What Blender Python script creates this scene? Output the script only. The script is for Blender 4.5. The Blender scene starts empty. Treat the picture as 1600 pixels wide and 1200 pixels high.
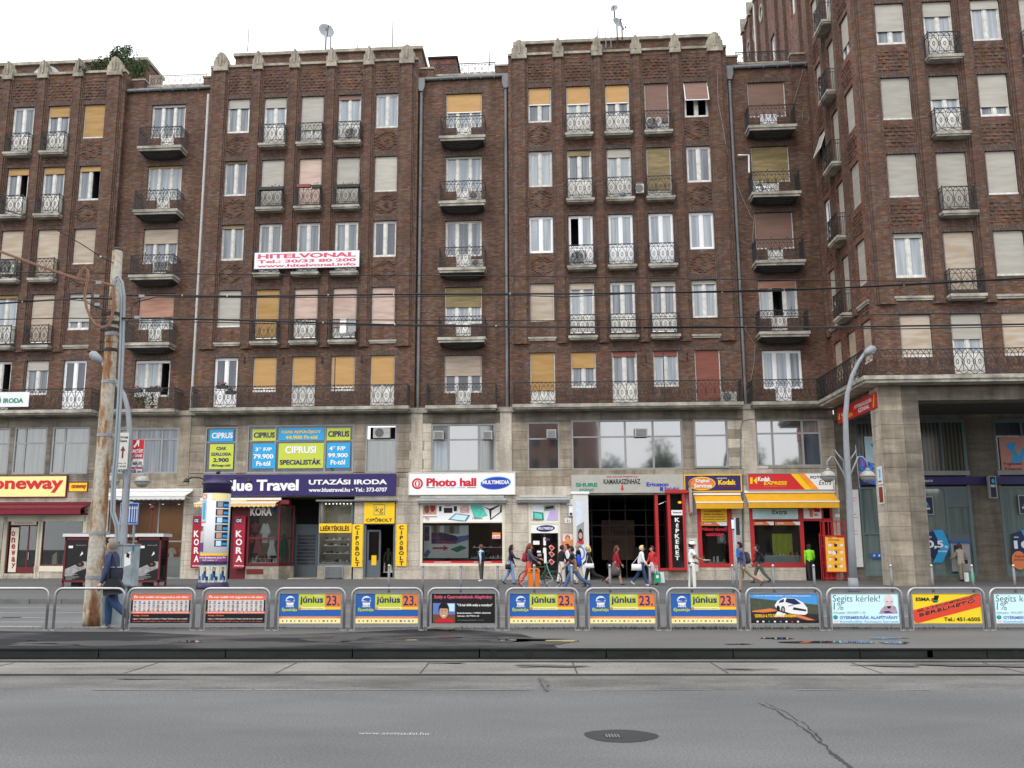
import bpy, bmesh, math, random
from mathutils import Vector, Matrix
R=math.radians
random.seed(7)
S=bpy.context.scene; COL=S.collection
# ---------------- camera, sky, sun, exposure ----------------
PF=1450.0; CX=750.0; PITCH=math.atan(257/PF); EYE=1.7
cd=bpy.data.cameras.new('camera'); cam=bpy.data.objects.new('camera',cd); COL.objects.link(cam)
cam.location=(0,0,EYE); cam.rotation_euler=(math.pi/2+PITCH,0,0)
cd.sensor_width=36; cd.lens=PF/1600*36; cd.shift_x=(800-CX)/1600; cd.clip_end=3000; cd.clip_start=.1
S.camera=cam
W=bpy.data.worlds.new('World'); S.world=W; W.use_nodes=True
n=W.node_tree; n.nodes.clear()
sky=n.nodes.new('ShaderNodeTexSky'); sky.sky_type='NISHITA'; sky.sun_disc=False
sky.sun_elevation=R(50); sky.sun_rotation=R(150); sky.air_density=1; sky.dust_density=3
mx=n.nodes.new('ShaderNodeMix'); mx.data_type='RGBA'; mx.inputs[0].default_value=.9
mx.inputs[7].default_value=(23,23.3,24,1)
bg=n.nodes.new('ShaderNodeBackground'); bg.inputs[1].default_value=.088
wo=n.nodes.new('ShaderNodeOutputWorld')
n.links.new(sky.outputs[0],mx.inputs[6]); n.links.new(mx.outputs[2],bg.inputs[0]); n.links.new(bg.outputs[0],wo.inputs[0])
sl=bpy.data.lights.new('sun','SUN'); sl.energy=1.4; sl.angle=R(22); sl.color=(1,.97,.93)
so=bpy.data.objects.new('sun',sl); COL.objects.link(so)
so.rotation_euler=(R(42),0,R(-28))
S.view_settings.view_transform='Standard'; S.view_settings.look='None'
S.view_settings.exposure=0; S.view_settings.gamma=1; S.view_settings.use_curve_mapping=False
S.cycles.max_bounces=6; S.cycles.transparent_max_bounces=12
# ---------------- frames: the street (X right, Y away) and the slightly turned facade (u, v away, z) ----------------
TH=R(4.45); D=48.0
FAC=Matrix.Translation((0,D,0))@Matrix.Rotation(-TH,4,'Z')
def ray(x,y):
    a=(x-CX)/PF;b=(600-y)/PF
    return (a, math.cos(PITCH)-b*math.sin(PITCH), math.sin(PITCH)+b*math.cos(PITCH))
def fac(x,y,v=0):   # survey: where a sight line meets the facade plane
    r=ray(x,y); s,c=math.sin(TH),math.cos(TH)
    t=(v+D*c)/(r[0]*s+r[1]*c); X,Y,Z=t*r[0],t*r[1],EYE+t*r[2]
    return (X*c-(Y-D)*s, Z)
def rc(x0,y0,x1,y1,v=0):
    ym=(y0+y1)/2; xm=(x0+x1)/2
    return (fac(x0,ym,v)[0],fac(x1,ym,v)[0],fac(xm,y1,v)[1],fac(xm,y0,v)[1])
def gnd(x,y,z=0):
    r=ray(x,y);t=(z-EYE)/r[2];return (t*r[0],t*r[1])
def at(x,y,Y):
    r=ray(x,y);t=Y/r[1];return Vector((t*r[0],Y,EYE+t*r[2]))
# ---------------- materials ----------------
MT={}
def srgb(c): return tuple(((v/255)/12.92 if v<=10 else ((v/255+.055)/1.055)**2.4) for v in c)
class N:
    def __init__(s,m): s.t=m.node_tree
    def __call__(s,ty,**k):
        nd=s.t.nodes.new('ShaderNode'+ty)
        for a,b in k.items(): setattr(nd,a,b)
        return nd
    def l(s,a,b): s.t.links.new(a,b)
def base(name,rough=.7,metal=0,ior=1.45):
    m=bpy.data.materials.new(name); m.use_nodes=True
    p=m.node_tree.nodes['Principled BSDF']; p.inputs['Roughness'].default_value=rough
    p.inputs['Metallic'].default_value=metal; p.inputs['IOR'].default_value=ior
    return m,p,N(m)
def M(name,col,rough=.7,var=.12,sc=3,metal=0,ior=1.45,bump=0,rnd=0,stretch=(1,1,1),pos=False):
    if name in MT: return MT[name]
    m,p,k=base(name,rough,metal,ior)
    tc=k('TexCoord'); mp=k('Mapping'); mp.inputs['Scale'].default_value=stretch
    k.l(k('NewGeometry').outputs['Position'] if pos else tc.outputs['Object'],mp.inputs[0])
    nz=k('TexNoise'); nz.inputs['Scale'].default_value=sc; nz.inputs['Detail'].default_value=6; nz.inputs['Roughness'].default_value=.65
    k.l(mp.outputs[0],nz.inputs['Vector'])
    rmp=k('MapRange'); rmp.inputs[1].default_value=.3; rmp.inputs[2].default_value=.7
    rmp.inputs[3].default_value=1-var; rmp.inputs[4].default_value=1+var
    k.l(nz.outputs[0],rmp.inputs[0]); f=rmp.outputs[0]
    if pos:   # soot, water runs and pits that carry across the joints
        gp=k('NewGeometry').outputs['Position']; ma_=k('Mapping'); ma_.inputs['Scale'].default_value=(1.6,1.6,.28); k.l(gp,ma_.inputs[0]); na=k('TexNoise'); na.inputs['Scale'].default_value=.9; na.inputs['Detail'].default_value=7; na.inputs['Roughness'].default_value=.7; k.l(ma_.outputs[0],na.inputs['Vector'])
        ra=k('MapRange'); ra.inputs[1].default_value=.36; ra.inputs[2].default_value=.62; ra.inputs[3].default_value=.66; ra.inputs[4].default_value=1.22; k.l(na.outputs[0],ra.inputs[0])
        mb_=k('Mapping'); mb_.inputs['Scale'].default_value=(2.2,2.2,9); k.l(gp,mb_.inputs[0]); nb=k('TexVoronoi'); nb.inputs['Scale'].default_value=2.2; k.l(mb_.outputs[0],nb.inputs['Vector'])
        rb2=k('MapRange'); rb2.inputs[1].default_value=.08; rb2.inputs[2].default_value=.22; rb2.inputs[3].default_value=.6; rb2.inputs[4].default_value=1.0; k.l(nb.outputs['Distance'],rb2.inputs[0])
        mq=k('Math',operation='MULTIPLY'); k.l(ra.outputs[0],mq.inputs[0]); k.l(rb2.outputs[0],mq.inputs[1]); mr_=k('Math',operation='MULTIPLY'); k.l(mq.outputs[0],mr_.inputs[0]); k.l(f,mr_.inputs[1]); f=mr_.outputs[0]
    if rnd:
        oi=k('ObjectInfo'); r2=k('MapRange'); r2.inputs[3].default_value=1-rnd; r2.inputs[4].default_value=1+rnd
        k.l(oi.outputs['Random'],r2.inputs[0]); mm=k('Math',operation='MULTIPLY'); k.l(f,mm.inputs[0]); k.l(r2.outputs[0],mm.inputs[1]); f=mm.outputs[0]
    vm=k('VectorMath',operation='SCALE'); vm.inputs[0].default_value=col[:3]; k.l(f,vm.inputs['Scale'])
    k.l(vm.outputs[0],p.inputs['Base Color'])
    if bump:
        b=k('Bump'); b.inputs['Strength'].default_value=bump; b.inputs['Distance'].default_value=.01
        k.l(nz.outputs[0],b.inputs['Height']); k.l(b.outputs[0],p.inputs['Normal'])
    MT[name]=m; return m
def wallvec(k):   # (x+y, z) so fronts and returns both carry the bond
    tc=k('TexCoord'); sx=k('SeparateXYZ'); k.l(tc.outputs['Object'],sx.inputs[0])
    ad=k('Math',operation='ADD'); k.l(sx.outputs[0],ad.inputs[0]); k.l(sx.outputs[1],ad.inputs[1])
    cb=k('CombineXYZ'); k.l(ad.outputs[0],cb.inputs[0]); k.l(sx.outputs[2],cb.inputs[1]); return cb.outputs[0],tc.outputs['Object'],sx
def brick(name,c1,c2,mort,rot=False,gain=1.0):
    m,p,k=base(name,.85); vec,obj,sx=wallvec(k)
    if rot:
        mp=k('Mapping'); mp.inputs['Rotation'].default_value=(0,0,R(90)); k.l(vec,mp.inputs[0]); vec=mp.outputs[0]
    b=k('TexBrick'); b.inputs['Scale'].default_value=1; b.inputs['Brick Width'].default_value=.22; b.inputs['Row Height'].default_value=.075
    b.inputs['Mortar Size'].default_value=.011; b.inputs['Mortar Smooth'].default_value=.3; b.inputs['Bias'].default_value=0
    b.inputs['Color1'].default_value=(*c1,1); b.inputs['Color2'].default_value=(*c2,1); b.inputs['Mortar'].default_value=(*mort,1)
    k.l(vec,b.inputs['Vector'])
    # one random value per brick, on the bond itself
    sv=k('SeparateXYZ'); k.l(vec,sv.inputs[0])
    def ma(op,a,c):
        q=k('Math',operation=op)
        for i,w in enumerate((a,c)):
            if w is None: continue
            if isinstance(w,(int,float)): q.inputs[i].default_value=w
            else: k.l(w,q.inputs[i])
        return q.outputs[0]
    row=ma('FLOOR',ma('DIVIDE',sv.outputs[1],.075),None); half=ma('MULTIPLY',ma('MODULO',row,2.0),.11)
    col_=ma('FLOOR',ma('DIVIDE',ma('ADD',sv.outputs[0],half),.22),None); cb2=k('CombineXYZ'); k.l(row,cb2.inputs[0]); k.l(col_,cb2.inputs[1])
    wn=k('TexWhiteNoise'); wn.noise_dimensions='3D'; k.l(cb2.outputs[0],wn.inputs[0])
    sp=k('SeparateColor'); k.l(wn.outputs['Color'],sp.inputs[0])
    r1=k('MapRange'); r1.inputs[3].default_value=.72; r1.inputs[4].default_value=1.24; k.l(sp.outputs[0],r1.inputs[0])
    hs=k('HueSaturation'); hr_=k('MapRange'); hr_.inputs[3].default_value=.482; hr_.inputs[4].default_value=.522; k.l(sp.outputs[1],hr_.inputs[0]); k.l(hr_.outputs[0],hs.inputs['Hue']); k.l(b.outputs['Color'],hs.inputs['Color'])
    sr_=k('MapRange'); sr_.inputs[3].default_value=.7; sr_.inputs[4].default_value=1.35; k.l(sp.outputs[2],sr_.inputs[0]); k.l(sr_.outputs[0],hs.inputs['Saturation'])
    nz=k('TexNoise'); nz.inputs['Scale'].default_value=.35; nz.inputs['Detail'].default_value=8; nz.inputs['Roughness'].default_value=.6; k.l(obj,nz.inputs['Vector'])
    r2=k('MapRange'); r2.inputs[1].default_value=.3; r2.inputs[2].default_value=.7; r2.inputs[3].default_value=.76*gain; r2.inputs[4].default_value=1.2*gain; k.l(nz.outputs[0],r2.inputs[0])
    mps=k('Mapping'); mps.inputs['Scale'].default_value=(2.2,.12,1); k.l(vec,mps.inputs[0])
    ns=k('TexNoise'); ns.inputs['Scale'].default_value=1; ns.inputs['Detail'].default_value=5; k.l(mps.outputs[0],ns.inputs['Vector'])
    r3=k('MapRange'); r3.inputs[1].default_value=.35; r3.inputs[2].default_value=.65; r3.inputs[3].default_value=.74; r3.inputs[4].default_value=1.12; k.l(ns.outputs[0],r3.inputs[0])
    m1=k('Math',operation='MULTIPLY'); k.l(r1.outputs[0],m1.inputs[0]); k.l(r2.outputs[0],m1.inputs[1])
    m2=k('Math',operation='MULTIPLY'); k.l(m1.outputs[0],m2.inputs[0]); k.l(r3.outputs[0],m2.inputs[1])
    vm=k('VectorMath',operation='SCALE'); k.l(hs.outputs['Color'],vm.inputs[0]); k.l(m2.outputs[0],vm.inputs['Scale'])
    k.l(vm.outputs[0],p.inputs['Base Color'])
    bp=k('Bump'); bp.inputs['Strength'].default_value=.6; bp.inputs['Distance'].default_value=.01; bp.invert=True
    k.l(b.outputs['Fac'],bp.inputs['Height']); k.l(bp.outputs[0],p.inputs['Normal'])
    MT[name]=m; return m
BR=brick('brown brick',(.158,.078,.048),(.106,.054,.037),(.080,.062,.050))
BRD=brick('brown brick soldier',(.095,.062,.052),(.14,.082,.065),(.06,.052,.047),True)
BRR=brick('reddish brick',(.215,.088,.054),(.13,.055,.038),(.10,.072,.06))
def asphalt(name,a,b,sc=1.0,rough=.85,ior=1.45,lo=.35,hi=.65):
    m,p,k=base(name,rough,0,ior); tc=k('TexCoord')
    n1=k('TexNoise'); n1.inputs['Scale'].default_value=.35*sc; n1.inputs['Detail'].default_value=7; n1.inputs['Roughness'].default_value=.6
    mp=k('Mapping'); mp.inputs['Scale'].default_value=(.45,1,1); k.l(tc.outputs['Object'],mp.inputs[0]); k.l(mp.outputs[0],n1.inputs['Vector'])
    n2=k('TexNoise'); n2.inputs['Scale'].default_value=45; n2.inputs['Detail'].default_value=3; k.l(tc.outputs['Object'],n2.inputs['Vector'])
    n3=k('TexVoronoi'); n3.inputs['Scale'].default_value=60; k.l(tc.outputs['Object'],n3.inputs['Vector'])
    r1=k('MapRange'); r1.inputs[1].default_value=lo; r1.inputs[2].default_value=hi; k.l(n1.outputs[0],r1.inputs[0])
    mxx=k('Mix',data_type='RGBA'); mxx.inputs[6].default_value=(*a,1); mxx.inputs[7].default_value=(*b,1); k.l(r1.outputs[0],mxx.inputs[0])
    r2=k('MapRange'); r2.inputs[1].default_value=.3; r2.inputs[2].default_value=.7; r2.inputs[3].default_value=.66; r2.inputs[4].default_value=1.34; k.l(n2.outputs[0],r2.inputs[0])
    r3=k('MapRange'); r3.inputs[1].default_value=.0; r3.inputs[2].default_value=.25; r3.inputs[3].default_value=1.35; r3.inputs[4].default_value=.97; k.l(n3.outputs['Distance'],r3.inputs[0])
    mm=k('Math',operation='MULTIPLY'); k.l(r2.outputs[0],mm.inputs[0]); k.l(r3.outputs[0],mm.inputs[1])
    vm=k('VectorMath',operation='SCALE'); k.l(mxx.outputs[2],vm.inputs[0]); k.l(mm.outputs[0],vm.inputs['Scale']); k.l(vm.outputs[0],p.inputs['Base Color'])
    bp=k('Bump'); bp.inputs['Strength'].default_value=.35; bp.inputs['Distance'].default_value=.006; k.l(n2.outputs[0],bp.inputs['Height']); k.l(bp.outputs[0],p.inputs['Normal'])
    MT[name]=m; return m
ASP=asphalt('road asphalt',(.088,.092,.094),(.125,.128,.13),1.0,.85,1.45,.38,.62)
ASPD=asphalt('old dark asphalt',(.052,.052,.052),(.088,.088,.086),2)
ASPP=asphalt('patchy damp platform asphalt',(.014,.015,.017),(.062,.061,.06),2.2,.9,1.3,.47,.58)
ASPR=asphalt('dry platform asphalt',(.09,.089,.086),(.12,.118,.114),1.6,.8)
CONC=asphalt('track concrete',(.13,.127,.118),(.23,.222,.205),3)
CONCG=asphalt('track concrete grey',(.075,.074,.07),(.15,.145,.135),4)
PAV=asphalt('pavement asphalt',(.085,.085,.085),(.11,.11,.11))
def slats(name,c,c2=None,step=.055,rnd=.1,vert=False,rough=.6,lo=.72):
    if name in MT: return MT[name]
    c2=c2 or c
    m,p,k=base(name,rough); tc=k('TexCoord'); sx=k('SeparateXYZ'); k.l(tc.outputs['Object'],sx.inputs[0])
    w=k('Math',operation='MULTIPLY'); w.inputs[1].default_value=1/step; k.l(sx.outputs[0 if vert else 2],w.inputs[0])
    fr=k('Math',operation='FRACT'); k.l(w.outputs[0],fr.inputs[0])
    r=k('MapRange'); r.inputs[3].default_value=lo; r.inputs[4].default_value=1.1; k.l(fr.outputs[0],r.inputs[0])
    oi=k('ObjectInfo'); ad=k('VectorMath',operation='ADD'); k.l(tc.outputs['Object'],ad.inputs[0])
    sc_=k('VectorMath',operation='SCALE'); sc_.inputs[0].default_value=(37,11,23); k.l(oi.outputs['Random'],sc_.inputs['Scale']); k.l(sc_.outputs[0],ad.inputs[1])
    mp=k('Mapping'); mp.inputs['Scale'].default_value=(.8,1,5) if not vert else (6,1,.5); k.l(ad.outputs[0],mp.inputs[0])
    nz=k('TexNoise'); nz.inputs['Scale'].default_value=1.2; nz.inputs['Detail'].default_value=5; k.l(mp.outputs[0],nz.inputs['Vector'])
    r1=k('MapRange'); r1.inputs[1].default_value=.35; r1.inputs[2].default_value=.65; k.l(nz.outputs[0],r1.inputs[0])
    mxx=k('Mix',data_type='RGBA'); mxx.inputs[6].default_value=(*c,1); mxx.inputs[7].default_value=(*c2,1); k.l(r1.outputs[0],mxx.inputs[0])
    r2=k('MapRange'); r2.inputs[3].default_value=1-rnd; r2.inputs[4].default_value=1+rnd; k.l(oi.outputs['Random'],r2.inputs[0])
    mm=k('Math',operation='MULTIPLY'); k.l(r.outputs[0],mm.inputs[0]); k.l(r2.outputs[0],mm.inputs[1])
    vm=k('VectorMath',operation='SCALE'); k.l(mxx.outputs[2],vm.inputs[0]); k.l(mm.outputs[0],vm.inputs['Scale']); k.l(vm.outputs[0],p.inputs['Base Color'])
    MT[name]=m; return m
SH={'grey':slats('grey roller shutter',(.37,.35,.30),(.44,.42,.37)),
 'tan':slats('tan wooden shutter',(.40,.30,.21),(.48,.42,.34)),
 'ochre':slats('ochre shutter',(.36,.20,.05),(.44,.27,.09)),
 'yellow':slats('yellow blind',(.41,.235,.08),(.47,.275,.10),lo=.95,rnd=.04),
 'olive':slats('olive wooden shutter',(.16,.12,.045),(.30,.22,.10)),
 'brown':slats('brown blind',(.17,.095,.07),(.20,.11,.08),lo=.88),
 'pink':slats('pale pink shutter',(.48,.33,.27),(.58,.45,.38)),
 'salmon':slats('salmon shutter',(.36,.17,.11),(.45,.25,.17)),
 'red':slats('red brown shutter',(.20,.055,.035),(.26,.08,.05)),
 'white':slats('white shutter box',(.6,.59,.55))}
def curtain(name,c,c2,ior=1.6,step=7):
    m,p,k=base(name,.04,0,ior); tc=k('TexCoord'); oi=k('ObjectInfo')
    sc_=k('VectorMath',operation='SCALE'); sc_.inputs[0].default_value=(37,11,23); k.l(oi.outputs['Random'],sc_.inputs['Scale'])
    ad=k('VectorMath',operation='ADD'); k.l(tc.outputs['Object'],ad.inputs[0]); k.l(sc_.outputs[0],ad.inputs[1])
    mp=k('Mapping'); mp.inputs['Scale'].default_value=(step,1,.25); k.l(ad.outputs[0],mp.inputs[0])
    nz=k('TexNoise'); nz.inputs['Scale'].default_value=1.1; nz.inputs['Detail'].default_value=3; k.l(mp.outputs[0],nz.inputs['Vector'])
    r1=k('MapRange'); r1.inputs[1].default_value=.35; r1.inputs[2].default_value=.65; k.l(nz.outputs[0],r1.inputs[0])
    mxx=k('Mix',data_type='RGBA'); mxx.inputs[6].default_value=(*c,1); mxx.inputs[7].default_value=(*c2,1); k.l(r1.outputs[0],mxx.inputs[0]); k.l(mxx.outputs[2],p.inputs['Base Color'])
    MT[name]=m; return m
G_LIGHT=curtain('pane over pale curtain',(.20,.24,.27),(.36,.39,.41))
G_MID=curtain('pane over net curtain',(.09,.10,.12),(.21,.235,.26))
G_DARK=curtain('dark pane',(.03,.035,.045),(.07,.08,.10),1.7,2)
G_MZ=curtain('mezzanine pane with blinds',(.07,.08,.08),(.14,.16,.15),2.3,9)
G_REF=curtain('reflecting pane',(.02,.025,.025),(.04,.05,.05),3.6,2)
def glass(name='shop glass',tint=(.9,.93,.92),ior=1.7):
    m=bpy.data.materials.new(name); m.use_nodes=True; k=N(m); m.node_tree.nodes.clear()
    t=k('BsdfTransparent'); t.inputs[0].default_value=(*tint,1); g=k('BsdfGlossy'); g.inputs['Roughness'].default_value=.01
    f=k('Fresnel'); f.inputs[0].default_value=ior; x=k('MixShader'); o=k('OutputMaterial')
    k.l(f.outputs[0],x.inputs[0]); k.l(t.outputs[0],x.inputs[1]); k.l(g.outputs[0],x.inputs[2]); k.l(x.outputs[0],o.inputs[0])
    MT[name]=m; return m
GLASS=glass()
WHT=M('white window paint',(.58,.57,.53),.5,.3,2.5,rnd=.12)
PVC=M('new white plastic frame',(.78,.79,.80),.4,.03)
STONE=M('cornice limestone',(.31,.28,.22),.85,.38,2.2,pos=True)
SLAB=M('balcony stone',(.33,.31,.26),.85,.4,1.6,stretch=(1,1,3),pos=True)
IRON=M('black wrought iron',(.018,.017,.017),.6,.2)
TRAV=M('clean and lit-side travertine slab',(.46,.41,.335),.7,.2,5,rnd=.12,stretch=(.5,1,5),pos=True)
TRAVM=M('weathered travertine slab',(.27,.228,.172),.8,.3,1.3,rnd=.14,stretch=(.5,1,2.5),pos=True)
TRAVD=M('sooty travertine slab',(.165,.145,.115),.8,.4,1.3,rnd=.14,stretch=(.5,1,2.5),pos=True)
JOINT=M('joint mortar',(.09,.08,.065),.9)
DARK=M('dark interior',(.012,.012,.012),.9)
DINT=M('dim room wall',(.06,.055,.05),.9)
ALU=M('aluminium window frame',(.26,.265,.26),.5,.15,2)
CREAM=M('cream shopfront paint',(.68,.64,.50),.5,.04)
MAROON=M('maroon paint',(.13,.012,.018),.5,.08)
REDP=M('red shopfront paint',(.42,.018,.022),.45,.06)
GREYP=M('blue grey door paint',(.10,.125,.14),.5,.08)
ZINC=M('zinc sheet',(.16,.17,.18),.5,.25,2)
PIPEG=M('grey downpipe',(.15,.155,.16),.55,.35,1.2,stretch=(1,1,.6))
PIPEW=M('white downpipe',(.46,.46,.45),.5,.1)
STEEL=M('brushed steel',(.40,.40,.41),.42,.15,4,metal=.85)
GALV=M('galvanised grey paint',(.23,.25,.27),.5,.12,3)
BLK=M('black paint',(.012,.012,.014),.5,0)
WHITE=M('white print',(.80,.80,.80),.5,.02)
def flat(name,c,rough=.5): return M(name,srgb(c),rough,.03,6)
RED=flat('red print',(196,28,44)); NAVY=flat('navy print',(40,28,92)); YEL=flat('yellow print',(244,196,20)); LIME=flat('lime print',(190,202,66))
CYAN=flat('sky blue print',(38,158,214)); BLUE=flat('royal blue print',(32,92,168)); ORNG=flat('orange print',(216,124,70)); PURP=flat('purple print',(92,52,120))
TEAL=flat('green print',(20,130,100)); GREYF=flat('grey print',(150,150,150)); DRED=flat('dark red print',(140,22,34)); SKYB=flat('pale blue print',(196,228,240))
PINK=flat('pink print',(208,90,120)); SKINP=flat('skin print',(196,150,120)); BRN=flat('brown print',(110,70,44)); DGRN=flat('dark blue print',(14,36,84)); CRM=flat('cream print',(244,228,160)); BLKP=flat('black print',(16,14,16)); LBL=flat('light lavender blue',(96,120,190))
# ---------------- mesh helpers ----------------
class MB:
    def __init__(s): s.v=[];s.f=[];s.m=[];s.mats=[]
    def mi(s,m):
        if m not in s.mats: s.mats.append(m)
        return s.mats.index(m)
    def face(s,pts,m):
        b=len(s.v); s.v+= [tuple(p) for p in pts]; s.f.append(tuple(range(b,b+len(pts)))); s.m.append(s.mi(m))
    def box(s,x0,x1,y0,y1,z0,z1,m,T=None):
        P=[(x0,y0,z0),(x1,y0,z0),(x1,y1,z0),(x0,y1,z0),(x0,y0,z1),(x1,y0,z1),(x1,y1,z1),(x0,y1,z1)]
        if T: P=[tuple(T@Vector(p)) for p in P]
        b=len(s.v); s.v+=P
        for q in ((0,3,2,1),(4,5,6,7),(0,1,5,4),(1,2,6,5),(2,3,7,6),(3,0,4,7)):
            s.f.append(tuple(b+i for i in q)); s.m.append(s.mi(m))
        return s
    def prism(s,pts,y0,y1,m,T=None):   # outline in x,z extruded along y
        n=len(pts); b=len(s.v); P=[(p[0],y0,p[1]) for p in pts]+[(p[0],y1,p[1]) for p in pts]
        if T: P=[tuple(T@Vector(p)) for p in P]
        s.v+=P; i=s.mi(m)
        s.f.append(tuple(range(b,b+n))); s.m.append(i); s.f.append(tuple(reversed(range(b+n,b+2*n)))); s.m.append(i)
        for j in range(n):
            k=(j+1)%n; s.f.append((b+k,b+j,b+n+j,b+n+k)); s.m.append(i)
        return s
    def tube(s,path,r,m,sd=6,cap=True,rs=None):
        path=[Vector(p) for p in path]; i=s.mi(m); rings=[]; up=None
        for j,p in enumerate(path):
            d=(path[min(j+1,len(path)-1)]-path[max(j-1,0)])
            if d.length<1e-9: d=Vector((0,0,1))
            d.normalize()
            if up is None: up=Vector((0,1,0)) if abs(d.y)<.9 else Vector((1,0,0))
            a=d.cross(up)
            if a.length<1e-4: a=d.cross(Vector((1,0,0)))
            a.normalize(); c=a.cross(d).normalized(); up=c
            rr=rs[j] if rs else r; b=len(s.v); rings.append(b)
            for q in range(sd):
                t=2*math.pi*(q+.5)/sd; s.v.append(tuple(p+a*math.cos(t)*rr+c*math.sin(t)*rr))
        for j in range(len(rings)-1):
            for q in range(sd):
                k=(q+1)%sd; s.f.append((rings[j]+q,rings[j]+k,rings[j+1]+k,rings[j+1]+q)); s.m.append(i)
        if cap:
            s.f.append(tuple(reversed(range(rings[0],rings[0]+sd)))); s.m.append(i)
            s.f.append(tuple(range(rings[-1],rings[-1]+sd))); s.m.append(i)
        return s
    def lathe(s,prof,m,c=(0,0,0),sd=16,sx=1,sy=1,T=None):
        i=s.mi(m); rings=[]
        for r,z in prof:
            b=len(s.v); rings.append(b)
            for q in range(sd):
                t=2*math.pi*q/sd; p=Vector((c[0]+math.cos(t)*r*sx,c[1]+math.sin(t)*r*sy,c[2]+z))
                s.v.append(tuple(T@p if T else p))
        for j in range(len(rings)-1):
            for q in range(sd):
                k=(q+1)%sd; s.f.append((rings[j]+q,rings[j]+k,rings[j+1]+k,rings[j+1]+q)); s.m.append(i)
        s.f.append(tuple(reversed(range(rings[0],rings[0]+sd)))); s.m.append(i)
        s.f.append(tuple(range(rings[-1],rings[-1]+sd))); s.m.append(i)
        return s
    def ball(s,c,r,m,sx=1,sy=1,sz=1,sd=10,T=None):
        return s.lathe([(max(r*math.sin(math.pi*j/6),.001),-r*sz*math.cos(math.pi*j/6)) for j in range(7)],m,c,sd,sx,sy,T)
    def text(s,t,x0,x1,z0,z1,m,y=0,bold=.0,skew=0,keep=False,al='C',vert=False):
        if bold>=.045:
            d=(z1-z0)*(bold-.02)*.9; s.text(t,x0+d*.3,x1-d*1.3,z0,z1,m,y,.028,skew,keep,al); s.text(t,x0+d*1.3,x1-d*.3,z0,z1,m,y-.0006,.028,skew,keep,al); return s
        V,F,bb=glyphs(t,min(bold,.028))
        w=bb[1]-bb[0] or 1; h=bb[3]-bb[2] or 1
        kx=(x1-x0)/w; kz=(z1-z0)/h
        if keep: kx=min(kx,kz*1.25)
        ox=(x0+x1)/2-kx*(bb[0]+bb[1])/2 if al=='C' else x0-kx*bb[0]
        b=len(s.v); s.v+=[(ox+v[0]*kx+skew*(v[1]-bb[2])*kz,y,z0+(v[1]-bb[2])*kz) for v in V]
        i=s.mi(m)
        for f in F: s.f.append(tuple(b+q for q in f)); s.m.append(i)
        return s
    def build(s,name,parent=None,loc=(0,0,0),rz=0,smooth=False):
        me=s.mesh(name,smooth); return ob(name,me,parent,loc,rz)
    def mesh(s,name,smooth=False):
        me=bpy.data.meshes.new(name); me.from_pydata(s.v,[],s.f)
        for m in s.mats: me.materials.append(m)
        me.polygons.foreach_set('material_index',s.m)
        if smooth: me.polygons.foreach_set('use_smooth',[True]*len(s.f))
        me.update(); return me
GC={}
def glyphs(t,bold):
    if (t,bold) in GC: return GC[(t,bold)]
    cu=bpy.data.curves.new('t','FONT'); cu.body=t; cu.resolution_u=3; cu.offset=bold; cu.fill_mode='FRONT'
    o=bpy.data.objects.new('t',cu); me=bpy.data.meshes.new_from_object(o)
    V=[(v.co.x,v.co.y) for v in me.vertices]; F=[tuple(p.vertices) for p in me.polygons]
    # face the street (-y): keep winding (x,z) counter-clockwise seen from -y
    bpy.data.objects.remove(o); bpy.data.meshes.remove(me); bpy.data.curves.remove(cu)
    if not V: V=[(0,0)]
    bb=(min(v[0] for v in V),max(v[0] for v in V),min(v[1] for v in V),max(v[1] for v in V))
    GC[(t,bold)]=(V,F,bb); return GC[(t,bold)]
def ob(name,me,parent=None,loc=(0,0,0),rz=0):
    o=bpy.data.objects.new(name,me); COL.objects.link(o); o.location=loc
    if rz: o.rotation_euler=(0,0,rz)
    if parent: o.parent=parent
    return o
def tag(o,label=None,cat=None,group=None,kind=None):
    if label: o['label']=label
    if cat: o['category']=cat
    if group: o['group']=group
    if kind: o['kind']=kind
    return o
def thing(name,label,cat,loc=(0,0,0),rz=0,group=None,f=False):
    o=bpy.data.objects.new(name,None); COL.objects.link(o); o.empty_display_size=.2
    if f: loc=FAC@Vector(loc); rz=rz-TH
    o.location=loc; o.rotation_euler=(0,0,rz); return tag(o,label,cat,group)
def struct(name,mb,loc=(0,0,0),rz=0): return tag(mb.build(name,None,loc,rz),kind='structure')
# ---------------- ground, road, track, platform ----------------
def sheet(name,x0,x1,y0,y1,z,m,kind=True):
    b=MB(); b.face([(x0,y0,z),(x1,y0,z),(x1,y1,z),(x0,y1,z)],m)
    o=b.build(name)
    if kind: o['kind']='structure'
    return o
sheet('ground',-900,900,-900,900,-.03,ASPD)
sheet('road',-120,120,-22,10.94,0,ASP)
PY=15.14; PB=19.3; KY=29.6
rnd=random.Random(3)
def strip(name,y0,y1,z,m,jag=0,x0=-60,x1=60,n=240):
    b=MB(); rr=random.Random(hash(name)%99+5); prev=None; pts=[]
    rr=random.Random(len(name)*7+1)
    for i in range(n+1):
        x=x0+(x1-x0)*i/n; pts.append((x,y1+rr.uniform(-jag,jag)))
    for i in range(n):
        a,c=pts[i],pts[i+1]; b.face([(a[0],y0,z),(c[0],y0,z),(c[0],c[1],z),(a[0],a[1],z)],m)
    return struct(name,b)
strip('road',10.94,11.8,-.004,ASPD if False else ASP,.03)
strip('tram_track_bed',11.6,PY+.1,-.012,CONCG)
strip('tram_track_bed',13.32,14.62,-.006,CONC,.02)
b=MB()
x=-40
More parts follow.
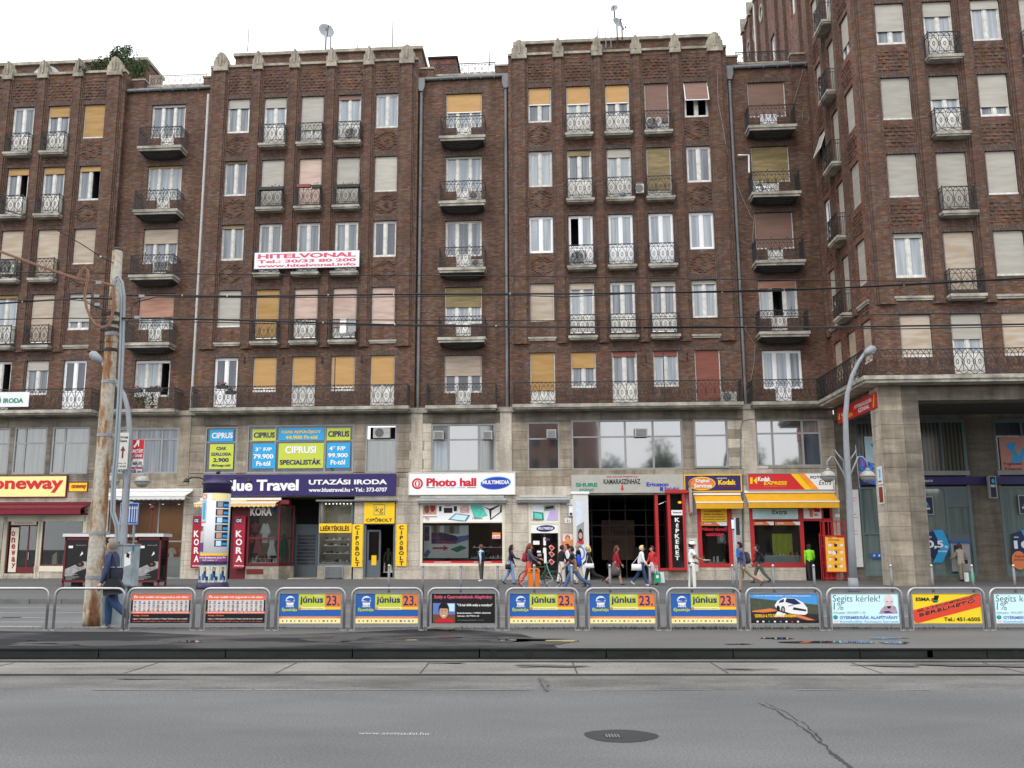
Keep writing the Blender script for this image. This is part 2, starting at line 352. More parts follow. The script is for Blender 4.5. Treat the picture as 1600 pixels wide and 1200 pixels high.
while x<40:     # broken row of pale edge stones
    w=rnd.uniform(.5,1.3)
    if rnd.random()<.8:
        a=rnd.uniform(0,.04); b.prism([(x,0),(x+w-.02,0),(x+w-.02,1),(x,1)],0,0,CONC) if False else b.face([(x,11.78,.006),(x+w-.03,11.78+rnd.uniform(-.01,.01),.006),(x+w-.03,11.82+rnd.uniform(-.02,.02),.006),(x,11.82+rnd.uniform(-.02,.02),.006)],CONC)
    x+=w
struct('track_edge_stones',b)
RAILM=M('tram rail steel',(.10,.09,.085),.35,.2,3,metal=.7)
for y in (13.22,14.68):
    b=MB(); b.box(-60,60,y-.035,y+.035,-.02,.006,RAILM); b.box(-60,60,y+.04,y+.08,-.02,-.002,DARK); struct('tram_rail',b)
PATCH0=M('track joint filler',(.05,.048,.045),.9,.3)
b=MB()
for i in range(26):   # joints between track slabs
    x=-26+i*2.1+rnd.uniform(-.1,.1); b.face([(x,13.36,-.0015),(x+.022,13.36,-.0015),(x+.08,14.6,-.0015),(x+.06,14.6,-.0015)],PATCH0)
struct('track_slab_joints',b)
DB=asphalt('dark tar stain',(.065,.064,.062),(.10,.098,.094),3)
sheet('road',-120,120,PB,KY,0,ASP)
# raised platform with its dark steel edge
b=MB(); b.face([(-60,PY+.12,.13),(60,PY+.12,.13),(60,PB,.13),(-60,PB,.13)],ASPR); b.face([(-60,PB,-.02),(60,PB,-.02),(60,PB,.13),(-60,PB,.13)],CONC)
struct('platform',b)
b=MB(); xr,_=gnd(872,1012,.13); P=[(-60,PY+.14,.134),(xr,PY+.14,.134),(xr-.05,PY+.9,.134)]; rr_=random.Random(1)
for i in range(60): P.append((xr-.5-(xr+60.5)*i/59,PB-1.2+.55*math.sin(i*.9)+rr_.uniform(-.3,.3),.134))
b.face(P[::-1],ASPP); struct('damp_asphalt_patch',b)
KERBS=M('dark platform edge steel',(.028,.033,.032),.95,.35,1.5,ior=1.15,stretch=(.6,1,4))
KST=M('black platform edge top',(.02,.02,.02),.95,.2,ior=1.1)
KPAT=M('grey concrete kerb patch',(.10,.11,.105),.7,.3,4)
x=-24
while x<24:
    w=1.98; b=MB(); b.box(x,x+w,PY,PY+.15,-.02,.125,KERBS); b.box(x,x+w,PY-.015,PY+.16,.122,.137,KST); b.box(x,x+w,PY-.03,PY+.002,-.02,.012,KST)
    if rnd.random()<.35:
        for _ in range(rnd.randint(1,3)):
            q=x+rnd.uniform(.1,1.7); b.box(q,q+rnd.uniform(.05,.14),PY-.004,PY,.0,.12,BLK)
    o=b.build('kerb_segment'); o['kind']='structure'; x+=w+.02
b=MB()
x=-30
while x<30:
    w=rnd.uniform(.8,1.6); b.box(x,x+w-.02,PB-.18,PB-.01,.1,.142+rnd.uniform(0,.008),CONC); x+=w
struct('platform_back_kerb',b)
# lane dashes on the far carriageway
b=MB()
for (px,py,ln) in ((25,949,2.6),(100,957,3.2),(40,965,1.2),(-60,965,3),(70,972,3.4),(8,979,1.6),(-80,957,3)):
    X,Y=gnd(px,py); b.face([(X-ln/2,Y-.06,.004),(X+ln/2,Y-.06,.004),(X+ln/2,Y+.06,.004),(X-ln/2,Y+.06,.004)],M('worn road paint',(.32,.32,.31),.7,.3,4))
for X in range(0,60,8):
    b.face([(X,24.2,.004),(X+3,24.2,.004),(X+3,24.32,.004),(X,24.32,.004)],MT['worn road paint'])
struct('lane_markings',b)
KGR=M('worn grey kerb',(.13,.13,.125),.8,.25,3)
# pavement in front of the houses and its kerb
b=MB(); b.face([(-90,KY+.16,.15),(90,KY+.16,.15),(90,75,.15),(-90,75,.15)],PAV); struct('pavement',b)
x=-26
while x<30:
    b=MB(); b.box(x,x+.98,KY,KY+.165,-.02,.152+rnd.uniform(0,.004),KGR); o=b.build('kerbstone'); o['kind']='structure'; x+=1.0
# repair patch with drain cover, crack, chalk writing
def blob(cx,cy,rx,ry,z,m,n=40,j=.06,seed=1,name='puddle'):
    rr=random.Random(seed); ph=[rr.uniform(0,6.28) for _ in range(4)]
    P=[]
    for i in range(n):
        t=2*math.pi*i/n; k=1+sum(j*math.sin((q+2)*t+ph[q])*(1 if q<2 else .6) for q in range(4))
        P.append((cx+rx*k*math.cos(t),cy+ry*k*math.sin(t),z))
    b=MB(); b.face(P,m); o=b.build(name); o['kind']='structure'; return o
PATCH=asphalt('tar repair patch',(.022,.022,.022),(.035,.034,.033),3,.9)
X,Y=gnd(970,1150); blob(X,Y,.325,.3,.004,PATCH,60,.03,4,'road_patch')
b=MB(); x0,y0=gnd(957,1151); b.box(x0-.07,x0+.07,y0-.09,y0+.09,-.02,.007,IRON)
for i in range(5): b.box(x0-.06+i*.027,x0-.048+i*.027,y0-.07,y0+.07,.0,.011,ZINC)
tag(b.build('drain_cover'),'small iron drain cover set in the dark tar patch on the road','drain cover')
b=MB(); CR=asphalt('open crack',(.022,.022,.022),(.04,.04,.04))
for pts,w in ((((1184,1098),(1215,1112),(1245,1132),(1262,1142),(1278,1158),(1292,1168),(1304,1180),(1318,1190),(1332,1202),(1345,1220)),.012),(((1196,1098),(1232,1116),(1262,1135),(1284,1156),(1280,1163)),.007)):
    rr=random.Random(5); Q=[]
    for a,c in zip(pts,pts[1:]):
        for i in range(6):
            t=i/6; Q.append(gnd(a[0]+(c[0]-a[0])*t+rr.uniform(-2,2),a[1]+(c[1]-a[1])*t+rr.uniform(-.8,.8)))
    for i,(p,q) in enumerate(zip(Q,Q[1:])):
        ww=w*rr.uniform(.4,1.3)*(.8 if i<len(Q)*.6 else 1.7); b.face([(p[0]-ww,p[1],.004),(p[0]+ww,p[1],.004),(q[0]+ww,q[1],.004),(q[0]-ww,q[1],.004)],CR)
struct('road_crack',b)
b=MB(); X0,Y0=gnd(560,1147); X1,_=gnd(670,1147); T=MB(); T.text('www.asernadal.hu',X0,X1,0,.12,WHITE,0,.01)
b.v=[(v[0],Y0-.03+v[2]-(v[0]-X0)*.04,.004) for v in T.v]; b.f=[tuple(f) for f in T.f]; b.m=T.m; b.mats=[M('chalk white',(.36,.36,.36),.9,.7,25)]
struct('road_chalk_writing',b)
PUD=MT.get('pud') or M('standing water',(.02,.02,.02),.015,0,ior=1.33)
WET=asphalt('wet asphalt',(.03,.031,.033),(.05,.05,.05),2,.55)
k=0
for (px,py,rx,rz) in ((290,1000,.3,.15),(580,1003,.4,.15),(700,996,.5,.15),(805,1001,.45,.2),(660,1007,.5,.15),(520,1000,.45,.2),(835,1002,.4,.5),(180,1005,.9,.3),(420,995,.6,.2),(60,1008,.4,.12)):
    k+=1; X,Y=gnd(px,py,.13); blob(X,Y,rx*1.3,rz*1.6,.137,WET,50,.2,k,'wet_patch')
for (px,py,rx,rz) in ((50,1001,.09,.05),(290,1003,.28,.14),(705,997,.2,.05),(795,1001,.14,.06),(510,995,.12,.05),(645,1001,.12,.06),(880,1002,.3,.1),(1155,1007,.2,.06),(1215,998,.3,.1),(1275,1004,.65,.12),(1345,1004,.2,.16),(1385,998,.35,.07),(1398,1005,.25,.13)):
    k+=1; X,Y=gnd(px,py,.13); blob(X,Y,rx,rz*1.3,.141,PUD,40,.14,k)
for (px,py,rx,rz) in ((1390,1040,.5,.12),(1560,1040,.9,.2),(850,1068,.05,.45),(700,1036,.3,.05),(230,1060,.4,.05),(860,1041,.5,.12),(1170,1046,.4,.05)):
    k+=1; X,Y=gnd(px,py); blob(X,Y,rx,rz,.0085,DB,60,.22,k,'tar_stain')
b=MB(); rr=random.Random(12)
for i in range(26):
    x=rr.uniform(-8,8); y=rr.uniform(11.9,13.1) if i%2 else rr.uniform(13.4,14.6); a=rr.uniform(-.3,.3)
    for q in range(6): x2=x+rr.uniform(.05,.14); y2=y+a*(x2-x)+rr.uniform(-.02,.02); b.face([(x,y,.0),(x2,y2,.0),(x2,y2+.01,.0),(x,y+.01,.0)],PATCH0); x,y=x2,y2
struct('concrete_cracks',b)
# grass tufts along the back edge of the platform
b=MB(); GR=M('grass green',(.07,.11,.03),.8,.3); rr=random.Random(2)
for i in range(900):
    t=rr.random(); x=(4.5+rr.gauss(0,2.2)) if t<.75 else rr.uniform(-9,10); y=PB-.3+rr.gauss(0,.12); h=rr.uniform(.02,.07); a=rr.uniform(-.02,.02)
    b.face([(x,y,.13),(x+.012,y,.13),(x+.006+a,y+a,.13+h)],GR)
tag(b.build('grass_tufts'),'short green grass growing along the platform edge under the barriers','grass',kind='stuff')

# ---------------- facades ----------------
TOP={1:11.84,2:15.6,3:19.36,4:23.1,5:26.84,6:30.6}
GZ=.15
class Face:
    def __init__(s,root,uc,ux,vy,rz): s.root,s.uc,s.ux,s.vy,s.rz=root,uc,ux,vy,rz
    def put(s,name,me,a=0,d=0,z=0,parent=None,rz=0):
        if isinstance(me,MB): me=me.mesh(name)
        if parent: return ob(name,me,parent,(a,d,z),rz)
        if s.rz==0: loc=(s.ux+a-s.uc,s.vy+d,z-GZ)
        else: loc=(s.ux+d-s.uc,s.vy-a,z-GZ)
        return ob(name,me,s.root,loc,s.rz+rz)
def wallgrid(b,a0,a1,z0,z1,d,holes,dep,m):
    A=sorted({a0,a1}|{min(max(h[i],a0),a1) for h in holes for i in (0,1)}); Z=sorted({z0,z1}|{min(max(h[i],z0),z1) for h in holes for i in (2,3)})
    def hole(i,j):
        if i<0 or j<0 or i>=len(A)-1 or j>=len(Z)-1: return False
        x=(A[i]+A[i+1])/2; z=(Z[j]+Z[j+1])/2
        return any(h[0]<x<h[1] and h[2]<z<h[3] for h in holes)
    # merge solid cells row by row
    for j in range(len(Z)-1):
        i=0
        while i<len(A)-1:
            if hole(i,j): i+=1; continue
            k=i
            while k<len(A)-1 and not hole(k,j): k+=1
            b.face([(A[i],d,Z[j]),(A[k],d,Z[j]),(A[k],d,Z[j+1]),(A[i],d,Z[j+1])],m); i=k
    for i in range(len(A)-1):
        for j in range(len(Z)-1):
            if not hole(i,j): continue
            x0,x1,y0,y1=A[i],A[i+1],Z[j],Z[j+1]; e=d+dep
            if not hole(i-1,j): b.face([(x0,d,y0),(x0,e,y0),(x0,e,y1),(x0,d,y1)],m)
            if not hole(i+1,j): b.face([(x1,e,y0),(x1,d,y0),(x1,d,y1),(x1,e,y1)],m)
            if not hole(i,j-1): b.face([(x0,d,y0),(x1,d,y0),(x1,e,y0),(x0,e,y0)],m)
            if not hole(i,j+1): b.face([(x0,e,y1),(x1,e,y1),(x1,d,y1),(x0,d,y1)],m)
MC={}
def cached(key,fn):
    if key not in MC: MC[key]=fn()
    return MC[key]
H={'W':2.02,'D':2.66,'T':2.66,'w':1.86}
def frame_mesh(kind,w,h,fm):
    def f():
        b=MB(); P=[]
        if kind in 'WDw':
            b.box(-w/2,-w/2+.07,0,.1,-h,0,fm); b.box(w/2-.07,w/2,0,.1,-h,0,fm); b.box(-w/2+.07,w/2-.07,0,.1,-.07,0,fm)
            hb=.92 if kind=='D' else .06
            if kind!='D': b.box(-w/2-.02,w/2+.02,-.05,.1,-h-.03,-h+.06,fm)
            else:
                for s in (-1,1):
                    c=s*(w/4-.01); q=w/4-.05; b.box(c-q,c+q,.035,.08,-h,-h+.9,fm); b.box(c-q+.07,c+q-.07,.025,.035,-h+.12,-h+.8,fm)
            b.box(-.065,.065,-.01,.1,-h+.0,-.07,fm)
            for s in (-1,1):
                x0,x1=(-w/2+.07,-.065) if s<0 else (.065,w/2-.07)
                b.box(x0,x0+.05,.02,.09,-h+hb,-.07,fm); b.box(x1-.05,x1,.02,.09,-h+hb,-.07,fm)
                b.box(x0+.05,x1-.05,.02,.09,-.13,-.07,fm); b.box(x0+.05,x1-.05,.02,.09,-h+hb,-h+hb+.06,fm)
                P.append((x0+.05,x1-.05,-h+hb+.06,-.13))
        else:
            hw=2.0; e=.42
            b.box(-w/2,-w/2+.07,0,.1,-hw,0,fm); b.box(w/2-.07,w/2,0,.1,-hw,0,fm); b.box(-w/2+.07,w/2-.07,0,.1,-.08,0,fm)
            b.box(-w/2-.02,-e,-.05,.1,-hw-.03,-hw+.06,fm); b.box(e,w/2+.02,-.05,.1,-hw-.03,-hw+.06,fm)
            b.box(-e,-e+.13,-.01,.1,-h,-.08,fm); b.box(e-.13,e,-.01,.1,-h,-.08,fm)
            b.box(-e+.13,e-.13,.03,.08,-h,-hw+.06,fm); b.box(-e+.2,e-.2,.02,.03,-h+.1,-hw,fm)
            P=[(-w/2+.11,-e-.04,-hw+.1,-.13),(-e+.17,e-.17,-hw+.12,-.13),(e+.04,w/2-.11,-hw+.1,-.13)]
            for x0,x1,z0,z1 in P:
                b.box(x0-.04,x0,.02,.09,z0-.04,z1+.05,fm); b.box(x1,x1+.04,.02,.09,z0-.04,z1+.05,fm); b.box(x0,x1,.02,.09,z0-.04,z0,fm); b.box(x0,x1,.02,.09,z1,z1+.05,fm)
        return (b.mesh('window'),P)
    return cached(('F',kind,round(w,2),round(h,2),fm.name),f)
WR=random.Random(11)
def window(fc,a,ztop,kind,spec,d0=.12,w=None):
    """spec: (shutter colour or None, lowered fraction, flags)  flags: l/r/m leaf open, p new frame, d dark panes, g white net"""
    sh,fr,fl=(spec+('',))[:3] if spec else (None,0,'')
    w=w or (2.0 if kind=='T' else 1.29); h=H[kind]
    fm=PVC if 'p' in fl else WHT
    me,P=frame_mesh(kind,w,h,fm)
    o=fc.put('window',me,a,d0,ztop)
    pm=G_DARK if 'd' in fl else G_LIGHT if ('g' in fl or 'p' in fl) else WR.choice([G_MID,G_MID,G_LIGHT])
    for i,(x0,x1,z0,z1) in enumerate(P):
        op=(i==0 and 'l' in fl) or (i==len(P)-1 and 'r' in fl) or (i==1 and 'm' in fl and len(P)==3)
        if op:
            def room(x0=x0,x1=x1,z0=z0,z1=z1):
                b=MB(); y1=1.1
                b.face([(x0,y1,z0),(x1,y1,z0),(x1,y1,z1),(x0,y1,z1)],DARK); b.face([(x0,.09,z0),(x0,y1,z0),(x0,y1,z1),(x0,.09,z1)],DARK); b.face([(x1,y1,z0),(x1,.09,z0),(x1,.09,z1),(x1,y1,z1)],DARK)
                b.face([(x0,.09,z1),(x1,.09,z1),(x1,y1,z1),(x0,y1,z1)],DARK); b.face([(x0,.09,z0),(x1,.09,z0),(x1,y1,z0),(x0,y1,z0)],DARK); return b.mesh('room')
            ob('room',cached(('R',round(x0,2),round(x1,2),round(z0,2),round(z1,2)),room),o)
        else:
            me=cached(('P',pm.name,round(x0,3),round(x1,3),round(z0,2),round(z1,2)),lambda:MB().box(0,x1-x0,0,.012,0,z1-z0,pm).mesh('pane'))
            ob('pane',me,o,(x0,.05,z0))
    hh=2.0 if kind=='T' else h
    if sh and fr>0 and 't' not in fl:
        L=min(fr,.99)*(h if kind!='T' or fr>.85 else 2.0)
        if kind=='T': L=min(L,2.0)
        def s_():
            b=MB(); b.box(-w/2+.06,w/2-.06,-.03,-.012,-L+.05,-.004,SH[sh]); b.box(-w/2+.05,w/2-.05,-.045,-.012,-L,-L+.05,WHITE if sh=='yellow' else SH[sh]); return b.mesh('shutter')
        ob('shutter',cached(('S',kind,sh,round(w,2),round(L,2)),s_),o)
    if 't' in fl:   # blind pushed out at the bottom like an awning
        b=MB(); b.box(-w/2+.03,w/2-.03,-.01,.01,-1.25,-.03,SH[sh]); b.box(-w/2,-w/2+.04,-.015,.015,-1.3,0,WHITE); b.box(w/2-.04,w/2,-.015,.015,-1.3,0,WHITE); b.box(-w/2,w/2,-.015,.015,-1.32,-1.27,WHITE)
        s=ob('shutter',b.mesh('shutter'),o,(0,-.03,-.02)); s.rotation_euler=(R(-20),0,0)
    return o
def lattice(b,x0,x1,z0,h,y=0,T=None,r=.0105,post=True,mod=.47,IRON=IRON):
    pts=[]
    def rb(P,rr=r):
        for p,q in zip(P,P[1:]):
            dx,dz=q[0]-p[0],q[1]-p[1]; L=math.hypot(dx,dz) or 1; nx,nz=-dz/L*rr,dx/L*rr
            Q=[(p[0]-nx,p[1]-nz),(q[0]-nx,q[1]-nz),(q[0]+nx,q[1]+nz),(p[0]+nx,p[1]+nz)]
            A=[(s[0],y-rr,s[1]) for s in Q]; C=[(s[0],y+rr,s[1]) for s in Q]
            if T: A=[tuple(T@Vector(s)) for s in A]; C=[tuple(T@Vector(s)) for s in C]
            b.face(A,IRON); b.face([A[1],A[0],C[0],C[1]],IRON); b.face([A[3],A[2],C[2],C[3]],IRON); b.face(C[::-1],IRON)
    for zz,rr in ((h,.019),(h*.83,.009),(h*.16,.010),(.02,.012)): rb([(x0,z0+zz),(x1,z0+zz)],rr)
    n=max(1,round((x1-x0)/mod)); m=(x1-x0)/n
    for i in range(n+1):
        x=x0+i*m
        if i in (0,n) and post: rb([(x,z0),(x,z0+h+.06)],.018)
        c=h*.5
        if 0<i<n or not post: rb([(x+.055*math.cos(t*math.pi/4),z0+c+.075*math.sin(t*math.pi/4)) for t in range(9)]); rb([(x,z0+h*.16),(x,z0+c-.075)]); rb([(x,z0+c+.075),(x,z0+h*.83)])
    for i in range(n):
        xm=x0+(i+.5)*m; hw=m*.5-.055
        for s in (-1,1):
            rb([(xm+s*(.03+hw*math.sin(math.pi*t/8)**1.3),z0+h*(.16+.67*t/8)) for t in range(9)])
            rb([(xm+s*m*.5*t/5,z0+h*.83+h*.15*abs(math.sin(math.pi*t/5))) for t in range(6)])
            rb([(xm+s*m*.5*(1-t/3),z0+.02+h*.13*t/3) for t in range(4)])
        rb([(xm+.05*math.cos(t*math.pi/3),z0+h*.5+.11*math.sin(t*math.pi/3)) for t in range(7)])
def bars(b,y0,y1,x,z0,h,n=9):
    for i in range(n):
        y=y0+(y1-y0)*(i+.5)/n; b.box(x-.009,x+.009,y-.009,y+.009,z0,z0+h,IRON)
    for zz in (.02,h*.83,h): b.box(x-.012,x+.012,y0,y1,z0+zz-.012,z0+zz+.012,IRON)
def balcony(fc,a,z,w,dep,kind='small'):
    def sl():
        b=MB()
        if kind=='small':
            b.box(-w/2,w/2,-dep,0,-.13,0,SLAB); b.box(-w/2+.05,w/2-.05,-dep+.05,0,-.21,-.13,SLAB)
        elif kind=='deep':
            b.box(-w/2,w/2,-dep,0,-.15,0,SLAB); b.box(-w/2+.06,w/2-.06,-dep+.06,0,-.27,-.15,SLAB)
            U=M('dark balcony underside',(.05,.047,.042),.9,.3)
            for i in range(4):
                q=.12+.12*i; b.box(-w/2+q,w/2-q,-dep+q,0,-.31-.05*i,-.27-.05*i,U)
        else:
            b.box(-w/2,w/2,-dep,0,-.17,0,SLAB); b.box(-w/2+.06,w/2-.06,-dep+.09,0,-.25,-.17,SLAB)
        return b.mesh('balcony')
    def rl():
        b=MB(); i=.06; x=w/2-i; h=1.12
        lattice(b,-x,x,0,h,-dep+i,mod=.47 if kind=='small' else .38)
        n=max(5,int(dep/.09))
        bars(b,-dep+i,0,-x,0,h,n); bars(b,-dep+i,0,x,0,h,n)
        if kind=='deep':
            for q in (-.5,.5): b.box(q*.8-.014,q*.8+.014,-dep+i-.014,-dep+i+.014,h,h+.1,IRON); b.ball((q*.8,-dep+i,h+.12),.025,IRON,sd=6)
        return b.mesh('railing')
    o=fc.put('balcony',cached(('BS',kind,round(w,2),round(dep,2)),sl),a,0,z)
    ob('railing',cached(('BR',kind,round(w,2),round(dep,2)),rl),o)
    return o
RB=random.Random(5)
def raised(b,a0,a1,z0,z1,d,pat='row'):
    z=z0; j=0; ca=(a0+a1)/2; cz=(z0+z1)/2
    while z<z1-.06:
        a=a0+(.14 if j%2 else 0)
        while a<a1-.2:
            k=True
            if pat=='med':
                q=math.hypot((a+.1-ca)/(.5*(a1-a0)),(z-cz)/(.5*(z1-z0))); k=(.55<q<.95) or q<.25
            if k: b.box(a,a+.19,d-RB.uniform(.02,.05),d+.001,z,z+.06,BR)
            a+=.28
        z+=.09 if pat=='med' else .18; j+=1
def rib(fc,a,z0,z1,d0,wide=False,cap=True,capz=28.5):
    w=.36 if not wide else .62
    def f():
        b=MB(); b.box(-w/2,w/2,-.16,0,z0,z1,BR); b.box(-w/2-.09,-w/2,-.09,0,z0,z1,BR); b.box(w/2,w/2+.09,-.09,0,z0,z1,BR)
        b.box(-w/2-.17,-w/2-.09,-.035,0,z0,z1,BRD); b.box(w/2+.09,w/2+.17,-.035,0,z0,z1,BRD); return b.mesh('pilaster')
    o=fc.put('pilaster',cached(('RIB',w,z0,z1),f),a,d0,0)
    if cap:
        def g():
            b=MB(); q=w/2+.12; b.box(-q,q,-.26,.35,.0,.17,STONE); b.box(-q+.02,q-.02,-.235,.33,.17,.36,STONE)
            P=[(-q,.36),(q,.36),(q,.62),(q-.09,.68),(q-.09,.84),(q-.2,.9),(q-.2,1.03),(.05,1.14),(-.05,1.14),(-q+.2,1.03),(-q+.2,.9),(-q+.09,.84),(-q+.09,.68),(-q,.62)]
            b.prism(P,-.22,.3,STONE); b.box(-.05,.05,-.28,-.22,.3,1.12,STONE)
            for s in (-1,1): b.box(s*.17-.03,s*.17+.03,-.25,-.22,.3,.85,STONE)
            return b.mesh('finial')
        ob('finial',cached(('FIN',w),g),o,(0,0,capz))
    return o
def ledge(fc,a,z,w=1.5):
    fc.put('ledge',cached(('LG',w),lambda:MB().box(-w/2,w/2,-.12,.01,-.1,0,SLAB).box(-w/2+.04,w/2-.04,-.08,.01,-.19,-.1,SLAB).mesh('ledge')),a,0,z)
def lintel(fc,a,z,w):
    fc.put('lintel',cached(('LT',w),lambda:MB().box(-w/2,w/2,-.018,.001,0,.25,BRD).mesh('lintel')),a,0,z)
SIX={1:9.1,2:12.62,3:16.42,4:20.16,5:23.9,6:27.66}   # balcony slab tops
def tower(fc,c,T,rng=range(5),edge=5.98,zt=28.7):
    """T[row] = five window specs; columns 0..4 around the centre c; doors in columns 1,2,3 (row 1: 0,2,4)"""
    holes=[]; stuff=MB()
    for r in range(1,6):
        for i in rng:
            a=c+(i-2)*2.13; door=(i in (1,2,3)) if r>1 else (i in (0,2,4))
            kind='D' if door else ('W' if r>1 else 'w')
            h=H[kind]+(.05 if kind!='D' else .08); zt_=TOP[r]
            holes.append((a-.645,a+.645,zt_-h,zt_))
            window(fc,a,zt_-.01,kind,T[r][i])
            lintel(fc,a,zt_+.002,1.7)
            if r>1 and door: balcony(fc,a,SIX[r],1.52,.5)
            if r==2 and not door: ledge(fc,a,12.66)
            if r>1:
                if not door:
                    raised(stuff,a-.72,a+.72,zt_-h-1.35,zt_-h-.2,0,'med') if r>2 else None
            if r==5: raised(stuff,a-.75,a+.75,zt_+.32,28.4,0)
            if door and r>2: raised(stuff,a-.7,a+.7,zt_-h-.78,zt_-h-.42,0)
    b=MB(); wallgrid(b,c-edge,c+edge,8.9,28.55,0,holes,.24,BR)
    for s in (-1,1): b.box(c+s*edge-.001 if s>0 else c-edge,c+edge if s>0 else c-edge+.001,0,6,8.9,28.5,BR)
    b.box(c-edge+.01,c+edge-.01,.3,7,28.3,28.5,ZINC)
    fc.put('brick_wall',b)
    o=fc.put('raised_bricks',stuff); o['kind']='stuff'
    for i,a in enumerate([-5.36,-3.2,-1.065,1.065,3.2,5.36]):
        if (i in rng) or (i-1 in rng): rib(fc,c+a,12.3,28.5,0,i in (0,5))
    b=MB(); b.box(c-edge-.02,c+edge+.02,-.1,.3,28.76,28.9,STONE); b.box(c-edge,c+edge,-.012,.3,28.5,28.76,BR); fc.put('cornice',b)
    # set back penthouse with its pale coping
    b=MB(); b.box(c-5.7,c+5.7,3,5.4,28.4,31.15,BR); p=fc.put('penthouse',b)
    b=MB(); b.box(c-5.8,c+5.8,2.85,5.5,31.15,31.34,STONE); fc.put('coping',b,0,-fc.vy if 0 else 0,0)
    # first floor gallery
    z=8.98; b=MB(); b.box(c-5.82,c+5.82,-.9,0,z-.17,z,SLAB); b.box(c-5.75,c+5.75,-.80,0,z-.25,z-.17,SLAB); o=fc.put('balcony',b)
    b=MB(); lattice(b,c-5.75,c+5.75,z,1.12,-.84,mod=.44); bars(b,-.84,0,c-5.75,z,1.12,9); bars(b,-.84,0,c+5.75,z,1.12,9)
    for q in (-1.9,1.9): b.box(c+q-.02,c+q+.02,-.86,-.82,z,z+2.6,IRON) if q>0 else None
    ob('railing',b.mesh('railing'),o)
def recess(fc,a0,a1,c,T,v=.35):
    holes=[]
    for r in range(1,6):
        zt=TOP[r]; holes+= [(c-1,c+1,zt-2.04,zt),(c-.41,c+.41,zt-2.7,zt-2.04)]
        window(fc,c,zt-.01,'T',T[r],d0=v+.12); 
        o=fc.put('lintel',cached(('LT',2.3),lambda:MB().box(-1.15,1.15,-.018,.001,0,.25,BRD).mesh('lintel')),c,v,zt+.002)
        if r>1:
            ff=Face(fc.root,fc.uc,fc.ux,fc.vy+v,fc.rz); balcony(ff,c,SIX[r],2.55,.98,'deep')
    ff=Face(fc.root,fc.uc,fc.ux,fc.vy+v,fc.rz); balcony(ff,c,8.98,3.7,1.15,'long')
    b=MB(); wallgrid(b,a0,a1,8.9,27.75,v,holes,.24,BR); b.box(a0,a1,v+.05,8,27.6,27.75,ZINC)
    fc.put('brick_wall',b)
    b=MB(); b.box(a0,a1,1.2,1.4,27.75,28.38,BR); b.box(a0,a1,1.15,1.45,28.38,28.5,STONE)
    for s,aa in ((1,a0),(-1,a1)): b.box(min(aa,aa+s*.75),max(aa,aa+s*.75),.75,1.19,27.75,28.62,BR); b.box(min(aa,aa+s*.8),max(aa,aa+s*.8),.7,1.25,28.62,28.72,STONE)
    fc.put('parapet',b)
    b=MB(); lattice(b,a0+.8,a1-.8,28.5,.68,1.3,mod=.4,IRON=M('rusty cream ironwork',(.34,.30,.25),.7,.3) if a0<-16 else IRON); fc.put('terrace_railing',b)
    b=MB(); b.tube([(a0+.02,v-.12,27.72),(a1-.02,v-.12,27.78)],.1,ZINC,8); b.box(a0+.02,a1-.02,v-.1,v+.02,27.78,27.84,ZINC)
    x=a0+.5
    while x<a1: b.box(x,x+.03,v-.23,v,27.6,27.86,ZINC); x+=.75
    fc.put('gutter',b)
def pipe(fc,a,m,v=.22,hop=True):
    b=MB(); b.tube([(a,v,9.0),(a,v,27.3)],.085,m,10)
    for i in range(8): b.tube([(a,v,10+i*2.4),(a,v,10.08+i*2.4)],.1,m,10)
    if hop: b.prism([(a-.1,26.95),(a+.1,26.95),(a+.2,27.25),(a+.2,27.75),(a-.2,27.75),(a-.2,27.25)],v-.16,v+.12,m)
    fc.put('downpipe',b)
def stones(fc,a0,a1,z0,z1,holes,mfn,ch=.47,ln=1.35,d=-.02,seed=1):
    rr=random.Random(seed); z=z0; row=0; cnt=0
    while z<z1-.02:
        t=min(z+ch,z1); cuts=[z]+sorted({h[i] for h in holes for i in (2,3) if z+.07<h[i]<t-.07})+[t]
        for y0,y1 in zip(cuts,cuts[1:]):
            ym=(y0+y1)/2; iv=[(a0,a1)]
            for h in holes:
                if h[2]<ym<h[3]:
                    nv=[]
                    for p,q in iv:
                        if h[1]<=p or h[0]>=q: nv.append((p,q)); continue
                        if h[0]>p: nv.append((p,h[0]))
                        if h[1]<q: nv.append((h[1],q))
                    iv=nv
            for p,q in iv:
                L=q-p
                if L<.04: continue
                x=p; first=(ln*.5 if row%2 else ln)
                while x<q-1e-6:
                    e=min(q,x+first*rr.uniform(.93,1.07)); first=ln
                    if q-e<.3: e=q
                    y1_=min(y1,10); m=mfn((x+e)/2,ym)
                    # keep the piece out of any opening it would cover
                    me=MB().box(0,e-x-.012,-.03-rr.uniform(0,.006),.0,0,y1-y0-.012,m).mesh('stone_slab')
                    fc.put('stone_slab',me,x+.006,d,y0+.006); cnt+=1; x=e
        z=t; row+=1
    return cnt
def backing(fc,a0,a1,z0,z1,holes,dep=.35,d=-.02):
    b=MB(); wallgrid(b,a0,a1,z0,z1,d,holes,dep,JOINT); fc.put('wall',b)
def house(name,label,uc,extra=None):
    root=thing(name,label,'building',(uc,0,GZ),0,'brick apartment houses of the street front',f=True)
    return root,Face(root,uc,0,0,0)
n_=None
o_='ochre'; g_='grey'; t_='tan'
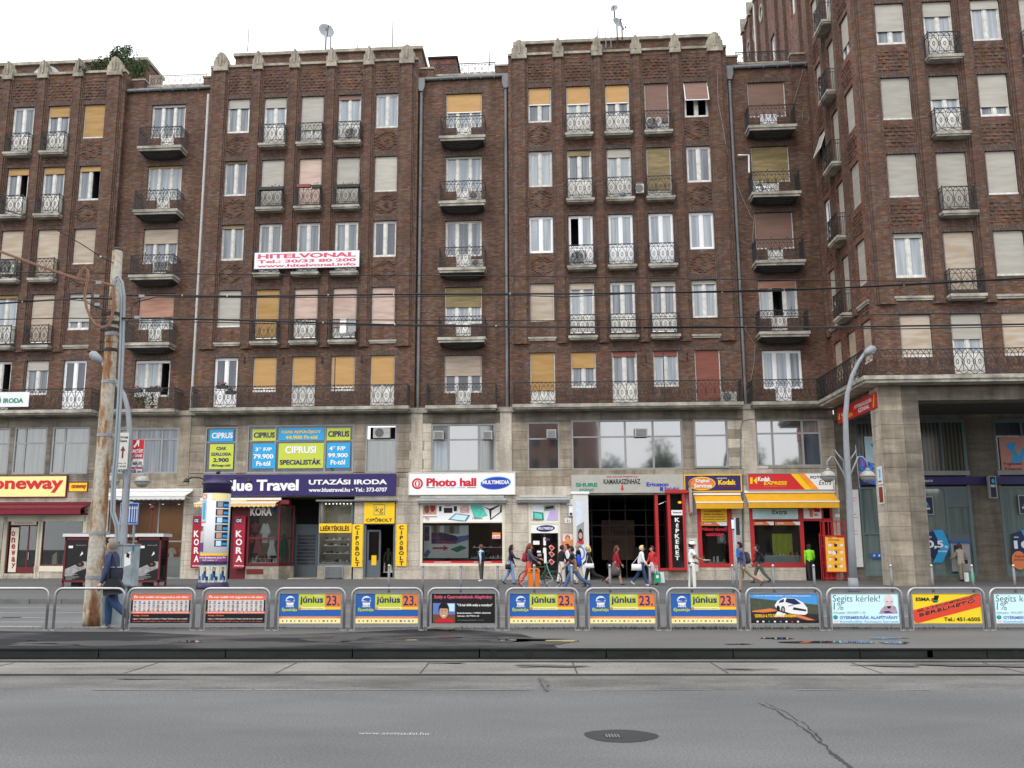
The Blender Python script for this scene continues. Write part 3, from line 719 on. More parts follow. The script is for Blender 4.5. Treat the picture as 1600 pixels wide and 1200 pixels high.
# openings of the shop storey and the mezzanine, surveyed
def RC(l,v=0): return [rc(*q,v) for q in l]
MZ1=RC([(-30,669,14.5,741),(21.5,667.5,72.5,741),(81,667,139,740.5),(185,669,279,740)])
MZ2=RC([(320,667,370.5,740),(386,664,553,739.5),(571,663,620,739),(674,662.5,774,737)])
MZ3=RC([(824,659.5,874.5,734.5),(893,656,1067,734),(1084.5,655.5,1137.5,731),(1181,655,1283,729)])
GF1=RC([(-60,790,5,896),(12,785,60,896),(66,785,130,884),(168,781,285,899)])
GF2=RC([(356,777,553,902),(569,784,617.5,902),(656,785,789,884.5)])
GF3=RC([(826,785,876,904),(917,772,1071,903.5),(1090,778,1144,886.5),(1172,786,1256,886),(1256,786,1303,902)])
def fixz(h): return (h[0],h[1],.15 if h[2]<.35 else h[2],h[3])
GF1,GF2,GF3=[[fixz(h) for h in g] for g in (GF1,GF2,GF3)]
def mez_mat(fn):
    def f(a,z):
        if z>4.85: return fn(a,z)
        return TRAV
    return f
# --- left house: tower A (partly out of the picture) and recess B
r1,f1=house('apartment_house','brown brick apartment house at the far left with rooftop bushes, above the cream oneway shop',-23.5)
cA=-26.44
A={5:[n_,n_,n_,(o_,.25),(o_,.97)],4:[n_,n_,(o_,.15,'r'),(o_,.15),(o_,.15,'r')],3:[n_,n_,(t_,1),(t_,1),(t_,1)],2:[n_,n_,(o_,.06),(t_,1),(g_,.78)],1:[n_,n_,(n_,0,'r'),(g_,.28),(n_,0,'pd')]}
tower(f1,cA,A,range(1,5))
recess(f1,-20.46,-15.42,-17.96,{5:(g_,.07),4:(o_,.05),3:(t_,.42),2:('salmon',.66),1:('white',.08,'r')})
pipe(f1,-15.6,PIPEW,hop=False)
# --- middle house: tower C, recess D
r2,f2=house('apartment_house','brown brick apartment house with the hanging HITELVONAL banner, above the purple travel sign',-6.9)
C={5:[(g_,.27),(g_,.22),(g_,.75),('brown',.1,'g'),(n_,0,'g')],
 4:[('olive',.06),(g_,1),('pink',1),(g_,1),(g_,1)],
 3:[('olive',.1),(n_,0),(n_,0),(n_,0),(n_,0,'d')],
 2:[(g_,1),(o_,1),('pink',.62),('pink',.8),('pink',1)],
 1:[(n_,0,'pd'),('yellow',.92),('yellow',.6),('yellow',.92),('yellow',.6)]}
tower(f2,-9.46,C)
recess(f2,-3.48,1.57,-.93,{5:('yellow',.56),4:(g_,.06,'g'),3:(g_,.04),2:('olive',.55),1:(t_,.55,'d')})
pipe(f2,-3.32,PIPEG); pipe(f2,1.42,PIPEG)
# --- right house: tower E, recess F
r3,f3=house('apartment_house','brown brick apartment house above the dark passage and the red framed photo shops',10)
Ee={5:[('yellow',.5),('yellow',.4),('yellow',.4),('brown',.85),('brown',.5,'tlr')],
 4:[(n_,0,'g'),('olive',.12),(g_,.18),('olive',.9),(n_,0)],
 3:[(n_,0,'p'),(n_,0,'pl'),(n_,0,'p'),(n_,0,'p'),(n_,0,'p')],
 2:[(t_,1),(t_,.13),(n_,0),(g_,.1),(g_,.1)],
 1:[(o_,.75),(o_,.45),('red',.1),('red',.14),('red',1)]}
tower(f3,7.55,Ee)
recess(f3,13.53,17.95,15.66,{5:('brown',.9),4:('olive',1),3:('brown',1),2:('salmon',.2,'m'),1:(n_,0,'p')})
pipe(f3,13.68,PIPEG)
# red chimney behind the roof between the two towers
b=MB(); u0,u1,z0,z1=rc(671,92,713,110,8); b.box(u0,u1,8,10,28,z1,BRR); b.box(u0-.1,u1+.1,7.9,10.1,z1,z1+.14,DARK); b.tube([(u1-.4,9,z1),(u1-.4,9,z1+.5)],.2,IRON,8); f2.put('chimney',b)
# --- shop storey and mezzanine walls
specs=[(f1,-33,-15.45,MZ1+GF1,lambda a,z:TRAVD if z>4.85 and a<-19.5 else (TRAVM if z>4.85 else TRAV)),
       (f2,-15.45,1.65,MZ2+GF2,lambda a,z:TRAV if z<4.9 else (TRAV if (-3.6<a<-2.5 or .6<a<2) and z<8 else (TRAVD if z>8.1 else TRAVM))),
       (f3,1.65,17.95,MZ3+GF3,lambda a,z:TRAV if z<4.95 else (TRAV if 13.3<a<14.2 and z<8 else (TRAVD if z>8.1 else TRAVM)))]
for i,(f,a0,a1,hs,fn) in enumerate(specs):
    backing(f,a0,a1,.15,8.95,hs); stones(f,a0,a1,.15,8.68,hs,fn,seed=i+3)
    b=MB(); b.box(a0,a1,-.16,-.02,8.7,8.96,SLAB); f.put('string_course',b)
# pilaster strips framing the recesses
for f,a in ((f1,-20.3),(f1,-15.75),(f2,-3.3),(f2,1.35),(f3,13.75)):
    b=MB(); b.box(a-.3,a+.3,-.09,-.052,5.0,8.7,TRAV if f is not f1 else TRAVM); f.put('pilaster_strip',b)
# --- mezzanine windows
def mz(f,h,cols,trans=.32,panes=None,d=.08,fm=ALU,pm=None,rows=True):
    u0,u1,z0,z1=h; b=MB(); t=.09
    b.box(u0,u1,d-.12,d,z1-t,z1,fm); b.box(u0,u1,d-.12,d,z0,z0+t,fm); b.box(u0,u0+t,d-.12,d,z0+t,z1-t,fm); b.box(u1-t,u1,d-.12,d,z0+t,z1-t,fm)
    xs=[u0+t]+[u0+(u1-u0)*c for c in cols]+[u1-t]; zt=z1-(z1-z0)*trans
    for x in xs[1:-1]: b.box(x-.05,x+.05,d-.09,d,z0+t,z1-t,fm)
    if rows: b.box(u0+t,u1-t,d-.08,d,zt-.04,zt+.04,fm)
    o=f.put('window',b)
    for i in range(len(xs)-1):
        for j,(q0,q1) in enumerate(((z0+t,zt-.04),(zt+.04,z1-t)) if rows else ((z0+t,z1-t),)):
            m=(panes or {}).get((i,j),pm or G_MZ)
            if m is None:
                rb=MB(); rb.box(xs[i]+.05,xs[i+1]-.05,.5,.52,q0,q1,DARK); ob('room',rb.mesh('room'),o,(0,0,0)); continue
            x0=xs[i]+(.05 if i else 0); x1=xs[i+1]-(.05 if i<len(xs)-2 else 0)
            ob('pane',MB().box(x0,x1,d-.05,d-.035,q0,q1,m).mesh('pane'),o)
    return o
for h in MZ1[:3]: mz(f1,h,[.33] if h is not MZ1[0] else [.33],.34)
mz(f1,MZ1[3],[.3,.72],.25,pm=G_MID)
mz(f2,MZ2[0],[],.33,pm=G_DARK)
mz(f2,MZ2[1],[.265,.73],.33,pm=G_DARK)
mz(f2,MZ2[2],[],.32,{(0,1):None})
mz(f2,MZ2[3],[.27,.74],.33,{(0,1):G_DARK,(0,0):G_LIGHT,(1,0):G_REF,(1,1):G_REF})
mz(f3,MZ3[0],[],.35,pm=G_REF)
mz(f3,MZ3[1],[.255,.485,.735],.34,pm=G_REF)
mz(f3,MZ3[2],[],.33,pm=G_REF)
mz(f3,MZ3[3],[.26,.72],.3,{(2,0):G_DARK,(2,1):G_MZ},pm=G_REF)

# ---------------- corner building G ----------------
GU=17.95; GV=-6.8
r4=thing('corner_building','tall brown brick corner building on the right standing forward over a bank arcade','building',(GU,GV,GZ),0,f=True)
fg=Face(r4,GU,0,GV,0); fg.put0=None
class Face2(Face):
    def put(s,name,me,a=0,d=0,z=0,parent=None,rz=0):
        if isinstance(me,MB): me=me.mesh(name)
        if parent: return ob(name,me,parent,(a,d,z),rz)
        if s.rz==0: loc=(a-GU,d+s.off,z-GZ)
        else: loc=(d,-a-GV,z-GZ)
        return ob(name,me,s.root,loc,s.rz+rz)
fg=Face2(r4,0,0,0,0); fg.off=0      # a = u, d measured from the front face
fs=Face2(r4,0,0,0,-math.pi/2); fs.off=0   # a = -v, d measured inward from the side face
GC_=[19.72,21.88,24.03,26.2,28.4]
Gs={5:[(g_,.68),(g_,.27),(g_,.22),(g_,1),(g_,1)],4:[(g_,1),(g_,.42),(g_,.78),(g_,1),(g_,1)],3:[(g_,1),(g_,1),(g_,1),(g_,1),(g_,1)],
 2:[(g_,.1,'g'),(t_,1),(g_,1),(g_,1),(g_,1)],1:[(t_,.98),(g_,.42,'g'),(t_,.98),(g_,1),(g_,1)]}
holes=[]; stuff=MB()
for r in range(1,6):
    for i in range(4):
        a=GC_[i]; door=i in (1,3); k='D' if door else ('W' if r>1 else 'w'); h=H[k]+.06
        holes.append((a-.66,a+.66,TOP[r]-h,TOP[r])); window(fg,a,TOP[r]-.01,k,Gs[r][i],w=1.31); lintel(fg,a,TOP[r]+.002,1.7)
        if door and r>1: balcony(fg,a,SIX[r],1.56,.52)
        if r==2 and not door: ledge(fg,a,12.66,1.7)
        if not door and r>2: raised(stuff,a-.8,a+.8,TOP[r]-h-1.3,TOP[r]-h-.18,0)
b=MB(); wallgrid(b,GU,32,8.6,38.7,0,holes,.24,BR); fg.put('brick_wall',b); o=fg.put('raised_bricks',stuff); o['kind']='stuff'
for a in (18.55,20.8,22.96,25.1): rib(fg,a,12.3,38.7,0,a<18.6,False)
# side face
SG={6:[(g_,.42),(n_,0,'g'),(g_,.5)],5:[(g_,.32),(g_,1),(g_,.7)],4:[(g_,.45,'tlr'),(g_,1),(g_,1)],3:[(n_,0,'p'),(g_,1),(g_,1)],2:[(g_,1),(g_,1),(g_,1)],1:[(t_,.98),(t_,.8),(t_,.98)]}
SA=[1.42,3.6,5.72]; holes=[]; stuff=MB()
for r in range(1,7):
    for i in range(3):
        a=SA[i]; door=i==1; k='D' if door else ('W' if r>1 else 'w'); h=H[k]+.06; w=1.25
        holes.append((a-.63,a+.63,TOP[r]-h,TOP[r])); window(fs,a,TOP[r]-.01,k,SG[r][i],w=1.25)
        if door and r>1: balcony(fs,a,SIX[r],1.5,.55)
        if r==2 and not door: ledge(fs,a,12.66,1.5)
        if not door and r>2: raised(stuff,a-.7,a+.7,TOP[r]-h-1.3,TOP[r]-h-.18,0)
        if i==2 or r==6: raised(stuff,a-.7,a+.7,TOP[r]+.3,TOP[r]+.9,0)
for (a,z) in ((-7.2,33.6),(-2.2,33.9)):
    holes.append((a-.63,a+.63,z-1.9,z)); window(fs,a,z-.01,'W',(n_,0,'p'),w=1.25)
b=MB(); wallgrid(b,-15,-GV,8.6,38.4,0,holes,.24,BRR); b.box(-15,-14.99,0,12,28,38.4,BRR); fs.put('brick_wall',b); o=fs.put('raised_bricks',stuff); o['kind']='stuff'
for a in (-14.8,-12.7,-10.7,-8.6,-6,-4.2,-1.2,.35,2.5,4.68): rib(fs,a,12.3 if a>0 else 28,38.4,0,False,a<-10,38.2)
for i,(a,z) in enumerate(((-13.6,36.4),(-11.6,36.4),(-9.6,36.6),(-13.6,33.2))):
    b=MB()
    for q in range(16):
        t0,t1=q*math.pi/8,(q+1)*math.pi/8
        P=[(math.cos(t)*rr*.8,math.sin(t)*rr) for t,rr in ((t0,.42),(t1,.42),(t1,.62),(t0,.62))]
        b.prism([(p[0],p[1]) for p in P],-.08,0,STONE)
    o=fs.put('porthole_surround',b,a,0,z); b=MB(); b.prism([(math.cos(q*math.pi/8)*.34,math.sin(q*math.pi/8)*.42) for q in range(16)],-.02,-.005,G_DARK); ob('pane',b.mesh('pane'),o)
b=MB(); b.tube([(-11.0,-.15,28),(-11.0,-.15,38.6)],.08,PIPEW,8); fs.put('downpipe',b)
b=MB(); b.box(-15.1,7,-.12,.2,38.4,38.8,STONE); fs.put('coping',b)
b=MB(); b.box(GU,32,.3,6.8,38.2,38.4,ZINC); fg.put('roof',b)
# wrap-round gallery at first floor
z=8.98; b=MB()
b.box(GU-.9,32,-.9,0,z-.17,z,SLAB); b.box(GU-.83,32,-.83,0,z-.3,z-.17,SLAB)
b.box(GU-.9,GU,0,6.3,z-.17,z,SLAB); b.box(GU-.83,GU,0,6.3,z-.3,z-.17,SLAB); o=fg.put('balcony',b)
b=MB(); lattice(b,GU-.84,29,z,1.12,-.84,mod=.46); Tm=Matrix.Translation((GU-.84,0,0))@Matrix.Rotation(-math.pi/2,4,'Z')
lattice(b,-6.3,.84,z,1.12,0,T=Tm,mod=.46); ob('railing',b.mesh('railing'),o,(0,0,0))
# arcade: pillars, beams, ceiling, bank front
def pillar(u,w,d=1.15):
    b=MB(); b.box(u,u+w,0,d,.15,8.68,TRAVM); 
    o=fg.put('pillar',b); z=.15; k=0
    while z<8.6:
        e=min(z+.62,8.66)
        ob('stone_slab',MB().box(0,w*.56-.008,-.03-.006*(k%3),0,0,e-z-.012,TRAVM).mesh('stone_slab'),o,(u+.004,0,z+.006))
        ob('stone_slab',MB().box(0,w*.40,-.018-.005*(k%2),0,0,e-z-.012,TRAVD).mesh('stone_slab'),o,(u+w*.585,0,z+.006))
        ob('stone_slab',MB().box(-.025,0,.02,d-.02,0,e-z-.012,TRAV).mesh('stone_slab'),o,(u-.001,0,z+.006)); z=e; k+=1  # left side slabs paler: the light on that side is put into the stone
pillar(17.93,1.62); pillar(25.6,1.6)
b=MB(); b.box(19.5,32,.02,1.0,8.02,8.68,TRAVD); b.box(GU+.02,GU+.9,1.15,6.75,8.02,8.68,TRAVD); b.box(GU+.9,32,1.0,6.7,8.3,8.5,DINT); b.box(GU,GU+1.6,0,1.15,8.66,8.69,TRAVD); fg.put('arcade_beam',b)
BU=[rc(1343,657,1392,898,.0),rc(1428,655,1517,898,.0),rc(1562,655,1640,898,.0)]
BU=[(h[0],h[1],.35,h[3]) for h in BU]
BU[0]=(BU[0][0],BU[1][0]-.35,.35,BU[0][3]); 
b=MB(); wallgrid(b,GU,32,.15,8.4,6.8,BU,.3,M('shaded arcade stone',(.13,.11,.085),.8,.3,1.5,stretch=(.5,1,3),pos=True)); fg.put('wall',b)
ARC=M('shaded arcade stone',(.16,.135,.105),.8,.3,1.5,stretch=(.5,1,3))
TG=curtain('green tinted bank pane',(.09,.13,.125),(.15,.19,.18),2.0,6)
BLND=slats('vertical blinds behind glass',(.12,.12,.09),(.16,.155,.12),.19,.05,True,.15,.08)
TEALF=M('teal grey frame',(.10,.15,.155),.5,.1)
for i,h in enumerate(BU):
    u0,u1,z0,z1=h; b=MB(); zb=5.13; t=.1
    b.box(u0,u1,6.78,6.95,z1-t*1.6,z1,TEALF); b.box(u0,u0+t,6.78,6.95,z0,z1-t*1.6,TEALF); b.box(u1-t*1.5,u1,6.78,6.95,z0,z1-t*1.6,TEALF); b.box(u0+t,u1-t*1.5,6.78,6.95,z0,z0+.12,TEALF)
    b.box(u0-.02,u1+.02,6.7,6.95,5.28,5.5,ALU); b.box(u0+t,u1-t*1.5,6.8,6.9,4.62,4.72,TEALF)
    um=u0+(u1-u0)*.57; b.box(um-.05,um+.05,6.79,6.92,5.5,z1-t,TEALF)
    o=fg.put('bank_front',b)
    for x0,x1 in ((u0+t,um-.05),(um+.05,u1-t*1.5)): ob('pane',MB().box(x0,x1,6.86,6.88,5.5,z1-t*1.6,BLND if i<2 else G_DARK).mesh('pane'),o)
    um=u0+(u1-u0)*(.56 if i==1 else .97)
    b=MB(); b.box(u0+.02,u1-.02,6.96,7.0,z0,z1,DINT); b.box(um-.05,um+.05,6.8,6.92,z0+.12,4.62,TEALF); b.box(u0+t,um-.05,6.8,6.9,2.38,2.44,TEALF); ob('mullion',b.mesh('mullion'),o)
    for q0,q1 in ((z0+.12,2.38),(2.44,4.62)): ob('pane',MB().box(u0+t,um-.05,6.86,6.88,q0,q1,TG).mesh('pane'),o)
    if i==1:
        ob('wall_panel',MB().box(um+.05,u1-t*1.5,6.8,6.88,3.7,4.62,GREYP).mesh('wall_panel'),o); ob('pane',MB().box(um+.05,u1-t*1.5,6.86,6.88,2.4,3.7,TG).mesh('pane'),o)
        ob('wall_panel',MB().box(um+.05,u1-t*1.5,6.84,6.9,.35,2.4,GREYP).mesh('wall_panel'),o)
b=MB(); u0,u1,z0,z1=rc(1343,745,1640,757,-.12); b.box(u0,u1,6.64,6.7,z0,z1,NAVY); b.text('bank és biztosítás',rc(1392,0,1440,10)[0],rc(1444,746,1444.1,755,-.12)[0],z0+.13,z1-.12,WHITE,6.635,.01); fg.put('name_band',b)
# ---------------- flat print surveyed on the facade ----------------
class Pix:
    """draws flat print on a facade-parallel plane; positions are survey points of the photograph turned into metres"""
    def __init__(s,v,o): s.v=v; s.o=o; s.b=MB()
    def q(s,x,y): u,z=fac(x,y,s.v); return (u-s.o[0],z-s.o[1])
    def r(s,x0,y0,x1,y1,m,l=1):
        u0,u1,z0,z1=rc(x0,y0,x1,y1,s.v); y=-.004*l; a,c=s.o; s.b.face([(u0-a,y,z0-c),(u1-a,y,z0-c),(u1-a,y,z1-c),(u0-a,y,z1-c)],m); return s
    def p(s,pts,m,l=1):
        s.b.face([(a,-.004*l,c) for a,c in (s.q(*p) for p in pts)],m); return s
    def t(s,t,x0,y0,x1,y1,m,bold=.03,l=3,skew=0):
        u0,u1,z0,z1=rc(x0,y0,x1,y1,s.v); a,c=s.o; s.b.text(t,u0-a,u1-a,z0-c,z1-c,m,-.004*l,bold,skew); return s
    def vt(s,t,x0,y0,x1,y1,m,bold=.04,l=3):
        n=len(t); 
        for i,ch in enumerate(t):
            if ch==' ': continue
            u0,u1,z0,z1=rc(x0,y0+(y1-y0)*i/n,x1,y0+(y1-y0)*(i+.78)/n,s.v); a,c=s.o; s.b.text(ch,u0-a,u1-a,z0-c,z1-c,m,-.004*l,bold,0,True)
        return s
    def e(s,x0,y0,x1,y1,m,l=2,n=24,rot=0,hole=0):
        u0,u1,z0,z1=rc(x0,y0,x1,y1,s.v); cx,cz=(u0+u1)/2-s.o[0],(z0+z1)/2-s.o[1]; rx,rz=(u1-u0)/2,(z1-z0)/2
        P=[]
        for i in range(n):
            t=2*math.pi*i/n; x,z=rx*math.cos(t),rz*math.sin(t); P.append((cx+x*math.cos(rot)-z*math.sin(rot),-.004*l,cz+x*math.sin(rot)+z*math.cos(rot)))
        s.b.face(P,m); return s
def sign(name,label,px,bm,draw=None,v=-.16,th=.1,cat='sign',group=None,edge=None,ch='lettering'):
    u0,u1,z0,z1=rc(*px,v); uc=(u0+u1)/2
    b=MB(); b.box(u0-uc,u1-uc,0,th,0,z1-z0,bm)
    if edge:
        e=.045
        for q in ((u0-uc-e,u1-uc+e,-e,0),(u0-uc-e,u1-uc+e,z1-z0,z1-z0+e),(u0-uc-e,u0-uc,0,z1-z0),(u1-uc,u1-uc+e,0,z1-z0)): b.box(q[0],q[1],-.02,th,q[2],q[3],edge)
    o=tag(b.build(name,None,FAC@Vector((uc,v,z0)),-TH),label,cat,group)
    if draw:
        p=Pix(v,(uc,z0)); draw(p); ob(ch,p.b.mesh(ch),o)
    return o
# ---------------- shop interiors and fronts ----------------
def interior(f,h,depth=2.4,wall=DINT,back=None,floor=DINT,v0=.34,light=None):
    u0,u1,z0,z1=h; b=MB(); e=.02; back=back or wall
    b.face([(u0-.1,v0+depth,z0-.1),(u1+.1,v0+depth,z0-.1),(u1+.1,v0+depth,z1+.1),(u0-.1,v0+depth,z1+.1)],back)
    b.face([(u0-e,v0-.02,z0),(u0-e,v0+depth,z0),(u0-e,v0+depth,z1),(u0-e,v0-.02,z1)],wall); b.face([(u1+e,v0+depth,z0),(u1+e,v0-.02,z0),(u1+e,v0-.02,z1),(u1+e,v0+depth,z1)],wall)
    b.face([(u0-e,v0-.02,z1+e),(u1+e,v0-.02,z1+e),(u1+e,v0+depth,z1+e),(u0-e,v0+depth,z1+e)],wall); b.face([(u0-e,v0-.02,z0-.005),(u0-e,v0+depth,z0-.005),(u1+e,v0+depth,z0-.005),(u1+e,v0-.02,z0-.005)],floor)
    return f.put('shop_interior',b)
def front(f,h,fm,cols=(),rails=(),t=.1,pane=GLASS,v=.1,bottom=True,name='shop_window',skip=()):
    """glazed frame: cols/rails are fractions; panes become sub-parts"""
    u0,u1,z0,z1=h; b=MB()
    b.box(u0,u1,v-.04,v+.08,z1-t,z1,fm); b.box(u0,u0+t,v-.04,v+.08,z0,z1-t,fm); b.box(u1-t,u1,v-.04,v+.08,z0,z1-t,fm)
    if bottom: b.box(u0+t,u1-t,v-.04,v+.08,z0,z0+t,fm)
    xs=[u0+t]+[u0+(u1-u0)*c for c in cols]+[u1-t]; zs=[z0+(t if bottom else 0)]+[z0+(z1-z0)*c for c in rails]+[z1-t]
    for x in xs[1:-1]: b.box(x-.035,x+.035,v-.03,v+.07,zs[0],zs[-1],fm)
    for z in zs[1:-1]: b.box(xs[0],xs[-1],v-.028,v+.068,z-.035,z+.035,fm)
    o=f.put(name,b)
    for i in range(len(xs)-1):
        for j in range(len(zs)-1):
            if (i,j) in skip: continue
            ob('pane',MB().box(xs[i],xs[i+1],v+.01,v+.018,zs[j],zs[j+1],pane).mesh('pane'),o)
    return o
def goods(name,label,u0,u1,z0,z1,v0,v1,n,cols,cat='goods',seed=1,hmax=.25):
    rr=random.Random(seed); o=thing(name,label,cat,((u0+u1)/2,(v0+v1)/2,z0),0,f=True)
    b=MB(); uc=(u0+u1)/2; vc=(v0+v1)/2
    b.box(u0-uc,u1-uc,v0-vc,v1-vc,-.03,0,WHITE); ob('shelf_board',b.mesh('shelf_board'),o)
    for i in range(n):
        w=(u1-u0)/n; x=u0-uc+(i+rr.uniform(.1,.25))*w; ww=w*rr.uniform(.4,.7); y=rr.uniform(v0-vc,(v1-vc)*.3)
        h=rr.uniform(.4,1)*hmax
        ob('item',MB().prism([(0,0),(ww,0),(ww*rr.uniform(.7,1),h),(ww*rr.uniform(0,.3),h*rr.uniform(.7,1))],0,.18,rr.choice(cols)).mesh('item'),o,(x,y,0))
    return o
def awning(f,px,m,drop=.25,out=.9,v=-.02,scallop=False,edge=WHITE,slope=.35):
    u0,u1,z0,z1=rc(*px,v-out*.6); b=MB(); z1=z0+drop+slope
    T=[(u0,v,z1),(u1,v,z1),(u1,v-out,z0+drop),(u0,v-out,z0+drop)]
    b.face(T,m); b.face([(p[0],p[1],p[2]-.02) for p in T[::-1]],m)
    n=max(1,int((u1-u0)/.25))
    for i in range(n):
        a,c=u0+(u1-u0)*i/n,u0+(u1-u0)*(i+1)/n; d=.05 if scallop else 0
        b.face([(a,v-out,z0+d),((a+c)/2,v-out,z0),(c,v-out,z0+d),(c,v-out,z0+drop),(a,v-out,z0+drop)],m)
    b.box(u0-.02,u1+.02,v-out-.02,v-out+.03,z0+drop-.02,z0+drop+.04,edge)
    for x in (u0+.1,u1-.1): b.tube([(x,v,z0+drop-.1),(x,v-out,z0+drop)],.018,edge,6)
    b.box(u0-.03,u1+.03,v-.14,v,z1-.02,z1+.1,edge)
    return f.put('awning',b)
def cassette(f,px,px2=None,v=-.02):
    u0,u1,z0,z1=rc(*px,v-.3); b=MB()
    AWG=M('weathered awning housing',(.42,.42,.40),.6,.2,2); h=z1-z0; b.box(u0+.1,u1-.1,v-.14,v,z1-h*.28,z1,AWG); b.box(u0-.05,u1+.05,v-.34,v-.02,z1-h*.62,z1-h*.36,AWG); b.box(u0-.03,u1+.03,v-.32,v-.04,z0+h*.06,z1-h*.62,MT['zinc sheet'])
    return f.put('awning',b)
# ===== left: clothes shop with cream front =====
h=(GF1[1][0]-1.7,GF1[2][1]+.05,.15,3.1)
interior(f1,GF1[0],wall=CRM); interior(f1,GF1[1]); interior(f1,GF1[2],wall=DINT,back=GREYP)
b=MB(); u0,u1,z0,z1=rc(-70,779,133,900,-.06)
for x in (GF1[0][1]+.02,GF1[1][0]-.22,GF1[1][1]+.02,GF1[2][0]-.22,GF1[2][1]): b.box(x,x+.2,-.1,-.02,.15,3.4,CREAM)
b.box(u0,u1,-.1,-.02,3.12,3.45,CREAM); b.box(u0,u1+.05,-.14,-.02,3.45,3.55,MAROON); f1.put('shopfront_panelling',b)
front(f1,GF1[0],MAROON,v=.02,t=.06); front(f1,GF1[2],MAROON,t=.07,v=.02)
q=GF1[2]; b=MB(); b.box(q[0]-.25,q[1]+.15,-.1,-.02,q[2]-.3,q[2]-.02,CREAM); f1.put('shopfront_panelling',b)
u0,u1,z0,z1=GF1[1]; zt=fac(35,822,.1)[1]; ul=fac(28,850,.1)[0]
b=MB(); b.box(u0,u1,.0,.08,zt,zt+.08,MAROON); b.box(u0,u0+.06,.0,.1,.15,z1,MAROON); b.box(u1-.06,u1,.0,.1,.15,z1,MAROON); b.box(u0,u1,-.06,.3,.15,.3,STONE); f1.put('door_surround',b)
b=MB(); b.box(ul,ul+.07,.05,.1,.3,zt,MAROON); b.box(u1-.14,u1-.07,.05,.1,.3,zt,MAROON); b.box(ul+.07,u1-.14,.05,.1,.3,.75,MAROON); b.box(ul+.55,ul+.62,.05,.1,.75,zt,MAROON); o=f1.put('door',b)
ob('pane',MB().box(ul+.07,u1-.14,.07,.078,.75,zt,GLASS).mesh('pane'),o); ob('handle',MB().box(ul+.66,ul+.7,.0,.04,1.1,1.5,STEEL).mesh('handle'),o)
awning(f1,(-70,786,132,804),M('dark red awning cloth',(.17,.012,.025),.8,.1),.3,1.0,slope=.28,edge=MAROON)
sign('shop_sign','large cream sign with red oneway lettering and maroon frame',(-70,744,103,776),M('cream sign face',srgb((244,226,150)),.5,.02),lambda p:p.t('oneway',-13,750.5,99,770,RED,.06),edge=MAROON)
sign('projecting_sign','little yellow oneway sign beside the large cream one',(108,754,136,767.5),YEL,lambda p:p.t('oneway',111.5,757.5,135,765,DRED,.05),v=-.5,th=.06,edge=MAROON)
sign('door_sign','cream notice of underwear lines over the maroon shop door',(18,806,57,820),CREAM,lambda p:[p.t(s,x0,y,x1,y+2.4,BLKP,.02) for s,x0,x1,y in (('FEHÉRNEMŰ',24,51,807.5),('HÁLÓRUHÁZAT',26,49,811.5),('SPORTRUHÁZAT',23,53,815.8))],v=-.03,th=.03)
sign('door_sign','cream upright strip with oneway written letter under letter beside the maroon door',(15,824,27,894),CREAM,lambda p:p.vt('oneway',18,830,24,890,DRED,.03),v=-.0,th=.03)
goods('mannequin_display','grey green window display behind the glass of the cream shop',GF1[2][0]+.2,GF1[2][1]-.2,.85,2,.6,1.0,4,[GREYF,TEAL,GREYP,CREAM],'display',3,.9)
# second shop with the open white awning
interior(f1,GF1[3],2.8,M('warm ochre shop wall',(.24,.13,.07),.8,.1),floor=BRN)
front(f1,GF1[3],ALU,cols=(.33,.66),rails=(.47,),t=.07)
awning(f1,(167,765,294,782),M('white awning cloth',(.62,.62,.6),.8,.08),.22,1.0,scallop=True,slope=.3)
u0,u1,z0,z1=GF1[3]
for i in range(7):
    b=MB(); x=u0+1.4+i*.42; b.prism([(-.12,0),(.12,0),(.1,.5),(.22,.35),(.26,.45),(.1,.68),(-.1,.68),(-.26,.45),(-.22,.35),(-.1,.5)],0,.12,[RED,RED,CREAM,DRED,WHITE,ORNG,RED][i]); b.tube([(0,.06,-.9),(0,.06,0)],.02,STEEL,6)
    tag(b.build('clothes_form',None,FAC@Vector((x,1.0+.3*(i%2),1.05)),-TH),['leftmost','second','third','fourth','fifth','sixth','rightmost'][i]+' '+['red','red','cream','dark red','white','orange','red'][i]+' garment on a stand in the orange lit shop window','garment','garments in the orange lit shop window')
la=bpy.data.lights.new('shop_spotlights','AREA'); la.energy=60; la.color=(1,.72,.45); la.shape='RECTANGLE'; la.size=3; la.size_y=1.0
lo=bpy.data.objects.new('shop_spotlights',la); COL.objects.link(lo); lo.location=FAC@Vector(((u0+u1)/2,1.6,z1-.12)); lo.rotation_euler=(0,0,-TH)
EM=bpy.data.materials.new('lit lamp'); EM.use_nodes=True; EM.node_tree.nodes['Principled BSDF'].inputs['Emission Color'].default_value=(1,.85,.6,1); EM.node_tree.nodes['Principled BSDF'].inputs['Emission Strength'].default_value=2.5
for i in range(5):
    b=MB(); b.lathe([(.03,0),(.07,-.12),(.07,-.14)],STEEL,sd=8); b.lathe([(.06,-.15),(.055,-.142)],EM,sd=8); tag(b.build('ceiling_spotlight',None,FAC@Vector((u0+1.0+i*.8,.7+.2*(i%2),z1-.06)),-TH),['first','second','third','fourth','fifth'][i]+' small lit spotlight from the left in the orange lit shop','spotlight','ceiling spotlights in the orange lit shop')
b=MB(); b.box(0,1.5,0,.5,0,1.1,WHITE); tag(b.build('counter',None,FAC@Vector((u0+2.6,.8,.15)),-TH),'white low display counter behind the glass of the orange lit shop','counter')
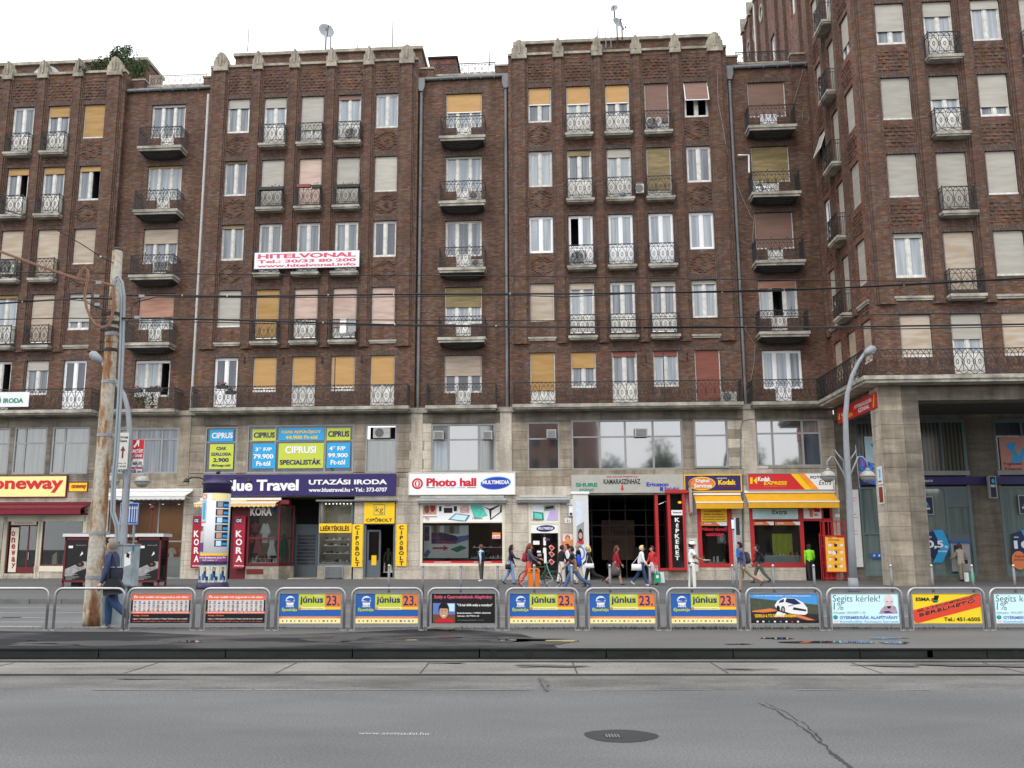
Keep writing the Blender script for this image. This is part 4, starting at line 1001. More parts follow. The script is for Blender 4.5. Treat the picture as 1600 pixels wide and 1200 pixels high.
# ===== KORA shop and its recessed entrance =====
u0,u1,z0,z1=GF2[0]
interior(f2,(u0,u1,.15,z1),4.0,M('greyish lobby wall',(.13,.125,.12),.8,.15))
def P2(x,y,v=0): return fac(x,y,v)
ka=P2(385,850,-.35); kb=P2(436,850,-.35); kc=P2(459,850,.9)
zb=P2(400,883,-.3)[1]; zt=P2(400,788,-.3)[1]
b=MB(); ua,ub,uc_=ka[0],kb[0],kc[0]
b.box(ua,ua+.1,-.3,-.2,zb,zt,MAROON); b.box(ub-.1,ub,-.3,-.2,zb,zt,MAROON); b.box(ua+.1,ub-.1,-.3,-.2,zb,zb+.1,MAROON); b.box(ua+.1,ub-.1,-.3,-.2,zt-.1,zt,MAROON); b.box(ua+.1,ub-.1,-.29,-.21,2.18,2.25,MAROON)
b.box(uc_-.08,uc_,.85,.95,zb,zt,MAROON)
for z in (zb,2.18,zt-.1): b.tube([(ub-.02,-.25,z+.05),(uc_-.04,.9,z+.05)],.05,MAROON,4)
b.box(ua-.9,ua,-.12,.1,.15,zt+.2,MAROON); b.box(ua-.1,uc_,-.3,.1,zt,zt+.22,MAROON)
k=f2.put('shopfront',b)
ob('pane',MB().box(ua+.1,ub-.1,-.26,-.25,zb+.1,2.18,GLASS).mesh('pane'),k); ob('pane',MB().box(ua+.1,ub-.1,-.26,-.25,2.25,zt-.1,GLASS).mesh('pane'),k)
b=MB(); b.face([(ub,-.25,zb+.1),(uc_-.08,.9,zb+.1),(uc_-.08,.9,2.18),(ub,-.25,2.18)],GLASS); b.face([(ub,-.25,2.25),(uc_-.08,.9,2.25),(uc_-.08,.9,zt-.1),(ub,-.25,zt-.1)],GLASS); ob('pane',b.mesh('pane'),k)
b=MB(); b.prism([(ua,0),(ub,0),(ub,1),(ua,1)],0,0.001,STONE) if False else None
b.v=[];b.f=[];b.m=[]
for z0_,z1_,m in ((.15,zb-.06,STONE),(zb-.06,zb,MAROON)):
    P=[(ua-.02,-.28),(ub,-.28),(uc_,.9),(uc_,1.2),(ua-.02,1.2)]; n=len(P); s=len(b.v)
    b.v+=[(p[0],p[1],z0_) for p in P]+[(p[0],p[1],z1_) for p in P]
    b.f.append(tuple(range(s+n,s+2*n))); b.m.append(b.mi(m))
    for i in range(n): j=(i+1)%n; b.f.append((s+i,s+j,s+n+j,s+n+i)); b.m.append(b.mi(m))
f2.put('window_plinth',b)
b=MB(); uu=rc(385,889,411,897,-.3); b.box(uu[0],uu[1],-.30,-.285,uu[2],uu[3],MAROON); f2.put('vent_cover',b)
# back panel with the clothes in front
b=MB(); b.box(ua+.1,uc_-.3,1.3,1.35,zb,zt,M('pale display backing',(.42,.32,.25),.8,.2)); f2.put('display_back',b)
def garment(kind,px,m,label,v=-.05,g=None):
    a=rc(*px,v); w=(a[1]-a[0])/2; h_=a[3]-a[2]; b=MB()
    if kind=='shirt': P=[(-.6,0),(.6,0),(.58,.55),(.95,.38),(1,.6),(.5,1),(.2,1),(0,.93),(-.2,1),(-.5,1),(-1,.6),(-.95,.38),(-.58,.55)]
    elif kind=='dress': P=[(-1,0),(1,0),(.45,.55),(.55,.8),(.3,1),(.12,.92),(-.12,.92),(-.3,1),(-.55,.8),(-.45,.55)]
    else: P=[(-.8,0),(.8,0),(.9,.5),(.7,1),(-.7,1),(-.9,.5)]
    b.prism([(p[0]*w,p[1]*h_) for p in P],0,.1,m); b.tube([(0,.05,h_*.95),(0,.05,h_+.08)],.012,STEEL,5)
    tag(b.build(kind if kind!='shirt' else 'shirt',None,FAC@Vector(((a[0]+a[1])/2,v,a[2])),-TH),label,'garment',g)
garment('shirt',(407,818,422,848),WHITE,'long white shirt hanging in the KORA window')
garment('shirt',(392,817,406,832),DRED,'dark red top hanging left of the white shirt in the KORA window')
garment('dress',(395,834,411,864),M('pink patterned cloth',(.5,.12,.16),.8,.5,30),'pink patterned dress with red top in the KORA window',-.12)
garment('dress',(417,838,432,868),WHITE,'short white dress at the right of the KORA window',-.12)
garment('shirt',(388,836,398,848),RED,'small red folded blouse at the left of the KORA window',-.1)
garment('dress',(438,835,447,868),TEAL,'turquoise dress behind the slanted side pane of the KORA window',1.0)
goods('folded_clothes','row of folded black, white and red clothes along the KORA window sill',ua+.15,ub-.12,zb+.14,2,-.22,.1,11,[WHITE,BLKP,RED,GREYF,WHITE,PINK],'clothes',5,.3)
goods('folded_clothes','second row of folded clothes further back in the KORA window',ua+.15,ub-.12,zb+.34,2,.1,.4,9,[WHITE,BLKP,DRED,WHITE],'clothes',6,.25)
p=Pix(-.262,(0,0)); p.t('KORA',391,793,425,806,WHITE,.05); p.e(426,793,434,802,DGRN,2); tag(p.b.build('window_lettering',None,FAC@Vector((0,-.262,0)),-TH),'white KORA lettering on the top pane of the maroon shop window','lettering')
b=MB(); a0,a1,q0,q1=rc(306,780,434,792,-.5); SY=slats('striped yellow awning',srgb((232,190,110)),srgb((235,205,150)),.12,0,True)
awning(f2,(308,780,434,793),SY,.2,1.0,scallop=True,slope=.22)
for px,l in (((299.5,806,314.5,888),'maroon upright KORA banner left of the advertising column'),((365,806,382,888),'maroon upright KORA banner beside the KORA window')):
    def dr(p,px=px):
        x0,x1=px[0],px[2]; p.e(x0+3,809,x1-3,818,DGRN,2); p.t('OS',x0+4.5,811,x1-4.5,816,WHITE,.03,3); p.vt('KORA',x0+3.5,829,x1-3.5,881,WHITE,.05); p.t('divatáru.hu',x0+1,882.5,x1-1,885,WHITE,.02)
    sign('upright_banner',l,px,M('maroon banner cloth',srgb((158,26,50)),.7,.04),dr,v=-.45,cat='banner')
sign('shop_sign','long purple sign reading Blue Travel UTAZÁSI IRODA',(317.5,741,618,774),NAVY,lambda p:(p.t('Blue Travel',350,749.5,467,767,WHITE,.07),p.t('UTAZÁSI IRODA',482.5,747.5,605,757,WHITE,.06),p.t('www.bluetravel.hu • Tel.: 373-0707',482.5,762,605,768.5,WHITE,.03)),v=-.2,th=.16)
# recessed door of the flats
u0_,u1_,_,_=rc(461,821,496,899,1.7); zz=fac(478,823,1.7)[1]
b=MB(); b.box(u0_,u1_,1.7,1.76,.2,zz,GREYP); b.box(u0_-.25,u0_-.02,1.68,1.8,.2,3.4,GREYP); b.box(u1_+.02,u1_+.2,1.68,1.8,.2,3.4,GREYP); b.box(u0_-.02,u1_+.02,1.66,1.8,zz,zz+.12,GREYP); o=f2.put('entrance_door',b)
for i in range(9): ob('slat_pane',MB().box(u0_+.12,u1_-.12,1.685,1.699,.85+i*.18,.98+i*.18,G_DARK).mesh('slat_pane'),o)
b=MB(); b.box(uc_,fac(499,850,0)[0],-.05,3,.14,.2,STONE); f2.put('doorstep',b)
# shoe window
hx=rc(498,781,551,883,.05); interior(f2,(hx[0],hx[1],.15,hx[3]),1.6,M('pale display lining',(.30,.29,.27),.8,.1),v0=.2)
front(f2,hx,GREYP,t=.08,v=.03,rails=(.5,))
hb=MB(); hb.box(hx[0],hx[1],0,.3,.15,hx[2]-.01,STONE); f2.put('window_plinth',hb)
g1=rc(507,884,536,903,-.05); b=MB(); b.box(g1[0],g1[1],-.12,-.02,g1[2],g1[3],GREYF)
o=f2.put('vent_grille',b)
for i in range(7): z=g1[2]+.04+i*(g1[3]-g1[2]-.06)/7; ob('slat',MB().box(g1[0]+.04,g1[1]-.04,-.15,-.12,0,.05,ZINC).mesh('slat'),o,(0,0,z))
for i,(v_,zq) in enumerate(((.45,.25),(.55,.7),(.65,1.1),(.8,1.4))): goods('shoe_shelf',['lowest','second','third','topmost'][i]+' shelf of shoes behind the LEÉRTÉKELÉS window',hx[0]+.12,hx[1]-.12,hx[2]+zq-.1,2,v_,v_+.3,9,[BLKP,BRN,CREAM,WHITE,GREYF],'shoe shelf',10+i,.16)
la=bpy.data.lights.new('window_bulbs','AREA'); la.energy=22; la.color=(1,.86,.66); la.shape='RECTANGLE'; la.size=1.3; la.size_y=.25
lo=bpy.data.objects.new('window_bulbs',la); COL.objects.link(lo); lo.location=FAC@Vector(((hx[0]+hx[1])/2,.42,hx[3]-.16)); lo.rotation_euler=(0,0,-TH)
for i in range(8):
    b=MB(); b.ball((0,0,0),.035,EM,sd=6); tag(b.build('light_bulb',None,FAC@Vector((hx[0]+.3+i*.19,.2,hx[3]-.2)),-TH),['first','second','third','fourth','fifth','sixth','seventh','eighth'][i]+' small bulb from the left along the top of the shoe window','bulb','bulbs along the top of the shoe window')
sign('sale_sign','yellow LEÉRTÉKELÉS strip across the grey framed shoe window',(498.5,818,549.5,832.5),YEL,lambda p:p.t('LEÉRTÉKELÉS',500.5,820.5,546,829.5,BLKP,.03),v=-.03,th=.02)
for px,l in (((550,819,566.5,886),'yellow upright CIPŐBOLT board left of the shoe shop door'),((619,819,635.5,884.5),'yellow upright CIPŐBOLT board right of the shoe shop door')):
    sign('upright_sign',l,px,YEL,lambda p,px=px:p.vt('CIPŐBOLT',px[0]+4.5,px[1]+2,px[2]-4.5,px[3]+.5,BLKP,.05),v=-.12,th=.05)
sign('shop_sign','square yellow kg CIPŐBOLT sign over the shoe shop door',(569,785,616.5,818),YEL,lambda p:(p.r(584,788,601.5,805,TEAL,1),p.r(585,789,600.5,804,YEL,2),p.t('kg',587,791.5,599,803,BRN,.0,4),p.t('CIPŐBOLT',572,808.5,613,815,BLKP,.02)),v=-.14,th=.1)
u0,u1,z0,z1=GF2[1]; interior(f2,GF2[1],4,DINT); zt=fac(590,820,.1)[1]
b=MB(); b.box(u0,u0+.1,.0,.12,.15,zt,GREYP); b.box(u1-.1,u1,.0,.12,.15,zt,GREYP); b.box(u0,u1,.0,.12,zt,zt+.1,GREYP); b.box(u0,u1,-.1,.3,.14,.24,STONE); f2.put('door_surround',b)
b=MB(); w=.72; b.box(0,w,0,.05,.1,.95,GREYP); b.box(0,.1,0,.05,.95,2.5,GREYP); b.box(w-.1,w,0,.05,.95,2.5,GREYP); b.box(.1,w-.1,0,.05,2.4,2.5,GREYP); o=f2.put('door',b,u0+.12,.15,.15,rz=R(18)); ob('pane',MB().box(.1,w-.1,.02,.03,.95,2.4,GLASS).mesh('pane'),o); ob('notice',MB().box(.25,.5,-.006,0,.7,1.2,YEL).mesh('notice'),o)
goods('shoe_shelf','stack of shoe boxes just inside the open shoe shop door',u1-.75,u1-.15,.5,1,.8,1.2,4,[BRN,CREAM,WHITE,RED],'shelf',31,.6)
b=MB(); b.box(hx[0]-.1,u1+.1,-.35,-.02,z1+.02,z1+.1,ZINC); f2.put('canopy',b)
# CIPRUS films stuck in the mezzanine window fields (flat print on the panes)
def ciprus(name,label,px,m,tx):
    sign(name,label,px,m,lambda p:[p.t(s,*q,c,.05) for s,*q,c in tx],v=-.014-.02,th=.012,cat='window poster',group='holiday posters in the mezzanine windows')
ciprus('window_poster','blue CIPRUS poster over the lime one in the small left mezzanine window',(328,671,365,690),CYAN,[('CIPRUS',331,676,364,685,WHITE)])
ciprus('window_poster','lime CSAK SZÁLLODA 2.900 poster in the small left mezzanine window',(327.5,694,364.5,733),LIME,[('CSAK',338,698,354,703,NAVY),('SZÁLLODA',330,706,361.5,712,NAVY),('2.900',333,715.5,357.5,722,NAVY),('fő/nap-tól',330.5,725,360,730,NAVY)])
ciprus('window_poster','lime CIPRUS poster at the upper left of the wide mezzanine window',(394.5,671,431,689),LIME,[('CIPRUS',396.5,675.5,429.5,684,NAVY)])
ciprus('window_poster','blue 79.900 Ft-tól poster at the lower left of the wide window',(394.5,693,430.5,732),CYAN,[('3* F/P',399,699,425,705,WHITE),('79.900',396,709.5,427.5,717,WHITE),('Ft-tól',400.5,720.5,422.5,728,WHITE)])
ciprus('window_poster','blue CSAK REPÜLŐJEGY poster at the top centre of the wide window',(435.5,668.5,506.5,688),CYAN,[('CSAK REPÜLŐJEGY',440,671.5,502,678,YEL),('44.900 Ft-tól',446,680.5,496,686,YEL)])
ciprus('window_poster','large lime CIPRUSI SPECIALISTÁK poster in the middle',(435,692.5,505.5,731.5),LIME,[('CIPRUSI',445.5,697,494,708.5,WHITE),('SPECIALISTÁK',437,716.5,502,726,NAVY)])
ciprus('window_poster','lime CIPRUS poster at the upper right of the wide mezzanine window',(510.5,669,547.5,688),LIME,[('CIPRUS',512.5,673.5,546,682.5,NAVY)])
ciprus('window_poster','blue 99.900 Ft-tól poster at the lower right of the wide window',(510.5,692,547,731),CYAN,[('4* F/P',514.5,697,540,704,WHITE),('99.900',512.5,708,543.5,715,WHITE),('Ft-tól',516.5,718.5,539.5,726,WHITE)])
# ===== Photo hall =====
u0,u1,z0,z1=GF2[2]
interior(f2,GF2[2],2.6,DINT); sp=(fac(700,816,.1)[1]-z0)/(z1-z0)
front(f2,GF2[2],CREAM,rails=(sp,),t=.14,v=.02,skip=((0,1),))
b=MB(); b.box(u0+.14,u1-.14,.03,.06,z0+(z1-z0)*sp,z1-.14,WHITE); b2=Pix(.03,(0,0))
b2.r(661,787,682,804,M('dusky skin print',srgb((190,140,125)),.5,.4,6)); b2.e(663,788,671,802,BRN,2); b2.e(672,786.5,680,800,DRED,2)
b2.r(685.5,787.5,716,803.5,WHITE,1); b2.r(693.5,793.5,707,801.5,BLKP,2); b2.r(686,791,690,799,BLKP,2); b2.r(709,791,714,799,BLKP,2); b2.t('Radost',696,789,705,791.5,RED,.02)
b2.p([(700,812),(728,815.5),(735,805),(712,802)],M('laptop blue print',srgb((90,130,150))),2); b2.p([(704,811),(726,813.5),(731,806),(713,803.5)],SKYB,3)
b2.r(719,787,733,802,M('sunlit people print',srgb((205,170,160)),.5,.5,9),1)
b2.p([(734,787),(752,787),(762,806),(741,811)],M('sea green print',srgb((90,200,180)),.5,.3,5),1)
b2.p([(753,790),(765,795),(784,787),(784,800),(766,813),(764,797)],BLKP,1); b2.p([(768,798),(782,789.5),(781,800),(767.5,810)],M('page white',srgb((225,225,215))),2)
b2.r(661,807,683,808,BLKP,2); b2.t('TV',664,808.5,671,814,PINK,.03); b2.t('2 Samsung',738,808,754,812,DRED,.02)
o=f2.put('fascia_poster',b); ob('print',b2.b.mesh('print'),o,(0,.03,0))
sign('window_poster','blue and white product poster standing inside the photo shop window at the left',(662,821,732,872),WHITE,lambda p:(p.r(674,821,687,832,GREYF),p.r(694,821,718,834,GREYF),p.e(677,821,684,832,BRN),p.e(702,821,710,834,BRN),p.p([(674,832),(715,838),(732,836),(732,843),(712,850),(674,850)],LBL,2),p.p([(674,832),(690,832),(712,837),(716,842),(712,848),(674,849)],NAVY,3),p.t('nagyra',675,839,689,843,RED,.05,5),p.t('világába!',684,844,711,849,RED,.05,5),p.p([(676,855),(693,855),(693,852),(701,856.5),(693,861),(693,858),(676,858)],RED,3),p.p([(703,858),(720,852),(730,856),(714,863)],TEAL,3),p.r(663,823,671,845,DGRN,2),p.t('zepi',661.5,833,671,838,RED,.03,3),p.p([(661,868),(668,858),(673,862),(667,872)],LBL,2)),v=.5,th=.03,cat='poster')
sign('window_strip','red strip with the shop address along the bottom of the photo shop window',(661,876.5,784,880),RED,lambda p:(p.t('www.photohall.hu',678,877.3,705,879.4,WHITE,.03),p.t('www.photohall.hu',740,877.3,768,879.4,WHITE,.03)),v=.0,th=.012,cat='window strip')
sign('price_sticker','small orange and white discount sticker in the upper right of the photo shop window',(769,832,782,842),ORNG,lambda p:(p.r(769.5,836,781.5,841,WHITE),p.t('23.000',770,837,781,840.5,RED,.02)),v=.0,th=.01,cat='sticker')
goods('camera_shelf','row of small cameras and price cards behind the dark right pane of the photo shop',fac(735,870,.6)[0],u1-.2,z0+.4,1,.7,1.1,12,[WHITE,GREYF,BLKP,LBL,WHITE],'shelf',41,.16)
goods('camera_shelf','upper shelf of cameras behind the dark right pane of the photo shop',fac(738,870,.6)[0],u1-.2,z0+.95,1,.9,1.2,9,[WHITE,GREYF,BLKP],'shelf',42,.12)
cassette(f2,(653,774,790,787))
def phd(p):
    p.e(643.5,747,661,764.5,RED,1); p.e(646.5,750,658,761.5,WHITE,2); p.e(648,750.5,656.5,761,RED,3); p.e(650.5,751.5,654,760,WHITE,4)
    p.t('Photo hall',666,747,744.5,760,RED,.09); p.r(666,761.5,680,762.5,NAVY,2); p.r(730,761.5,744,762.5,NAVY,2); p.t('FOTO · DVD · AUDIO · INTERNET',682,761,728,763,GREYF,.01)
    p.e(750.5,744.5,798.5,765,CYAN,1,32,R(4)); p.e(752,746,797,764,M('logo blue print',srgb((40,60,170))),2,32,R(4)); p.t('MULTIMEDIA',754,750.5,796,756.5,WHITE,.05)
sign('shop_sign','white Photo hall MULTIMEDIA sign with red round emblem',(639.5,739,804,772),M('white sign face',srgb((236,238,240)),.4,.02),phd,v=-.2,th=.16,edge=M('thin cream edge',(.6,.58,.5)))
# ===== door beside it =====
u0,u1,z0,z1=GF3[0]; interior(f3,GF3[0],3,DINT); zs=[fac(850,y,.1)[1] for y in (902,833,819,816)]
b=MB(); t=.12
b.box(u0,u0+t,-.04,.08,.15,z1,CREAM); b.box(u1-t,u1,-.04,.08,.15,z1,CREAM); b.box(u0+t,u1-t,-.04,.08,z1-t,z1,CREAM); b.box(u0+t,u1-t,-.04,.08,zs[2],zs[2]+.1,CREAM); b.box(u0+t,u1-t,-.02,.08,zs[1],zs[2],WHITE); b.box(u0+t,u1-t,.02,.05,zs[2]+.1,z1-t,WHITE)
o=f3.put('door_surround',b); p=Pix(.0,(0,0)); p.e(838,820.5,867,831,NAVY,6,28,R(3)); p.t('MULTIMEDIA',841,823.5,864.5,827.5,WHITE,.04,8)
p.r(831,789,871,814,M('pale product print',srgb((215,222,226)),.5,.1),0); p.p([(833,799),(849,801),(850,813),(833,812)],TEAL,2); p.p([(835,801),(847,803),(847,811),(835,810)],M('mint print',srgb((110,200,190))),3); p.p([(849,790),(867,788),(868,797),(850,799)],GREYF,2); p.p([(852,792),(865,790),(865,794),(852,796)],BLKP,3); p.p([(859,799),(872,797),(872,813),(854,813)],M('lilac print',srgb((190,170,215))),2); p.t('Panasonic',831,811.5,848,814,RED,.02,4); ob('print',p.b.mesh('print'),o)
b=MB(); a0,a1=fac(831,860,.1)[0],fac(853,860,.1)[0]
for x in (u0+t,(u0+u1)/2-.03,u1-t-.06): b.box(x,x+.06,.0,.06,.2,zs[1],M('dark bronze door frame',(.04,.035,.03),.4,.1))
b.box(u0+t,u1-t,.0,.06,.2,.35,MT['dark bronze door frame']); o=f3.put('door',b); ob('pane',MB().box(u0+t,u1-t,.02,.028,.35,zs[1],GLASS).mesh('pane'),o)
p=Pix(.0,(0,0)); rr=random.Random(8)
for (x,y,w,h_,m) in ((838,848,10,6,WHITE),(842,862,6,3,WHITE),(843,867,6,4,GREYF),(851,846,4,12,WHITE),(851,860,5,8,WHITE),(852,872,4,16,WHITE),(855,843,8,3,PURP)): p.r(x-w/2,y-h_/2,x+w/2,y+h_/2,m,2)
for i,y in enumerate((857,867,879)): p.p([(857,y-3),(861,y-6),(867,y-1),(862,y+4)],M('salmon sticker',srgb((215,150,140))),2); p.p([(859,y-2),(862,y-4),(865,y-1),(862,y+2)],DRED,3)
ob('stickers',p.b.mesh('stickers'),o)
cassette(f3,(808,773,889,786))
sign('wall_poster','tall pink and violet poster beside the white passage pillar',(878.5,835,895,880),M('violet poster',srgb((190,70,150)),.5,.05),lambda p:(p.r(879,835,895,850,M('pale face print',srgb((235,200,180)))),p.e(883,836,891,846,BRN,2),p.e(884,838,890,848,SKINP,3),p.p([(879,846),(895,843),(895,858),(879,858)],ORNG,2),p.r(880,864,894,878,M('rose print',srgb((232,170,200))),2),p.t('akció',881,866,893,870,WHITE,.03),p.t('fotó',882,872,892,876,WHITE,.03)),v=-.08,th=.03,cat='poster')
b=MB(); b.box(-.16,.16,-.1,0,0,.28,WHITE); tag(b.build('alarm_box',None,FAC@Vector((fac(890,783,-.06)[0],-.05,fac(890,789,-.06)[1])),-TH),'small white alarm box at the end of the door awning','alarm box')
b=MB(); b.box(-.1,.1,-.12,0,0,.5,WHITE); b.box(-.06,.06,-.16,-.12,.05,.15,BLKP); tag(b.build('intercom_box',None,FAC@Vector((fac(892,805,-.06)[0],-.05,fac(892,806,-.06)[1])),-TH),'white upright junction box left of the passage pillar','box')
sign('house_number','small white house number plate left of the passage',(883,810,892,817),WHITE,lambda p:p.t('21',885,811.5,890,815.5,BLKP,.02),v=-.07,th=.02,cat='number plate')
# ===== passage =====
u0,u1,z0,z1=GF3[1]; interior(f3,(u0-1.0,u1,z0,z1),12,DINT,floor=PAV)
b=MB(); a0,a1,q0,q1=rc(895.5,772,920,900,-.05); b.box(a0,a1,-.18,.6,.15,q1,M('white passage pillar',(.62,.62,.6),.5,.04)); b.box(a0-.08,a1+.06,-.24,.62,q1,q1+.12,WHITE); o=f3.put('passage_pillar',b)
p=Pix(-.18,(0,0)); p.r(901,783,912.5,897,M('pale advert print',srgb((205,214,226))),1); p.p([(901,822),(912.5,815),(912.5,850),(901,858)],GREYF,2); p.e(903,826,911,848,BLKP,3); p.e(904,832,910,842,SKINP,4); p.r(902,845,912,850,RED,4); p.e(899.5,853,914,876,LBL,2); p.e(901.5,856,912,873,M('pale advert print',(.6,.65,.7)),3); ob('print',p.b.mesh('print'),o,(0,-.18,0))
sign('shop_sign','long grey fascia reading SHURE, KAMARASZÍNHÁZ and Ericsson Stúdió over the passage',(893,741.5,1068,770),M('grey metal fascia',srgb((168,168,160)),.5,.08),lambda p:(p.t('SHURE',899.5,754.5,933.5,760.5,TEAL,.1),p.t('STÚDIÓ',905,763,928,767.5,TEAL,.05),p.t('BUDAPESTI',948,743.8,996,745.8,RED,.03),p.t('KAMARASZÍNHÁZ',943,746.5,1000.5,756.5,BLKP,.02),p.p([(971,758),(973.5,758),(973.5,763),(975,763),(972.2,767.5),(969.5,763),(971,763)],RED,3),p.t('Ericsson',1010,753.5,1044.5,760,M('ericsson blue print',srgb((50,50,160))),.05),p.r(1031,761,1036,767,MT['ericsson blue print'],3),p.t('Stúdió',1038,761,1061.5,767.5,MT['ericsson blue print'],.04)),v=-.22,th=.18)
GM=M('dark passage ironwork',(.02,.02,.02),.5,.1)
b=MB()
for x in (925,953,978,1010,1040): a=fac(x,840,3)[0]; b.box(a-.03,a+.03,3,3.06,.15,5,GM)
for z in (2.3,2.9,3.7): b.box(u0,u1,3,3.05,z,z+.06,GM)
o=f3.put('passage_gate',b)
for i in range(4):
    a=fac(1010+i*8,840,3)[0]; bb=MB()
    for k_ in range(12): bb.tube([(a+.1*math.cos(t*.8),3.0,.4+k_*.17+.08*math.sin(t*.8)) for t in range(8)],.01,GM,4,False)
    ob('scrollwork',bb.mesh('scrollwork'),o)
sign('board','brown Samari Fitness board hanging inside the dark passage',(940,813,992,875),M('brown fitness board',(.13,.075,.045),.7,.15),lambda p:(p.t('Samari',948,816,980,825,BLKP,.03),p.t('Fitness',952,827,991,836,BLKP,.03),p.t('Office',950,845,966,849,BLKP,.02),p.t('1. emelet',950,855,970,859,BLKP,.02)),v=4.2,th=.05,cat='board')
sign('board','small dark notice board low inside the passage near the gate',(991,855,1012,878),BLKP,None,v=3.6,th=.05,cat='board')
# red display case with KÉPKERET
a0,a1,q0,q1=rc(1044,771,1071.5,891,-.2)
b=MB(); b.box(a0,a0+.14,-.3,.4,q0+.1,q1,REDP); b.box(a1-.14,a1,-.3,.4,q0+.1,q1,REDP); b.box(a0-.1,a1+.1,-.4,.45,q1,q1+.18,REDP); b.box(a0-.05,a1,-.32,.4,q0,q0+.12,REDP); b.box(a0+.14,a1-.14,.3,.38,q0+.1,q1,DINT); b.box(a0-.6,a1,-.05,.5,.15,q0,STONE); b.box(a0-.6,a0-.45,-.1,.5,q0,q1,REDP); b.box(a0-.5,a0,-.1,.4,q0,q0+.1,REDP); o=f3.put('display_case',b)
ob('pane',MB().box(a0+.14,a1-.14,-.27,-.26,q0+.12,q1,GLASS).mesh('pane'),o)
p=Pix(-.27,(0,0)); p.r(1049,797,1067,805,WHITE,1); p.t('fotosarok',1051,799,1065,802,BLKP,.02); p.vt('KÉPKERET',1053.5,809,1063,877,WHITE,.06); p.e(1059,783,1065,787,YEL,2); ob('lettering',p.b.mesh('lettering'),o,(0,-.275,0))
# ===== small Kodak shop window =====
interior(f3,GF3[2],2.0,DINT); front(f3,GF3[2],REDP,t=.2,v=-.02)
awning(f3,(1086,772,1159,795),M('yellow awning cloth',srgb((214,158,26)),.8,.08),.3,.75,slope=.42)
sign('shop_sign','dark blue Digital Services Kodak sign with yellow border',(1070.5,743,1157.5,767),NAVY,lambda p:(p.e(1075,745,1118,766,YEL,1),p.e(1075,747,1113,764,RED,1),p.e(1078,746.5,1117,764.5,ORNG,2),p.t('Digital',1087,748.5,1108,755,WHITE,.04,5),p.t('Services',1084.5,755.5,1112,762,WHITE,.04,5),p.t('powered by',1120,746,1136,748.5,WHITE,.02),p.t('Kodak',1122,749.5,1150,757.5,YEL,.07),p.t('Technology',1122,759,1150,762,DRED,.02)),v=-.2,th=.15,edge=YEL)
sign('window_poster','yellow price list poster with red lines at the top of the narrow red framed window',(1094,793,1136,815),YEL,lambda p:([p.t(s,x0,y,x1,y+2.5,DRED,.02) for s,x0,x1,y in (('Fotocikk javítása',1100,1126,798),('Mobilok, Foto Molinok',1100,1130,802.5),('Igazolványképek készítése',1098,1133,806.5),('Digitális fotók',1098,1133,810.5))],p.r(1095,815.5,1136,821,ORNG,1)),v=-.05,th=.012,cat='poster')
sign('window_poster','orange and white Kodak strip under the yellow list in the narrow window',(1094.5,815.5,1136,821.5),ORNG,lambda p:(p.p([(1118,815.5),(1136,815.5),(1136,821.5),(1126,821.5)],WHITE,1),p.t('Kodak',1101,816.5,1112,819,WHITE,.03)),v=-.06,th=.008,cat='poster')
p=Pix(-.04,(0,0)); p.t('Nikon távcső',1097,823.5,1136,829.5,RED,.04); p.t('szaküzlet',1103,832,1131,837.5,RED,.04); tag(p.b.build('window_lettering',None,FAC@Vector((0,-.04,0)),-TH),'red Nikon távcső szaküzlet lettering on the narrow dark window','lettering')
u0,u1,z0,z1=GF3[2]; goods('camera_shelf','shelf of cameras and white boxes at the bottom of the narrow red framed window',u0+.25,u1-.25,z0+.25,1,.4,.8,7,[WHITE,GREYF,BLKP,LIME],'shelf',51,.32)
sign('notice','framed white product card in the upper right of the narrow window',(1121,835,1134,849),GREYF,lambda p:p.e(1124,837,1131,847,WHITE),v=.5,th=.02,cat='notice')
sign('notice_board','tall white notice board left of the narrow red window',(1073,841,1090,893),M('white notice board',(.6,.6,.58),.5,.05),lambda p:(p.e(1079,844,1083,848,TEAL),p.t('Szabó Ervin',1075,849.5,1088,852,BLKP,.02),[p.r(1076,856+i*5,1076+rnd.uniform(7,11),857+i*5,GREYF,1) for i in range(7)]),v=-.07,th=.03,cat='notice board')
b=MB(); b.box(-.07,.07,-.45,0,0,1.3,GREYF); b.prism([(-.075,.1),(.0,.0),(.075,.1)],-.46,-.45,RED); b.box(-.075,-.07,-.4,-.02,.1,1.2,RED); tag(b.build('projecting_sign',None,FAC@Vector((fac(1078,780,-.2)[0],-.05,fac(1078,803,-.2)[1])),-TH),'grey and red sign standing out from the wall left of the small yellow awning','sign')
# ===== large Kodak Express shop =====
u0,u1,z0,z1=GF3[3]; w0,w1=GF3[4][0],GF3[4][1]
interior(f3,(u0,w1,.15,z1),2.6,DINT); zh=(fac(1210,812,0)[1]-z0)/(z1-z0); z2=(fac(1210,812,0)[1]-z0)/(z1-z0)
front(f3,(u0,u1,z0,z1),REDP,rails=(zh,),t=.2,v=-.02)
b=MB(); zt=fac(1270,814,0)[1]; dl,dr_=fac(1258,850,0)[0],fac(1286,850,0)[0]
b.box(dr_,dr_+.1,-.04,.1,.15,z1,REDP); b.box(w1-.12,w1,-.04,.1,.15,z1,REDP); b.box(u1,w1,-.04,.1,zt,zt+.12,REDP); b.box(u1,w1,-.04,.1,z1-.1,z1,REDP); b.box(dr_+.1,w1-.12,-.02,.06,.15,.9,REDP); b.box(dl,dr_,-.03,.03,zt+.12,z1-.1,WHITE); o=f3.put('door_surround',b)
